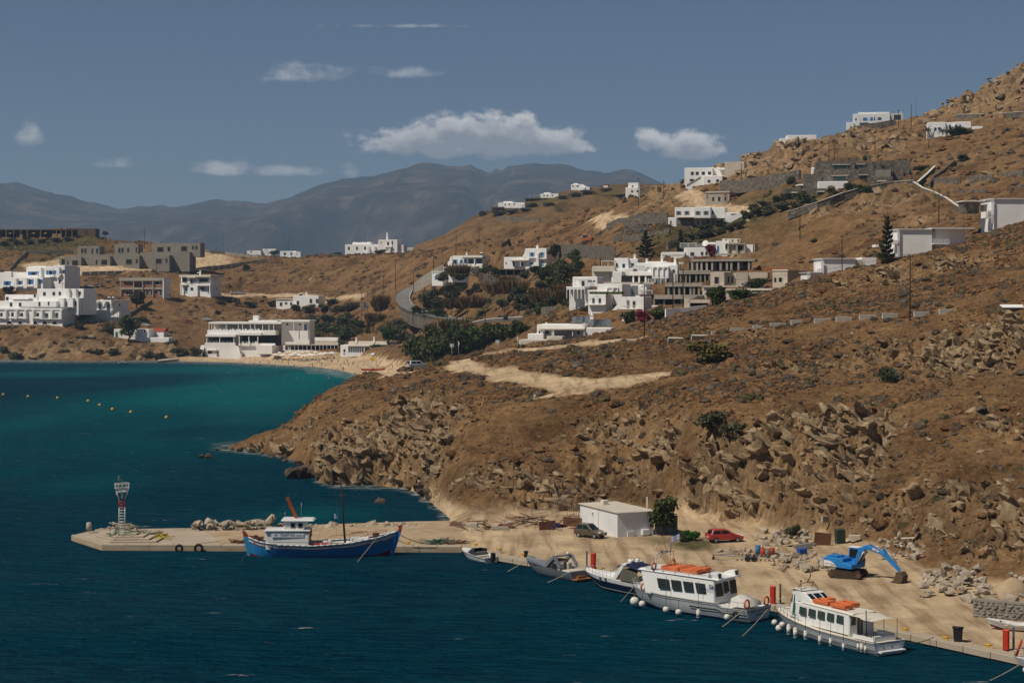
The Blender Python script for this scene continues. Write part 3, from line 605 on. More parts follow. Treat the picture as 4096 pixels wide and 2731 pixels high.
def blades(seed, n, w=.16, l=.5, flat=.75, up=.25):
 """a bush: many small leaf-sized triangles spread through a dome"""
 r = np.random.RandomState(seed); d = r.normal(size=(n, 3)); d[:, 2] = np.abs(d[:, 2])*.9+up*r.rand(n); d /= np.linalg.norm(d, axis=1)[:, None]
 c = d*(.35+.6*r.rand(n)[:, None]**.6); c[:, 2] *= flat; t = np.cross(d, r.normal(size=(n, 3))); t /= np.linalg.norm(t, axis=1)[:, None]
 tip = c+d*l*(.4+.6*r.rand(n))[:, None]*np.array([1, 1, .8]); V = np.stack([c-t*w, c+t*w, tip], 1).reshape(-1, 3); return V, np.arange(3*n).reshape(-1, 3)
def cushion(seed, pts, n, w, l):
 """a cushion bush: lumpy dome with twigs sticking out"""
 r = random.Random(seed); b = bmesh.new()
 for i in range(pts):
  a = r.uniform(0, 6.28); e = math.asin(r.random()**.8); q = r.uniform(.78, 1.05); b.verts.new((math.cos(a)*math.cos(e)*q, math.sin(a)*math.cos(e)*q, math.sin(e)*q*.95))
 for a in range(5): b.verts.new((math.cos(a*1.26)*.9, math.sin(a*1.26)*.9, -.15))
 bmesh.ops.convex_hull(b, input=b.verts); bmesh.ops.delete(b, geom=[v for v in b.verts if not v.link_faces], context='VERTS'); me = bpy.data.meshes.new('c'); b.to_mesh(me); b.free(); V, T = tri_arrays(me); V2, T2 = blades(seed, n, w, l, .9); return np.concatenate([V*.86, V2]), np.concatenate([T, T2+len(V)])
SMALL = [cushion(60+i, 5, 3, .2, .5) for i in range(6)]; SLIB = [cushion(i, 11, 8, .13, .38) for i in range(6)]; SBIG = [cushion(20+i, 34, 130, .075, .22) for i in range(6)]; TUFT = [blades(40+i, 12, .12, .9, .4, .9) for i in range(4)]
def tri_mesh(name, VT): return np_mesh(name, VT[0], VT[1], smooth=False)

def place_rocks():
 # near: samples weighted by the rock mask
 n = 250000; x = nrs.uniform(-60, 128, n); y = nrs.uniform(150, 362, n); ok = inview(x, y); x, y = x[ok], y[ok]; z, rk, tr, yd, sa = masks(x, y)
 p = np.clip(rk-.2, 0, 1)*.55+.012*(z > .5)*(1-np.clip(tr+yd+sa, 0, 1)); k = (nrs.rand(len(x)) < p) & (z > -.3) & (tr < .3) & (yd < .2)
 x, y, z, rk, tr, yd, sa = [a[k] for a in (x, y, z, rk, tr, yd, sa)]; h = carve(x, y, z+relief(x, y, z, rk, np.maximum(tr, sa), yd))
 s = (.13+1.15*nrs.rand(len(x))**4.6)*(.45+.85*np.clip(rk, 0, 1)); n2 = len(x); P = np.stack([x, y, h-.12*s], 1)
 S_ = s[:, None]*np.stack([1.2+.9*nrs.rand(n2), .8+.4*nrs.rand(n2), .6+.5*nrs.rand(n2)], 1)
 rot = rotm(nrs.normal(.0, .35, n2), nrs.normal(.5, .3, n2), nrs.normal(.5, .5, n2))
 big = np.argsort(-s)[:120]; rest = np.setdiff1d(np.arange(n2), big)
 wet = h < .75; r1 = rest[~wet[rest]]; r2 = rest[wet[rest]]
 for q, lb, nm, tx_ in ((r1[s[r1] < .36], RARR, 'loose_stones', 'small loose tan stones strewn over the headland'), (r1[s[r1] >= .36], RFINE, 'cliff_rocks', 'jagged tan rocks packed over the headland cliffs')): tag(scatter(nm, lb, P[q], S_[q], rot[q], ROCK), tx_, kind='stuff')
 if len(r2): tag(scatter('shore_stones', RARR, P[r2], S_[r2], rot[r2], ROCKW), 'dark wet stones along the waterline of the headland', kind='stuff')
 for i in big:
  o = obj('boulder', RLIB[i % len(RLIB)], None); o.matrix_world = Matrix.Translation(P[i]) @ Matrix(rot[i].tolist()).to_4x4() @ Matrix.Diagonal((*S_[i], 1)); pass
  tag(o, 'tan boulder lodged among the broken rock of the headland cliff', 'boulder', 'boulders of the headland cliff')
 # far hills
 n = 120000; x = nrs.uniform(-330, 330, n); y = nrs.uniform(400, 1100, n); ok = inview(x, y); x, y = x[ok], y[ok]; z, rk, tr, yd, sa = masks(x, y)
 p = np.clip(rk-.3, 0, 1)**1.3*.26+.002; k = (nrs.rand(len(x)) < p) & (z > .1) & (tr < .3) & (sa < .2) & ~on_plot(x, y)
 x, y, z, rk, tr, yd, sa = [a[k] for a in (x, y, z, rk, tr, yd, sa)]; h = carve(x, y, z+relief(x, y, z, rk, np.maximum(tr, sa), yd)); n2 = len(x)
 s = (.4+2.1*nrs.rand(n2)**3.2)*(.6+.6*np.clip(rk, 0, 1)); P = np.stack([x, y, h+.15*s], 1); S_ = s[:, None]*np.stack([1.1+.5*nrs.rand(n2), .9+.4*nrs.rand(n2), .7+.5*nrs.rand(n2)], 1)
 rot = rotm(nrs.normal(0, .4, n2), nrs.normal(.2, .4, n2), nrs.rand(n2)*6.3)
 big = np.argsort(-s*(h > 60)*(x > 50))[:80]; rest = np.setdiff1d(np.arange(n2), big)
 tag(scatter('hill_stones', RFINE, P[rest], S_[rest], rot[rest], ROCK), 'tan stones strewn over the far hillside', kind='stuff')
 for i in big:
  o = obj('boulder', RLIB[i % len(RLIB)], None); o.matrix_world = Matrix.Translation(P[i]) @ Matrix(rot[i].tolist()).to_4x4() @ Matrix.Diagonal((*S_[i], 1))
  tag(o, 'big tan boulder on the rocky crest above the hill houses', 'boulder', 'boulders on the hill crest')
for m_ in RLIB: m_.materials.append(ROCK)

def place_shrubs():
 def sample(n, x0, x1, y0, y1): x = nrs.uniform(x0, x1, n); y = nrs.uniform(y0, y1, n); ok = inview(x, y, 60); return x[ok], y[ok]
 for (nm, n, box_, dens, smin, smax) in (('near', 150000, (-60, 128, 150, 362), .62, .22, 1.0), ('small', 260000, (-60, 128, 160, 362), .34, .12, .36), ('far', 120000, (-330, 330, 380, 1120), .5, .45, 1.9)):
  x, y = sample(n, *box_); z, rk, tr, yd, sa = masks(x, y)
  patch = fbm(x/9, y/9, 3, 51); slope = sstep(8, 17, z) if nm == 'near' else 1.; patch = np.where(nm == 'small', .62*patch+.22, patch)
  p = dens*np.clip(patch*4.6-1.75, .07, 1)*(1-np.clip(rk*1.1, 0, .93))*(.38+.62*slope)
  k = (nrs.rand(len(x)) < p) & (tr < .15) & (yd < .1) & (sa < .1) & (z > (3.5 if nm == 'far' else 2.6)) & ~on_plot(x, y); x, y, z, rk, tr, yd, sa, patch = [a[k] for a in (x, y, z, rk, tr, yd, sa, patch)]
  h = carve(x, y, z+relief(x, y, z, rk, tr, yd)); n2 = len(x); s = smin+(smax-smin)*nrs.rand(n2)**2.6; g = greenmask(x, y)
  P = np.stack([x, y, h-.05*s], 1); S_ = s[:, None]*np.stack([1+.5*nrs.rand(n2), 1+.3*nrs.rand(n2), .6+.35*nrs.rand(n2)], 1); rot = rotm(nrs.normal(0, .1, n2), nrs.normal(0, .1, n2), nrs.rand(n2)*6.3)
  kind = nrs.rand(n2)+(fbm(x/14, y/14, 2, 61)-.5)*1.1; ki = np.where(g > .35, 3, np.where(kind < .42, 0, np.where(kind < .74, 1, 2))); ki = np.where((ki < 2) & (nrs.rand(n2) < .12), 3, ki)
  if nm == 'near':
   big = np.argsort(-s*(ki != 2))[:230]; rest = np.setdiff1d(np.arange(n2), big)
   for i in big:
    c = int(ki[i]) if ki[i] != 2 else 0; o = obj('scrub_bush', SBM[c][i % 6]); o.matrix_world = Matrix.Translation(P[i]) @ Matrix(rot[i].tolist()).to_4x4() @ Matrix.Diagonal((*(S_[i]*1.1), 1))
    tag(o, ('rust brown cushion bush growing on the dry headland', 'grey brown cushion bush growing on the dry headland', '', 'olive green cushion bush growing on the dry headland')[c], 'bush', ('rust brown bushes of the headland', 'grey bushes of the headland', '', 'olive bushes of the headland')[c])
  else: rest = np.arange(n2)
  for c, (mt, lab) in enumerate(((S_RUST, 'rust brown scrub'), (S_GREY, 'grey brown scrub'), (S_STRAW, 'straw coloured tufts'), (S_OLIVE, 'olive green scrub'))):
   q = rest[ki[rest] == c]
   if len(q): tag(scatter({'near': 'headland_', 'small': 'headland_small_', 'far': 'hillside_'}[nm]+lab.replace(' ', '_'), TUFT if c == 2 else SMALL if nm == 'small' else SLIB, P[q], S_[q]*(.75 if c == 2 else 1), rot[q], mt), lab+({'near': ' covering the near headland', 'small': ' in small tufts over the near headland', 'far': ' covering the far hillside'}[nm]), kind='stuff')
SBM = {c: [tri_mesh('bush_mesh', v) for v in SBIG] for c in (0, 1, 3)}
for c, mt in ((0, S_RUST), (1, S_GREY), (3, S_OLIVE)):
 for m_ in SBM[c]: m_.materials.append(mt)

# ---- trees: unit crowns (height 1, radius .5), trunks built with them
def crown(seed, blobs, n, leaf=.05, shell=.55):
 r = np.random.RandomState(seed); V = []; 
 w = np.array([b[3]**2 for b in blobs]); w = w/w.sum(); k = r.choice(len(blobs), n, p=w); B_ = np.array(blobs)[k]
 d = r.normal(size=(n, 3)); d /= np.linalg.norm(d, axis=1)[:, None]; rad = (shell+(1-shell)*r.rand(n))*(.8+.4*r.rand(n)); c = B_[:, :3]+d*(B_[:, 3]*rad)[:, None]*np.array([1, 1, .85])
 nn = d+r.normal(size=(n, 3))*.7; nn /= np.linalg.norm(nn, axis=1)[:, None]; t = np.cross(nn, r.normal(size=(n, 3))); t /= np.linalg.norm(t, axis=1)[:, None]; b = np.cross(nn, t); s = (leaf*(.6+.8*r.rand(n)))[:, None]
 V = np.stack([c-t*s-b*s*.6, c+t*s-b*s*.6, c+t*s*.5+b*s, c-t*s*.6+b*s*.8], 1).reshape(-1, 3); return V, np.arange(4*n).reshape(-1, 4)
def rblobs(seed, n, z0=.35, z1=.85, r0=.14, r1=.26, spread=.3):
 r = random.Random(seed); out = []
 for i in range(n):
  a = r.uniform(0, 6.28); z = r.uniform(z0, z1); q = spread*math.sqrt(r.random())*(1.1-abs(z-.55)); out.append((math.cos(a)*q, math.sin(a)*q, z, r.uniform(r0, r1)))
 return out
def quads_mesh(nm, VT): return np_mesh(nm, VT[0], VT[1], smooth=False)
CROWN = {'broad': [quads_mesh('crown', crown(i, rblobs(i, 13), 1300, .040)) for i in range(5)],
         'bush': [quads_mesh('crown', crown(30+i, rblobs(30+i, 12, .1, .7, .18, .3, .36), 1100, .045)) for i in range(4)],
         'round': [quads_mesh('crown', crown(60+i, rblobs(60+i, 15, .3, .8, .16, .24, .34), 1800, .034, .75)) for i in range(2)]}
def reed(seed, n):
 r = np.random.RandomState(seed); a = r.rand(n)*6.28; q = .45*np.sqrt(r.rand(n)); b = np.stack([np.cos(a)*q, np.sin(a)*q, 0*q], 1); l = .55+.45*r.rand(n)*(1-q*.6)
 d = b*.45+r.normal(size=(n, 3))*.12; d[:, 2] = l; t = r.normal(size=(n, 3)); t[:, 2] = 0; t /= np.linalg.norm(t, axis=1)[:, None]; m = b+d*.55+t*.02; V = np.stack([b-t*.012, b+t*.012, m+t*.028, b+d, m-t*.028], 1)
 return V.reshape(-1, 3), np.arange(5*n).reshape(-1, 5)
CROWN['reed'] = [quads_mesh('canes', reed(70+i, 420)) for i in range(3)]
def pads(seed, n=170):
 r = random.Random(seed); m = MB()
 for i in range(n):
  a = r.uniform(0, 6.28); q = .46*math.sqrt(r.random()); z = r.uniform(.05, .9)*(1-q*.9); c = Vector((math.cos(a)*q, math.sin(a)*q, z)); t = Vector((r.gauss(0,1), r.gauss(0,1), 0)).normalized(); up = Vector((r.gauss(0,.4), r.gauss(0,.4), 1)).normalized()
  m.add([c-t*.03, c+t*.03, c+t*.055+up*.08, c+t*.03+up*.15, c-t*.03+up*.15, c-t*.055+up*.08], [(0,1,2,3,4,5)])
 return m.mesh('pads')
CROWN['cactus'] = [pads(80+i) for i in range(3)]
def pine(seed, tiers=11, full=1.):
 r = random.Random(seed); m = MB()
 for t in range(tiers):
  z = .12+.85*t/tiers; rad = (.48*(1-t/tiers)**.8+.03)*full*r.uniform(.7, 1.15)
  for k in range(6):
   a = k*1.05+t*.5+r.uniform(-.2,.2); L_ = rad*r.uniform(.45,1.2); dx, dy = math.cos(a), math.sin(a)
   for q in range(5):
    f0 = .15+.17*q; c = Vector((dx*L_*f0, dy*L_*f0, z+.05*f0)); e = Vector((dx*L_*(f0+.25), dy*L_*(f0+.25), z+.05*f0+.035)); s = Vector((-dy, dx, 0))*(.038*(1-f0*.5)); u_ = Vector((0,0,.02))
    m.add([c-s-u_, c+s-u_, e+s*.6+u_, e-s*.6+u_], [(0,1,2,3)]); m.add([c-u_*1.6, c+u_*1.8, e+u_*2, e-u_], [(0,1,2,3)])
 return m.mesh('needles')
CROWN['pine'] = [pine(90, 9), pine(91, 10), pine(92, 8, .8)]
def palm(seed):
 r = random.Random(seed); m = MB()
 for k in range(30):
  a = k*2.4+r.uniform(-.2,.2); el = r.uniform(-.5, 1.1); p = Vector((0,0,.72)); d = Vector((math.cos(a)*math.cos(el), math.sin(a)*math.cos(el), math.sin(el))); s = Vector((-math.sin(a), math.cos(a), 0))
  for q in range(4):
   e = p+d*.13; w = .05*(1-q*.2); m.add([p-s*w, p, e, e-s*w*.8-Vector((0,0,.03))], [(0,1,2,3)]); m.add([p, p+s*w, e+s*w*.8-Vector((0,0,.03)), e], [(0,1,2,3)]); p = e; d = (d-Vector((0,0,.28))).normalized()
 return m.mesh('fronds')
CROWN['palm'] = [palm(95), palm(96)]
def trunk_mesh(seed, h=.5, r0=.045):
 r = random.Random(seed); m = MB(); p = Vector((0,0,-.12)); 
 for i in range(4):
  q = Vector((r.uniform(-.03,.03), r.uniform(-.03,.03), -.12+(h+.12)*(i+1)/4)); m.cyl(p, q, r0*(1-.15*i), r0*(1-.15*(i+1)), 7); p = q
 for k in range(4): a = k*1.6+r.random(); m.cyl(p*.8, p+Vector((math.cos(a)*.22, math.sin(a)*.22, .22)), r0*.5, r0*.2, 5)
 return m.mesh('trunk')
TRUNK = [trunk_mesh(i) for i in range(3)]; TALLT = [trunk_mesh(9, .95, .022), trunk_mesh(10, .72, .03)]
TMESH = {}
def tree(name, label, u, v, h, w, kind, m, cat='tree', group=None, D=None, sink=0., part='crown'):
 if D: q = W(u, v, D); zg = gz(q.x, q.y); v += (q.z-zg)/D*F; h += (q.z-zg)/D*F
 """stands at pixel (u, v), h and w in photo pixels"""
 p = hit(u, v) if D is None else W(u, v, D); s = p.y/F; z = gz(p.x, p.y) if D is None else p.z
 if abs(z-p.z) > 3: z = p.z
 e = empty(name, (p.x, p.y, min(z, p.z+.8)-sink), rng.random()*6.28, label, cat, group); e.scale = (w*s, w*s, h*s)
 key = (kind, m.name, rng.randrange(len(CROWN[kind]))); 
 if key not in TMESH: c = CROWN[kind][key[2]].copy(); c.materials.clear(); c.materials.append(m); TMESH[key] = c
 obj(part, TMESH[key], None, e)
 if kind in ('broad', 'round', 'bush'): obj('trunk', TRUNK[rng.randrange(3)], BARK, e)
 if kind in ('pine', 'palm'): obj('trunk', TALLT[0 if kind == 'pine' else 1], BARK, e)
 return e
# ================================================================== buildings
WHITE = mk('whitewash', (.84,.83,.80), .85, .06, .25, dirt=(.55,.50,.43), dirt_amt=.22, bump=.12, bscale=1.5)
CREAM = mk('cream_plaster', (.66,.60,.50), .85, .08, .3, dirt=(.45,.38,.30), dirt_amt=.25)
BEIGE = mk('beige_render', (.56,.49,.40), .9, .10, .3, dirt=(.36,.30,.24), dirt_amt=.3)
CONC = mk('raw_concrete', (.27,.245,.20), .9, .14, .4, dirt=(.17,.15,.12), dirt_amt=.4)
CONCL = mk('pale_concrete', (.40,.36,.30), .9, .14, .4, dirt=(.25,.21,.17), dirt_amt=.4)
STONEM = None
BRICK = mk('hollow_brick', (.30,.13,.07), .9, .2, 1.2)
WOOD = mk('weathered_timber', (.13,.085,.05), .85, .25, 1.5)
WOODL = mk('pale_timber', (.30,.20,.11), .85, .2, 1.5)
DARK = mk('dark_timber_interior_shade', (.012,.012,.012), .6, .1, 1)  # near-black colour paints the shade of unlit interiors; also the bar's dark timber
GLASS = mk('window_glass', (.018,.022,.026), .12, .1, .5, spec=.5)
GLASSG = mk('green_glass', (.035,.055,.05), .15, .1, .5, spec=.5)
BLUE = mk('blue_paint', (.045,.17,.40), .6, .12, .8)
SKYB = mk('pale_blue_paint', (.16,.32,.48), .6, .12, .8)
GREYP = mk('grey_paint', (.20,.20,.20), .7, .1, .8)
REDT = mk('red_tile', (.30,.055,.035), .8, .15, 1)
CANVAS = mk('cream_canvas', (.60,.55,.46), .9, .08, .5)
FRAMEW = mk('white_frame', (.70,.70,.68), .6, .04, .5)
def stone_mat(name, cs, scale=1.6):
 m, nt, b, N, L = _nodes(name); tc = N('ShaderNodeTexCoord'); v = N('ShaderNodeTexVoronoi'); v.inputs['Scale'].default_value = scale; L(tc.outputs['Object'], v.inputs['Vector'])
 r = N('ShaderNodeValToRGB'); sp = N('ShaderNodeSeparateColor'); L(v.outputs['Color'], sp.inputs[0]); L(sp.outputs[0], r.inputs[0]); e = r.color_ramp.elements; e[0].color = (*cs[0], 1); e[1].color = (*cs[2], 1); e.new(.5).color = (*cs[1], 1)
 v2 = N('ShaderNodeTexVoronoi'); v2.feature = 'DISTANCE_TO_EDGE'; v2.inputs['Scale'].default_value = scale; L(tc.outputs['Object'], v2.inputs['Vector'])
 L(r.outputs[0], b.inputs['Base Color']); b.inputs['Roughness'].default_value = .95; b.inputs['Specular IOR Level'].default_value = .1
 mr = N('ShaderNodeMapRange'); mr.inputs['From Max'].default_value = .12; L(v2.outputs['Distance'], mr.inputs['Value']); bp = N('ShaderNodeBump'); bp.inputs['Strength'].default_value = .9; bp.inputs['Distance'].default_value = .12; L(mr.outputs[0], bp.inputs['Height']); L(bp.outputs[0], b.inputs['Normal']); return m
STONE = stone_mat('rubble_masonry', ((.10,.085,.065), (.17,.145,.115), (.26,.225,.18)))
Z = {0:(0,0,1.), 1:(0,880,2.6133), 2:(800,1000,2.6133), 3:(1600,900,2.6133), 4:(2300,800,2.6133), 5:(3100,200,2.3614), 6:(2500,600,2.6133), 7:(3100,800,2.3614), 8:(1300,600,1.8092)}
def zpt(zf, x, y): a, b, s = Z[zf]; return a+x/s, b+y/s
_fr = MB().box(0, .12, -.5, .5, 0, 1).box(.88, 1, -.5, .5, 0, 1).box(.12, .88, -.5, .5, 0, .1).box(.12, .88, -.5, .5, .9, 1)
UF = _fr.mesh('window_frame'); UP = MB().box(.1, .9, -.5, .5, .08, .92).mesh('pane'); US = MB().box(0, 1, -.5, .5, 0, 1).mesh('panel')
_cache = {}
def shared(me, m):
 k = (me.name, m.name)
 if k not in _cache: c = me.copy(); c.materials.append(m); _cache[k] = c
 return _cache[k]
def unit(name, me, m, parent, x0, x1, y0, y1, z0, z1):
 o = bpy.data.objects.new(name, shared(me, m)); COL.objects.link(o); o.parent = parent
 o.location = (x0, (y0+y1)/2, z0); o.scale = (max(x1-x0, .02), y1-y0, max(z1-z0, .02)); return o
class B:
 """a building whose parts are given in the pixels of one enlarged view of the photograph"""
 def __init__(s, name, label, zf, zx, zy, D=None, yaw=-14, cat='house', group=None):
  u, v = zpt(zf, zx, zy); p = hit(u, v) if D is None else W(u, v, D); s.D = p.y; s.x0, s.y0 = zx, zy; s.m = p.y/F/Z[zf][2]; s.t = R(yaw); s.p = p
  s.e = empty(name, p, s.t, label, cat, group)
 def X(s, x, y=0.): return ((x-s.x0)*s.m+y*math.sin(s.t))/math.cos(s.t)
 def Zc(s, z): return (s.y0-z)*s.m
 def bx(s, n, x0, x1, t, b, y0=0., y1=8., m=None, bev=None, down=0.):
  w = MB().box(s.X(x0, y0), s.X(x1, y0), y0, y1, s.Zc(b)-down, s.Zc(t)); bev = (.16 if m in (None, WHITE, CREAM) else 0) if bev is None else bev
  PADS.append((s.p.x, s.p.y, math.cos(s.t), math.sin(s.t), s.X(x0, y0), s.X(x1, y0), y0, y1, s.p.z+s.Zc(b), down > 0))
  return w.B(n, m or WHITE, s.e, bevel=bev, seg=2)
 def wn(s, x0, x1, t, b, y=0., st='w', sill=False):
  X0, X1, z0, z1 = s.X(x0, y), s.X(x1, y), s.Zc(b), s.Zc(t); fm, pm = {'w': (FRAMEW, GLASS), 'b': (BLUE, GLASS), 'd': (CONC, DARK), 'g': (GREYP, GLASS), 's': (SKYB, GLASS), 'k': (WOOD, DARK), 'e': (BEIGE, DARK), 'n': (STONE, GLASSG), 'c': (CREAM, GLASS)}[st[0]]
  o = unit('window' if st[0] not in 'de' else 'opening', UF, fm, s.e, X0, X1, y-.09, y+.05, z0, z1); p = bpy.data.objects.new('pane' if st[0] not in 'de' else 'shade_infill', shared(UP, pm)); COL.objects.link(p); p.parent = o; p.scale = (1, .55, 1)  # openings get a near-black pane: interior shade painted on the solid wall
  if len(st) > 1:
   w = (X1-X0)*.5; sm = {'b': BLUE, 's': SKYB, 'g': GREYP, 'w': FRAMEW}[st[1]]
   unit('shutter', US, sm, s.e, X0-w, X0-.03, y-.12, y-.04, z0, z1); unit('shutter', US, sm, s.e, X1+.03, X1+w, y-.12, y-.04, z0, z1)
 def wside(s, xr, y0, y1, t, b, m=GLASS, depth0=0.):
  """window on the right hand wall whose front edge is at image x xr"""
  X1 = s.X(xr, depth0); o = unit('window', US, FRAMEW, s.e, X1-.05, X1+.05, y0, y1, s.Zc(b), s.Zc(t)); unit('pane', US, m, o, .3, 1.25, -.38, .38, .1, .9)
 def door(s, x0, x1, t, b, y=0., m=None): o = unit('door', US, m or BLUE, s.e, s.X(x0, y), s.X(x1, y), y-.1, y+.02, s.Zc(b), s.Zc(t))
 def post(s, xs, t, b, y=0., w=.18, m=None, n='post'):
  for x in xs: unit(n, US, m or WHITE, s.e, s.X(x, y)-w/2, s.X(x, y)+w/2, y-w/2, y+w/2, s.Zc(b), s.Zc(t))
 def rail(s, x0, x1, t, b, y, m=None, n=9):
  a, c, z0, z1 = s.X(x0, y), s.X(x1, y), s.Zc(b), s.Zc(t); w = MB().box(a, c, y-.03, y+.03, z1-.07, z1)
  for i in range(n+1): q = a+(c-a)*i/n; w.box(q-.025, q+.025, y-.02, y+.02, z0, z1-.07)
  return w.B('railing', m or FRAMEW, s.e)
 def arcade(s, x0, x1, t, b, n, y0, y1, m=None, rise=.92, pier=.16, name='arcade'):
  a, c, z0, z1 = s.X(x0, y0), s.X(x1, y0), s.Zc(b), s.Zc(t); w = (c-a)/n; poly = [(a, z0)]
  for i in range(n):
   l, r_ = a+w*(i+pier/2), a+w*(i+1-pier/2); rad = (r_-l)/2; top = z0+(z1-z0)*rise; sp = max(z0+.2, top-rad); k = min(1., (top-sp)/rad)
   poly += [(l, z0)]+[((l+r_)/2-rad*math.cos(math.pi*q/8), sp+rad*k*math.sin(math.pi*q/8)) for q in range(9)]+[(r_, z0)]
  poly += [(c, z0), (c, z1), (a, z1)]; q = []
  for p in poly:
   if not q or (abs(p[0]-q[-1][0])+abs(p[1]-q[-1][1])) > 1e-4: q.append(p)
  return MB().prism(q, y0, y1).B(name, m or WHITE, s.e)
 def wedge(s, x0, x1, t, b, y0, y1, m=None, n='balcony_divider', left=True):
  """stepped dividing wall between terraces"""
  a, c, z0, z1 = s.X(x0, y0), s.X(x1, y0), s.Zc(b), s.Zc(t); p = [(a, z0), (c, z0), (c, z1), (a+(c-a)*.6, z1), (a+(c-a)*.3, z0+(z1-z0)*.4), (a, z0+(z1-z0)*.3)]
  if not left: p = [(a+c-x, z) for x, z in reversed(p)]
  return MB().prism(p, y0, y1).B(n, m or WHITE, s.e)
 def chim(s, x, t, b, y=3., w=.7, m=None):
  X_ = s.X(x, y); z0, z1 = s.Zc(b), s.Zc(t); o = MB().box(X_-w/2, X_+w/2, y-w/2, y+w/2, z0-.5, z1-.35).box(X_-w*.65, X_+w*.65, y-w*.65, y+w*.65, z1-.35, z1-.2).sphere((X_, y, z1-.15), w*.4, 8, 4).B('chimney', m or WHITE, s.e)
 def canopy(s, x0, x1, t, b, y0, y1, m=None, n='canopy', drop=.0):
  a, c, z0, z1 = s.X(x0, y0), s.X(x1, y0), s.Zc(b), s.Zc(t); MB().hexa([(a,y0,z0-drop),(c,y0,z0-drop),(c,y1,z0),(a,y1,z0)], [(a,y0,z1-drop),(c,y0,z1-drop),(c,y1,z1),(a,y1,z1)]).B(n, m or CANVAS, s.e)
 def pergola(s, x0, x1, t, b, y0, y1, n=9, m=None, np_=3):
  a, c, z0, z1 = s.X(x0, y0), s.X(x1, y0), s.Zc(b), s.Zc(t); r = MB()
  for i in range(n): q = a+(c-a)*i/(n-1); r.box(q-.06, q+.06, y0, y1, z1-.12, z1)
  r.box(a, c, y0-.06, y0+.06, z1-.26, z1-.13); r.B('pergola', m or FRAMEW, s.e)
  for i in range(np_): q = a+(c-a)*i/max(np_-1, 1); unit('post', US, m or FRAMEW, s.e, q-.07, q+.07, y0-.07, y0+.07, z0, z1-.2)
 def roof_bits(s, *bits):
  for x0, x1, t, b, y in bits: unit('roof_box', US, CREAM, s.e, s.X(x0, y), s.X(x1, y), y, y+1.2, s.Zc(b), s.Zc(t))
 def heater(s, x, b, y=4.):
  X_, z = s.X(x, y), s.Zc(b); o = MB().hexa([(X_-.9,y-.5,z),(X_+.9,y-.5,z),(X_+.9,y+.4,z+1.0),(X_-.9,y+.4,z+1.0)], [(X_-.9,y-.5,z+.1),(X_+.9,y-.5,z+.1),(X_+.9,y+.4,z+1.1),(X_-.9,y+.4,z+1.1)]).B('solar_panel', GLASS, s.e); MB().cyl((X_-.8,y+.55,z+1.2), (X_+.8,y+.55,z+1.2), .28, None, 10).B('water_tank', FRAMEW, o)

# ---------------------------------------------------------------- left hill
b = B('beach_bar', 'dark timber bar pavilion with open posts on the left hilltop', 1, 0, 186, yaw=-4, cat='building')
b.bx('roof', -160, 830, 97, 107, 0, 9, WOOD); b.bx('back_wall', -160, 830, 107, 186, 6, 8.5, DARK, down=2); b.bx('side_block', 825, 1015, 92, 158, 0, 8, WOOD, down=5); b.bx('floor', -160, 850, 182, 190, -.5, 8, WOODL, down=2)
b.post([-90, -10, 65, 145, 220, 290, 430, 600, 650, 700, 765], 107, 186, .2, .35, WOODL); b.bx('screen', 552, 645, 145, 186, .4, .6, WOODL); b.bx('screen', 205, 235, 150, 186, 1, 1.2, WOODL); b.wn(905, 930, 112, 150, 0, 'k'); b.bx('roof_box', 265, 330, 94, 98, 2, 4, WOOD); b.bx('roof_box', 560, 640, 84, 97, 2, 5, WOODL); b.bx('roof_box', 700, 825, 88, 98, 1, 6, WOOD)
for i, (x, y) in enumerate(((120, 160), (365, 150), (488, 150))):
 u, v = zpt(1, x, 186); p = hit(u, v); e = empty('thatched_parasol', (p.x, p.y-2, p.z), 0, ('thatched parasol at the open end of the timber bar', 'middle thatched parasol before the timber bar', 'thatched parasol nearest the bar\'s pale screen')[i], 'parasol', 'thatched parasols at the bar')
 MB().cyl((0,0,2.3), (0,0,3.1), 1.8, .1, 10).B('shade', WOODL, e); MB().cyl((0,0,-.5), (0,0,2.5), .06).B('pole', WOOD, e)
b = B('unfinished_villa', 'long grey unfinished concrete villa in the bulldozed hill yard', 1, 620, 480, yaw=-8, cat='building')
b.bx('lower_wall', 640, 1810, 380, 480, 4, 14, CONC, down=4)
for x0, x1, t, bb in ((620,855,390,480), (1000,1167,380,478), (1310,1480,374,474), (1625,1802,370,468)): b.bx('room_block', x0, x1, t, bb, 0, 5, CONC, down=4)
for a in ((640,685,402,474), (704,722,420,474), (750,832,418,480), (1010,1035,414,470), (1065,1146,412,475), (1330,1412,408,470), (1442,1466,406,460), (1648,1730,402,465), (1760,1782,400,458)): b.wn(*a, 0, 'd')
b.bx('terrace_slab', 780, 1470, 358, 381, 5, 16, CONC); b.bx('terrace_slab', 1470, 2000, 338, 372, 5, 16, CONC, down=9)
for x0, x1, t, bb in ((775,1012,268,358), (1178,1432,250,358), (1580,1830,240,345), (1832,2100,240,350)): b.bx('upper_room', x0, x1, t, bb, 9, 17, CONC, down=2)
for a in ((810,842,290,348), (848,874,290,348), (926,946,288,355), (975,1000,288,355), (1215,1242,285,348), (1248,1276,285,348), (1312,1336,283,340), (1404,1422,280,345), (1630,1714,278,340), (1745,1783,275,332), (1888,1966,270,332), (2010,2032,268,312), (2045,2070,268,312)): b.wn(*a, 9, 'd')
b.bx('roof_box', 1235, 1395, 236, 252, 11, 15, CONC)
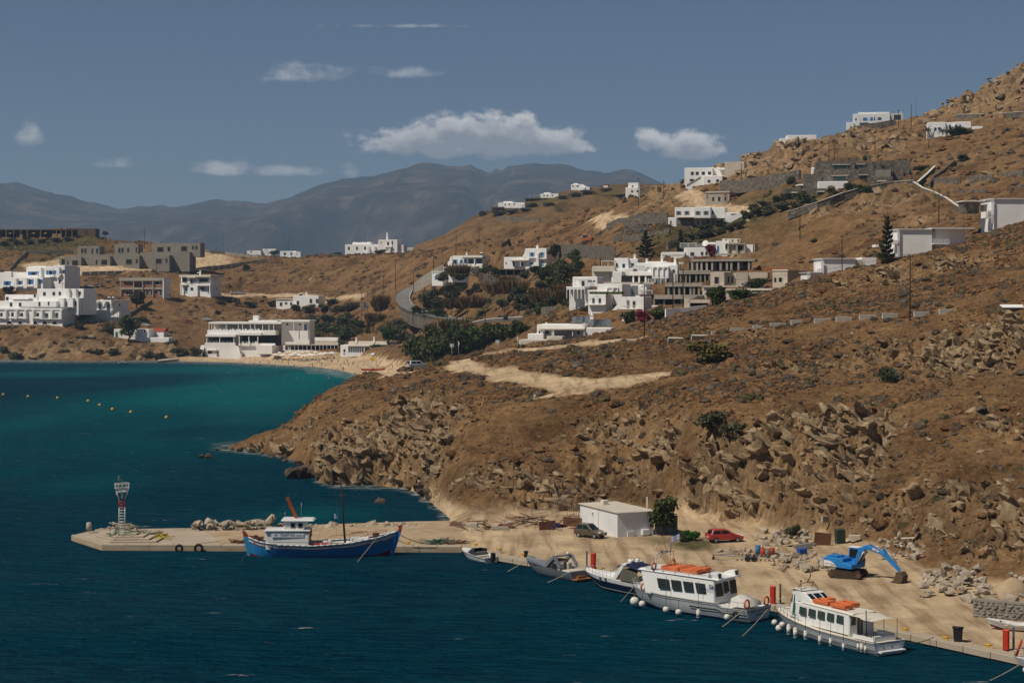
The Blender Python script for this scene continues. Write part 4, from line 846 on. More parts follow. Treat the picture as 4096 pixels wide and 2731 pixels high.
def wall_run(name, label, zf, pts, h, m, th=.35, cat='wall', panel=None, hits=None, cap=None, sink=1.2, pname='panel'):
 """a wall standing on the ground along pixel points; panel = length of single panels"""
 P = [hit(*zpt(zf, *p)) if hits is None else hits[i] for i, p in enumerate(pts)]; e = empty(name, P[0], 0, label, cat, kind='thing')
 w = MB(); c = MB(); O = Vector(P[0])
 for a, q in zip(P[:-1], P[1:]):
  d = Vector((q.x-a.x, q.y-a.y, 0)); n = max(1, int(round(d.length/(panel or 6.)))); s = Vector((-d.y, d.x, 0)).normalized()*th/2
  for i in range(n):
   g = .03 if panel else 0; f0, f1 = (i+g)/n, (i+1-g)/n; A = a.lerp(q, f0)-O; C_ = a.lerp(q, f1)-O; zz = [A-s, C_-s, C_+s, A+s]
   k = w if not panel else MB(); k.hexa([p-Vector((0,0,sink)) for p in zz], [p+Vector((0,0,h)) for p in zz])
   if panel: k.B(pname, m, e)
   if cap: s2 = s*1.5; zz = [A-s2, C_-s2, C_+s2, A+s2]; c.hexa([p+Vector((0,0,h)) for p in zz], [p+Vector((0,0,h+.18)) for p in zz])
 if not panel: w.B('masonry', m, e)
 if cap: c.B('coping', cap, e)
 return e
wall_run('panel_fence', 'grey panel fence climbing behind the unfinished villa', 1, [(105,540), (190,440), (285,358), (500,352), (770,350)], 2.0, CONC, .2, 'fence', 5.)
wall_run('panel_fence', 'long grey panel fence below the bulldozed yard', 1, [(855,588), (1200,578), (1600,565), (1950,560), (2150,530), (2352,512), (2560,480), (2700,460), (2800,450)], 2.4, CONC, .2, 'fence', 5.)
wall_run('panel_fence', 'grey panel fence right of the bulldozed yard on the skyline', 1, [(2090,325), (2200,345), (2352,362), (2480,380), (2700,400)], 1.8, CONC, .2, 'fence', 5.)
b = B('hotel_block', 'white hotel block with blue shutters, highest of the seaside hotel', 1, 275, 715, yaw=-27, cat='hotel')
b.bx('wall', 275, 735, 490, 715, 0, 12, down=5); b.bx('wall', -60, 275, 545, 715, 1, 10, down=5); b.bx('wall', 0, 90, 536, 600, 0, 6)
b.bx('front_wing', 55, 525, 602, 715, -7, 0, down=6); b.bx('parapet', 600, 735, 478, 500, 0, 10); b.bx('parapet', 320, 500, 482, 500, 1, 9)
for a in ((330,395,540,585), (545,605,530,575)): b.wn(*a, 0, 'bb')
for a in ((445,468,545,582), (662,686,525,566), (710,738,524,562), (665,686,628,665)): b.wn(*a, 0, 'b')
for a in ((72,115,640,688), (225,262,638,675), (335,385,622,678), (460,500,624,662)): b.wn(*a, -7, 'bb')
for a in ((300,420,578,602,-1.4,0), (520,620,575,600,-1.4,0), (635,700,568,582,-1.4,0)): b.bx('balcony', *a)
for a in ((50,150,685,705,-8.5,-7), (195,290,680,700,-8.5,-7), (315,420,676,700,-8.5,-7)): b.bx('balcony', *a)
for x in (175, 300, 425): b.wedge(x, x+42, 612, 712, -8.6, -7.02)
for x in (420, 635): b.wedge(x, x+45, 500, 602, -1.5, -.02)
b.pergola(500, 600, 508, 575, -1.4, 0); b.chim(297, 465, 490); b.chim(645, 458, 480); b.chim(180, 590, 602, -3); b.chim(437, 560, 602, -3); b.arcade(700, 735, 650, 708, 1, -.3, -.02)
b = B('hotel_block', 'white hotel terraces with grey windows and arched ground floor openings', 1, -70, 1090, yaw=-22, cat='hotel')
b.bx('ground_floor', -70, 735, 925, 1090, 0, 11, down=4); b.bx('middle_floor', -70, 640, 845, 925, 4, 12); b.bx('upper_floor', 380, 915, 718, 925, 9, 20, down=3); b.bx('upper_floor', 0, 400, 778, 870, 9, 18); b.bx('middle_wing', 640, 880, 815, 925, 6, 14, down=3)
b.bx('parapet', -70, 360, 918, 940, -.5, 4); b.bx('parapet', 210, 735, 922, 940, -.4, 4); b.bx('terrace_wall', 70, 300, 815, 832, 6, 9); b.bx('sun_deck', 230, 800, 908, 918, 3, 12, GREYP)
for a in ((10,42,968,1014), (140,172,965,1012), (250,282,968,1012), (437,468,968,1010), (540,572,970,1028), (655,688,965,1028)): b.wn(*a, 0, 'g')
for a in ((95,126,862,906), (202,232,862,906), (430,455,855,900), (540,558,852,893)): b.wn(*a, 4, 'g')
for a in ((715,746,850,895), (826,856,845,895)): b.wn(*a, 6, 'g')
for a in ((450,482,752,792), (560,592,750,790), (632,660,750,788), (752,780,750,800), (862,890,745,796), (342,368,775,806), (12,45,803,840)): b.wn(*a, 9, 'g')
for a in ((-20,70,1010,1030), (118,210,1010,1030), (230,330,1010,1030), (420,490,1010,1030)): b.bx('balcony', *a, -1.3, 0)
b.rail(485, 600, 1010, 1030, -1.2); b.rail(610, 720, 1008, 1028, -1.2); b.bx('balcony_floor', 480, 725, 1028, 1035, -1.3, 0)
for x in (60, 185, 290, 378, 480, 592, 700): b.wedge(x, x+32, 935, 1032, -1.4, -.02)
for x in (680, 785): b.wedge(x, x+40, 815, 915, 4.5, 5.98)
for x in (720, 800, 890): b.wedge(x, x+40, 720, 815, 7.4, 8.98)
for x0, x1 in ((85,158), (222,275), (395,455), (500,565), (614,680)): b.arcade(x0, x1, 1050, 1084, 1, -.25, -.02, rise=.9); b.bx('arch_shade', x0+8, x1-8, 1058, 1084, -.1, -.01, DARK, 0)  # near-black sheet paints the shade inside each arch
for i, x in enumerate((392, 516)):
 u, v = zpt(1, x, 905); e = empty('parasol', W(u, v, b.D+4), 0, ('dark parasol on the hotel sun deck, the one beside the planter', 'dark parasol on the hotel sun deck, the one by the dividing wall')[i], 'parasol', 'parasols on the hotel deck'); MB().cyl((0,0,2.1), (0,0,2.7), 1.5, .08, 8).B('shade', GREYP, e); MB().cyl((0,0,-.3), (0,0,2.2), .05).B('pole', WOOD, e)
b = B('arcade_house', 'white house with three arches on its upper terrace', 1, 920, 1040, yaw=-33, cat='house')
b.bx('lower_wall', 920, 1205, 938, 1040, 0, 13, down=4); b.bx('back_wall', 920, 1205, 845, 938, 2.2, 13); b.arcade(920, 1205, 842, 930, 3, -.2, .3); b.bx('roof', 920, 1205, 836, 846, -.2, 13); b.rail(925, 1200, 925, 940, 0)
for x in (965, 1035, 1140): b.door(x, x+34, 876, 930, 2.2)
b.wside(1205, 5, 6, 872, 905); b.wside(1205, 2.5, 4, 868, 925, WHITE); b.heater(1130, 836, 6); b.heater(1180, 836, 6); b.roof_bits((1040,1060,828,838,5))
MB().prism([(0,0),(6,0),(6,2.6)], -.5, .7).B('outside_stair', WHITE, b.e, (b.X(1215, -1), -1.5, b.Zc(1010)))
b = B('brick_shell', 'half built red brick house with white slabs on the left slope', 1, 1255, 798, yaw=-12, cat='house')
b.bx('roof_slab', 1250, 1728, 603, 636, 0, 9, CONCL); b.bx('floor_slab', 1255, 1500, 705, 726, 0, 9, CONCL); b.bx('floor_slab', 1500, 1728, 708, 724, .4, 9, CONCL); b.bx('brick_wall', 1262, 1500, 640, 706, 3.5, 8.5, BRICK); b.bx('brick_wall', 1500, 1725, 636, 708, 1, 8.8, BRICK); b.bx('brick_wall', 1270, 1720, 726, 798, 1, 8.6, BRICK, down=3); b.bx('parapet', 1262, 1395, 684, 706, .2, .5, BRICK)
b.post((1258, 1402, 1500, 1612, 1720), 636, 800, .3, .45, CONCL, 'column'); b.bx('side_wall', 1722, 1732, 605, 795, 0, 9, WHITE, 0, down=3)
for a in ((1305,1350,735,786), (1365,1402,735,785), (1530,1568,735,792), (1582,1610,735,795), (1628,1668,732,780), (1680,1708,730,796), (1622,1690,640,682), (1535,1572,655,682), (1590,1618,655,706)): b.wn(*a, 1, 'e')
b.wn(1330, 1352, 655, 700, 3.5, 'e'); b.wn(1452, 1485, 645, 706, 3.5, 'e'); b.post((1395, 1585), 580, 603, 2, .3, CONCL, 'column_stub')
b = B('white_house', 'white two storey house with pale blue doors and balconies on the left slope', 1, 1880, 778, yaw=-24, cat='house')
b.bx('wall', 1882, 2222, 598, 778, 2, 12, down=4); b.bx('roof', 1872, 2230, 576, 598, -.6, 12, CREAM); b.bx('balcony_floor', 1880, 1965, 664, 682, 0, 2.4); b.bx('balcony_floor', 2075, 2226, 668, 690, 0, 2.4); b.bx('stair_bay', 1965, 2078, 640, 778, .8, 3, down=3); b.bx('awning', 1960, 2060, 598, 606, -1, 2, CREAM)
b.post((1890, 2218), 676, 776, .4, .5, WHITE, 'column'); b.rail(1885, 1955, 646, 664, .2); b.rail(2078, 2222, 650, 668, .2); b.rail(1980, 2028, 652, 672, .7)
for a, y, st in (((1898,1952,604,655), 2, 'g'), ((1996,2026,615,672), .8, 'w'), ((2085,2200,606,655), 2, 'g'), ((1998,2030,705,738), .8, 's'), ((2112,2148,700,735), 2, 'ss')): b.wn(*a, y, st)
b.door(1930, 1956, 700, 766, 2, SKYB); b.door(2186, 2206, 700, 768, 2, SKYB); b.wside(2222, 5, 6, 615, 640, SKYB, 2); b.wside(2222, 7, 8.2, 700, 735, SKYB, 2); b.chim(2100, 530, 578); b.heater(2065, 576, 5)
# the water-side chapel and store
b = B('beach_chapel', 'small white chapel with a red tiled roof above the water', 1, 1565, 1222, yaw=-18, cat='chapel'); b.bx('wall', 1565, 1720, 1165, 1222, 0, 5, down=3, bev=0); a, c = b.X(1558, 0), b.X(1726, 0); z = b.Zc(1165); MB().prism([(-.2, z), (5.2, z), (2.5, z+1.6)], a, c).B('roof', REDT, None).parent = b.e
_r = [o for o in b.e.children if o.name.startswith('roof')][0]; _r.rotation_euler = (0, 0, R(90)); _r.scale = (1, -1, 1); b.wn(1605, 1622, 1185, 1200, 0, 'w')
b = B('beach_store', 'low white store with a green door under the big tree', 1, 1190, 1225, yaw=-10, cat='house'); b.bx('wall', 1190, 1570, 1140, 1225, 0, 7, down=3); b.door(1208, 1232, 1168, 1222, 0, mk('green_paint', (.02,.14,.06), .6)); b.wn(1515, 1538, 1145, 1172, 0, 'g'); b.bx('terrace', 1440, 1800, 1225, 1250, -3, 4, WHITE, down=2)
wall_run('sea_wall', 'pale stone wall along the coast road under the hotel', 1, [(-40,1165), (100,1150), (250,1140), (260,1122), (500,1125), (745,1128)], 1.6, STONE, cap=None); wall_run('garden_wall', 'grey garden wall below the arcade house', 1, [(880,1122), (1000,1120), (1230,1115)], 3.6, CONCL)
wall_run('stair_wall', 'stone wall descending beside the brick house path', 1, [(1590,870), (1480,930), (1400,985), (1330,1010)], 1.8, STONE)
# ---------------------------------------------------------------- beach restaurants
b = B('restaurant', 'large white three storey beach restaurant with open terraces', 2, 50, 1112, yaw=-9, cat='restaurant')
b.bx('basement', 50, 400, 1000, 1112, 0, 14, down=4); b.bx('basement', 400, 800, 1000, 1112, 2, 14, down=4); b.wn(78, 128, 1055, 1082, 0, 'g'); b.door(178, 202, 1050, 1112, 0, GREYP); b.bx('awning', 72, 175, 1040, 1050, -.8, 0)
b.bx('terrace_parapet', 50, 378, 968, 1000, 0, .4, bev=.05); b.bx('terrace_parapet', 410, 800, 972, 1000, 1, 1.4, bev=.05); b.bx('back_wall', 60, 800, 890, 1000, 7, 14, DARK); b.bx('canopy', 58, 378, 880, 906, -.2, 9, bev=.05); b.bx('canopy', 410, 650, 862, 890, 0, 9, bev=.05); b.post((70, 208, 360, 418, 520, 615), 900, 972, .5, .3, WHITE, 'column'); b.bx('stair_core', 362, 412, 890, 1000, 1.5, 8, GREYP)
b.bx('upper_floor', 68, 800, 838, 888, 2, 14, WHITE); b.bx('back_wall', 110, 850, 770, 840, 9, 16, CREAM); b.bx('roof', 82, 860, 752, 772, 2, 16, WHITE, .05); b.bx('roof', 505, 860, 735, 752, 4, 16, WHITE, .05); b.post((86, 115, 270, 400, 446, 530, 578, 660, 728, 778), 770, 840, 2.4, .25, WHITE, 'column')
b.bx('wing', 850, 1150, 736, 850, 6, 15, down=6); b.bx('roof', 800, 1155, 732, 752, 4, 15); b.post((985, 1085), 750, 845, 4.2, .25); b.door(1094, 1118, 776, 838, 6); b.wn(900, 925, 765, 785, 6, 'g'); b.wn(1035, 1060, 770, 785, 6, 'g'); b.bx('stair_tower', 538, 598, 685, 745, 8, 11); b.bx('terrace', 610, 780, 990, 1015, -3, 2, down=3)
for i in range(9): unit('step', US, WHITE, b.e, b.X(385, 0)-.2*i+1, b.X(430, 0)-.2*i+1, -2.2+.25*i, 0.6, b.Zc(1112)-1, b.Zc(1112)+(i+1)*.5)
for i in range(13): unit('step', US, WHITE, b.e, b.X(5, 0), b.X(48, 0), -5+.45*i, 2, b.Zc(1118)-1, b.Zc(1118)+i*.45)
for nm, zs, ys, xs in (('upper', 840, 3, range(130, 640, 34)), ('lower', 972, 1.8, list(range(90, 350, 36))+list(range(440, 610, 36)))):
 for i, x in enumerate(xs):
  u, v = zpt(2, x, zs); t_ = obj('dining_table', shared(US, FRAMEW), None, None); q = b.e.matrix_world if 0 else None
  c_, s_ = math.cos(b.t), math.sin(b.t); lx, ly = b.X(x, ys), ys+.8*(i % 2); t_.location = (b.p.x+lx*c_-ly*s_, b.p.y+lx*s_+ly*c_, b.p.z+b.Zc(zs)); t_.rotation_euler = (0, 0, b.t); t_.scale = (.9, .9, .8)
  tag(t_, 'white clothed dining table on the '+nm+' terrace of the beach restaurant', 'table', nm+' terrace tables')
b = B('beach_taverna', 'low white taverna with a cream canopy and white posts behind the parasols', 2, 885, 1062, yaw=-6, cat='restaurant')
b.bx('back_wall', 890, 1460, 985, 1062, 7, 9, CREAM, down=4); b.bx('shade_infill', 1240, 1455, 995, 1062, 5, 7, DARK, down=3); b.canopy(880, 1445, 985, 995, 0, 8, CANVAS, drop=-.0); b.canopy(880, 1445, 948, 985, 3, 9, CANVAS); b.bx('roof_parapet', 1128, 1430, 918, 952, 8, 13); b.post((890, 945, 990, 1030, 1075, 1120, 1165, 1210, 1255, 1290, 1330, 1370, 1410, 1450), 988, 1066, .2, .2); b.bx('low_wall', 885, 1240, 1046, 1064, 0, .5, down=3); b.bx('ramp', 820, 890, 1000, 1050, 1, 6, down=3)  # near-black block paints the shade at the back of the taverna
b = B('beach_taverna', 'low white taverna with tall glass panes and two chimneys by the lifeguard tower', 2, 1468, 1095, yaw=-14, cat='restaurant')
b.bx('end_wall', 1468, 1552, 992, 1095, 0, 9, down=3); b.wn(1500, 1520, 1035, 1065, 0, 'b'); b.wn(1500, 1516, 1078, 1092, 0, 'b'); b.bx('back_wall', 1552, 2050, 985, 1095, 3.5, 10, CREAM, down=3); b.bx('roof', 1545, 1830, 992, 1008, -.4, 9, CREAM); b.bx('roof', 1542, 2062, 958, 990, 5, 13, CREAM); b.bx('sill_wall', 1552, 1722, 1072, 1095, 0, .4, down=3)
for x in range(1556, 1716, 20): b.wn(x, x+19, 1012, 1072, .1, 'w')
for x in range(1832, 2000, 34): b.wn(x, x+32, 1022, 1076, 3, 'w')
b.post((1725, 1790, 1830), 1008, 1095, 0, .3); b.chim(1628, 915, 962, 5); b.chim(1818, 908, 958, 5); b.bx('terrace_wall', 1480, 2000, 1095, 1112, -4, -3.5, down=3); b.bx('terrace_wall', 2000, 2200, 1128, 1150, -4, -3.6, CREAM, down=3)
b = B('white_house', 'small low white house with a water heater among the scrub', 2, 790, 602, yaw=-16, cat='house')
b.bx('wall', 790, 975, 514, 602, 2, 9, down=3); b.bx('wall', 978, 1255, 478, 592, 0, 9, down=4); b.bx('roof', 788, 978, 508, 518, 1.5, 9, CREAM); b.bx('porch', 955, 1030, 578, 612, -3, 0, CREAM, down=3)
for x0, x1, t, bb, y in ((1018,1046,530,576,0), (1225,1252,510,555,0), (1158,1185,510,555,0), (830,858,545,585,2), (942,966,545,585,2), (885,912,545,568,2)): b.wn(x0, x1, t, bb, y, 'g')
b.heater(1055, 480, 3); b.chim(1116, 440, 480)
b = B('white_house', 'white cottage with a red tiled edge on the skyline left of centre', 2, 490, 42, yaw=-10, cat='house'); b.bx('wall', 490, 640, 5, 42, 0, 6, down=3); b.bx('roof', 488, 642, 0, 6, 0, 6, REDT); b.wn(528, 545, 12, 28, 0, 'g')
b = B('white_house', 'white flat roofed house behind a bush on the skyline', 2, 645, 42, yaw=-10, cat='house'); b.bx('wall', 648, 790, -12, 42, 2, 9, down=3); b.bx('wall', 840, 1010, 12, 62, 0, 8, down=3); b.bx('wall', 975, 1065, 22, 82, -3, 4, down=3); b.wn(880, 905, 28, 55, 0, 'g'); b.wn(952, 970, 25, 58, 0, 'g'); b.wn(1020, 1030, 40, 50, -3, 'g')
b = B('white_hotel', 'white crest hotel with stepped terraces and a tall chimney on the skyline', 8, 145, 765, yaw=-12, cat='hotel')
b.bx('wall', 145, 390, 684, 765, 0, 10, down=3); b.bx('wall', 390, 530, 652, 765, -1, 10, down=3); b.bx('wall', 195, 330, 668, 690, 4, 10); b.bx('wing', 530, 575, 690, 765, 1, 9, down=3)
for x in (172, 232, 292): b.wn(x-6, x+8, 700, 724, 0, 'g')
for x in (215, 245, 280): b.wn(x, x+14, 746, 762, 0, 'b')
for a in ((455,470,668,694), (408,418,668,676), (488,498,660,690)): b.wn(*a, -1, 'g')
for x in (300, 345, 455): b.wedge(x, x+24, 700, 760, -2, -.02)
b.bx('balcony', 440, 490, 695, 710, -2.2, -1); b.chim(452, 598, 655, 3, .9); b.roof_bits((200,220,664,670,5), (265,280,664,670,5), (300,330,664,670,5)); b.post((545, 560, 572), 690, 720, .9, .2)
b = B('garden_villa', 'low cream villa with sloping garden walls on the skyline', 8, 580, 748, yaw=-8, cat='house'); b.bx('wall', 580, 765, 706, 748, 0, 8, CREAM, down=3); b.bx('wall', 756, 872, 680, 720, 3, 10, CREAM, down=3); b.bx('gate_wall', 866, 888, 680, 716, 2, 9, STONE); b.wedge(622, 660, 703, 748, -.6, -.02, CREAM); b.bx('terrace_wall', 675, 800, 728, 744, -2, -1.6, CREAM)
for x in (588, 600, 612, 640): b.wn(x, x+9, 725, 740, 0, 'g')
# ---------------------------------------------------------------- road bend villas
b = B('white_villa', 'white two storey villa with a long porch and blue windows at the road bend', 3, 455, 512, yaw=-20, cat='villa')
b.bx('upper_floor', 545, 865, 326, 432, 2, 13); b.bx('roof', 545, 865, 318, 330, 2, 13, CREAM); b.bx('lower_floor', 505, 865, 430, 512, 2, 13, down=4); b.bx('parapet', 500, 865, 408, 434, .6, 1); b.canopy(455, 785, 434, 448, -2.5, 2, CREAM, drop=.1); b.canopy(650, 870, 342, 352, 0, 3, WOOD); b.post((462, 512, 570, 625, 672, 742), 448, 512, -2.2, .25); b.wedge(498, 548, 330, 410, .6, 1.2)
for a in ((572,592,362,402), (635,650,362,402), (675,690,362,400)): b.wn(*a, 2, 'bs')
b.wn(715, 775, 358, 405, 2, 'g'); b.wn(812, 845, 358, 402, 2, 'bb'); b.post((782,), 348, 410, .3, .4)
for x in (520, 590, 690): b.wn(x, x+40, 455, 500, 2, 'b')
b.wside(865, 6, 7.2, 360, 385, GLASS, 2); b.wside(865, 10, 11.5, 358, 385, BLUE, 2); b.chim(698, 285, 322); b.chim(1020, 300, 325, 12); b.heater(850, 320, 6)
b = B('white_villa', 'tall white villa with rounded corners and pale blue shutters above the road bend', 3, 1085, 442, yaw=-24, cat='villa')
b.bx('tower', 1308, 1528, 248, 442, 0, 14, down=5); b.bx('wing', 1085, 1310, 336, 442, 1, 10, down=5); b.canopy(1140, 1335, 366, 376, -1.5, 2, CREAM); b.post((1258,), 376, 436, -1.2, .2); b.wn(1180, 1198, 388, 432, 1, 'g'); b.wn(1265, 1290, 392, 428, 1, 's'); b.wn(1105, 1115, 388, 412, 1, 's')
b.wn(1366, 1392, 290, 335, 0, 'ss'); b.wn(1468, 1492, 288, 345, 0, 'ss'); b.wn(1355, 1395, 390, 416, 0, 's'); b.door(1474, 1498, 380, 430, 0, SKYB); b.rail(1335, 1405, 330, 344, -.9); b.rail(1440, 1508, 325, 355, -.9); b.bx('balcony_floor', 1330, 1408, 343, 350, -1.1, 0); b.bx('balcony_floor', 1436, 1510, 354, 361, -1.1, 0)
b.wedge(1285, 1320, 270, 336, .2, .98); b.wedge(1410, 1445, 300, 440, -1.4, -.02); b.wside(1528, 6, 7.6, 288, 315); b.wside(1528, 11, 12, 285, 308); b.wside(1528, 11, 12, 375, 400); b.chim(1437, 212, 250, 5, .8)
b = B('car_port', 'stone car port with a cane roof below the tall white villa', 3, 960, 520, yaw=-10, cat='shelter'); b.bx('roof', 1015, 1300, 458, 466, 0, 6, WOODL); b.bx('back_wall', 1010, 1280, 466, 520, 5, 6, DARK, down=2); b.post((1030, 1110, 1190, 1265), 466, 520, .3, .35, STONE); b.bx('side_wall', 1265, 1330, 462, 525, .5, 5, STONE, down=2); b.bx('garden_wall', 960, 1380, 526, 560, -2, -1.5, STONE, down=3); b.bx('gate_post', 930, 952, 482, 545, -1, 0, STONE, down=3); b.bx('gate_wall', 865, 925, 505, 535, -1, -.5, STONE, down=3); b.bx('gate', 818, 866, 496, 540, -1, -.6, WOOD, down=2)
b = B('white_garage', 'small white garage with a blue door beside the road', 3, 333, 572, yaw=-22, cat='garage'); b.bx('wall', 333, 450, 492, 572, 0, 6, down=3); b.bx('roof', 330, 452, 486, 494, -.3, 6); b.door(366, 384, 532, 570, 0)
b = B('white_house', 'long low white house with rooftop solar panels behind the dirt road', 3, 1432, 1155, yaw=-10, cat='house', D=470)
b.bx('wall', 1432, 1925, 1040, 1155, 2, 14, down=4); b.bx('wall', 1925, 2200, 1072, 1130, 0, 10, down=5); b.bx('parapet', 1475, 1780, 1036, 1068, 3, 13); b.canopy(1445, 1920, 1080, 1092, -1, 3, CREAM); b.post((1440, 1470, 1590, 1605, 1800, 1920), 1092, 1155, -.6, .2); b.wn(1450, 1475, 1100, 1145, 2, 'c'); b.wn(1510, 1570, 1100, 1145, 2, 'w'); b.bx('screen', 1610, 1798, 1092, 1152, 1, 1.2, GREYP); b.wn(1850, 1880, 1110, 1140, 2, 'b'); b.post((1922,), 1020, 1080, 0, .5)
b.bx('terrace', 1240, 1530, 1190, 1255, -9, -2, CREAM, .1, down=3); b.bx('terrace', 1530, 1690, 1158, 1200, -5, 2, CREAM, .1, down=3); b.bx('wing', 1335, 1500, 1135, 1180, -1, 5, down=3)
b.chim(2015, 930, 1010, 8, .9, WHITE); b.chim(1535, 1022, 1040, 6, .5)
for i, x in enumerate((1850, 1895, 1960, 2035, 2075, 2115, 2160)):
 y = 9 if i < 3 else 5; z = b.Zc(1030 if i < 3 else 1058); X_ = b.X(x, y); MB().hexa([(X_-1.2,y,z),(X_+1.2,y,z),(X_+1.2,y+1.2,z+1.7),(X_-1.2,y+1.2,z+1.7)], [(X_-1.2,y-.05,z+.08),(X_+1.2,y-.05,z+.08),(X_+1.2,y+1.15,z+1.78),(X_-1.2,y+1.15,z+1.78)]).B('solar_panel', mk('solar_glass', (.13,.15,.17), .2, .1, 1), b.e)
wall_run('road_wall', 'low white topped stone wall along the coast road', 3, [(760,1042), (900,1010), (1050,1000), (1300,988), (1550,982), (1760,975)], .9, STONE, cap=WHITE); wall_run('entrance_wall', 'tall rubble stone wall beside the entrance gate', 3, [(1480,960), (1560,958), (1655,955)], 3.2, STONE); wall_run('entrance_wall', 'rubble stone wall under the white apartments', 3, [(1785,955), (1870,950), (1960,940)], 4.0, STONE)
wall_run('field_wall', 'dry stone wall climbing the brown slope above the villas', 8, [(1275,690), (1310,675), (1330,650), (1400,615), (1450,600)], 1.0, STONE); wall_run('terrace_wall', 'long stepped stone retaining wall behind the tall villa', 3, [(1665,330), (1790,335), (1950,350), (2060,360), (2250,375)], 5.0, STONE)
# ---------------------------------------------------------------- apartment village
b = B('arcade_house', 'white house with five arches, lowest left of the apartment village', 4, -60, 1030, yaw=-16, cat='house', D=520)
b.bx('back_wall', -58, 235, 940, 1030, 2.5, 11, down=4); b.arcade(-90, 100, 925, 1030, 5, -.3, .3, pier=.2); b.bx('roof', -92, 102, 905, 928, -.3, 8); b.bx('upper_room', -20, 240, 800, 905, 5, 13); b.bx('wall', 100, 235, 940, 1030, .5, 4, down=3); b.pergola(0, 130, 826, 905, 1, 5); b.wn(75, 105, 842, 900, 5, 'g'); b.wn(135, 180, 840, 852, 5, 'g'); b.wn(190, 215, 840, 852, 5, 'g'); b.rail(-5, 60, 882, 905, 1.2)
b = B('apartment', 'white apartment with blue doors and a pergola, upper left of the village', 4, 180, 880, yaw=-14, cat='apartment', D=560)
b.bx('wall', 412, 560, 606, 760, 3, 12, down=4); b.bx('terrace', 180, 412, 692, 718, 0, 8, CREAM, down=1); b.pergola(278, 412, 632, 692, 1, 6, 12); b.wn(430, 450, 660, 705, 3, 'b'); b.wn(588, 616, 660, 705, 3, 'b'); b.wn(495, 525, 665, 710, 3, 's'); b.bx('wing', 560, 660, 612, 740, 4, 11, down=4); b.bx('lower_wall', 378, 600, 715, 800, 1, 10, down=4); b.rail(385, 480, 705, 720, .5); b.bx('pier', 385, 482, 748, 870, -3, 2, down=4); b.chim(632, 570, 612, 6); b.bx('base', 180, 380, 720, 800, 2, 9, CREAM, down=3)
b = B('apartment', 'white arched apartment with round chimneys at the heart of the village', 4, 560, 800, yaw=-13, cat='apartment', D=540)
b.bx('wall', 655, 1060, 655, 800, 3, 13, down=3); b.bx('parapet', 565, 800, 748, 792, -1, 4); b.bx('balcony_room', 795, 965, 690, 790, -2, 4, down=1); b.arcade(800, 960, 700, 790, 3, -2.4, -2.02, pier=.18); b.bx('back', 805, 955, 720, 790, -1.9, -1.8, DARK, 0); b.bx('end_room', 965, 1060, 680, 795, -1, 4, down=2); b.arcade(735, 800, 690, 748, 1, 2.6, 2.96); b.pergola(605, 700, 685, 745, 0, 3); b.chim(760, 612, 655, 5); b.chim(920, 585, 655, 6); b.chim(1052, 600, 660, 5); b.bx('roof_room', 760, 960, 640, 660, 4, 12); b.wn(1005, 1030, 728, 760, -1, 'g'); b.roof_bits((920,950,648,660,4), (1085,1105,648,672,3), (1110,1130,648,672,3))
b.bx('pool_deck', 240, 800, 862, 880, -8, 2, CREAM, .05, down=2); b.bx('shade_block', 485, 740, 790, 862, 0, 5, DARK); b.post((608, 668, 735), 792, 866, -.4, .5, WHITE, 'column'); b.bx('lower_room', 745, 935, 822, 885, -4, 2, GREYP); b.post((750, 820, 880, 930), 822, 900, -4.3, .2); b.canopy(725, 935, 890, 912, -6, -3, FRAMEW)  # near-black block paints the shade behind the columns
b = B('apartment', 'white terrace house with arched niches and a hedge on its roof terrace', 4, 140, 1070, yaw=-22, cat='apartment', D=500)
b.bx('upper_wall', 240, 500, 876, 985, 6, 14, down=3); b.arcade(335, 400, 910, 962, 1, 5.6, 5.96); b.arcade(408, 455, 912, 955, 1, 5.6, 5.96); b.bx('lower_wall', 138, 320, 985, 1180, 0, 12, down=4); b.wn(180, 204, 1026, 1082, 0, 'g'); b.wn(245, 270, 1026, 1082, 0, 'g'); b.rail(130, 300, 1072, 1092, -1); b.bx('balcony_floor', 128, 302, 1090, 1098, -1.2, 0); b.wside(320, 6, 7.6, 1040, 1075); b.bx('hedge', 150, 485, 958, 985, .5, 2, L_DARK, 0)
b = B('apartment', 'white block with an arched entrance beside the concrete frame', 4, 490, 985, yaw=-16, cat='apartment', D=510)
b.bx('wall', 492, 725, 880, 990, 0, 9, down=3); b.bx('side_room', 655, 740, 900, 990, -1, 4); b.arcade(510, 560, 905, 990, 1, -.3, -.02); b.rail(498, 555, 955, 990, -1.3); b.bx('recess', 590, 655, 895, 990, -.06, 0, GREYP, 0); b.pergola(655, 790, 940, 985, -3, 0)
b = B('apartment', 'small white block with two balconies above the bougainvillea', 4, 490, 1165, yaw=-20, cat='apartment', D=480)
b.bx('wall', 490, 715, 1012, 1165, 0, 8, down=4); b.wn(512, 538, 1055, 1110, 0, 'g'); b.wn(600, 628, 1055, 1130, 0, 'g'); b.rail(490, 560, 1098, 1135, -1); b.rail(580, 640, 1098, 1135, -1); b.bx('balcony_floor', 486, 645, 1133, 1142, -1.2, 0); MB().prism([(0,0),(4,0),(4,3.6),(3.4,3.6)], 0, .25).B('stair_wall', WHITE, b.e, (b.X(400), -.8, b.Zc(1150))); b.canopy(430, 640, 1140, 1165, -4, -.5, WOODL); b.wside(715, 3, 4, 1060, 1090)
b = B('apartment', 'white upper apartment with a pergola and a bougainvillea by its door', 4, 905, 640, yaw=-11, cat='apartment', D=580)
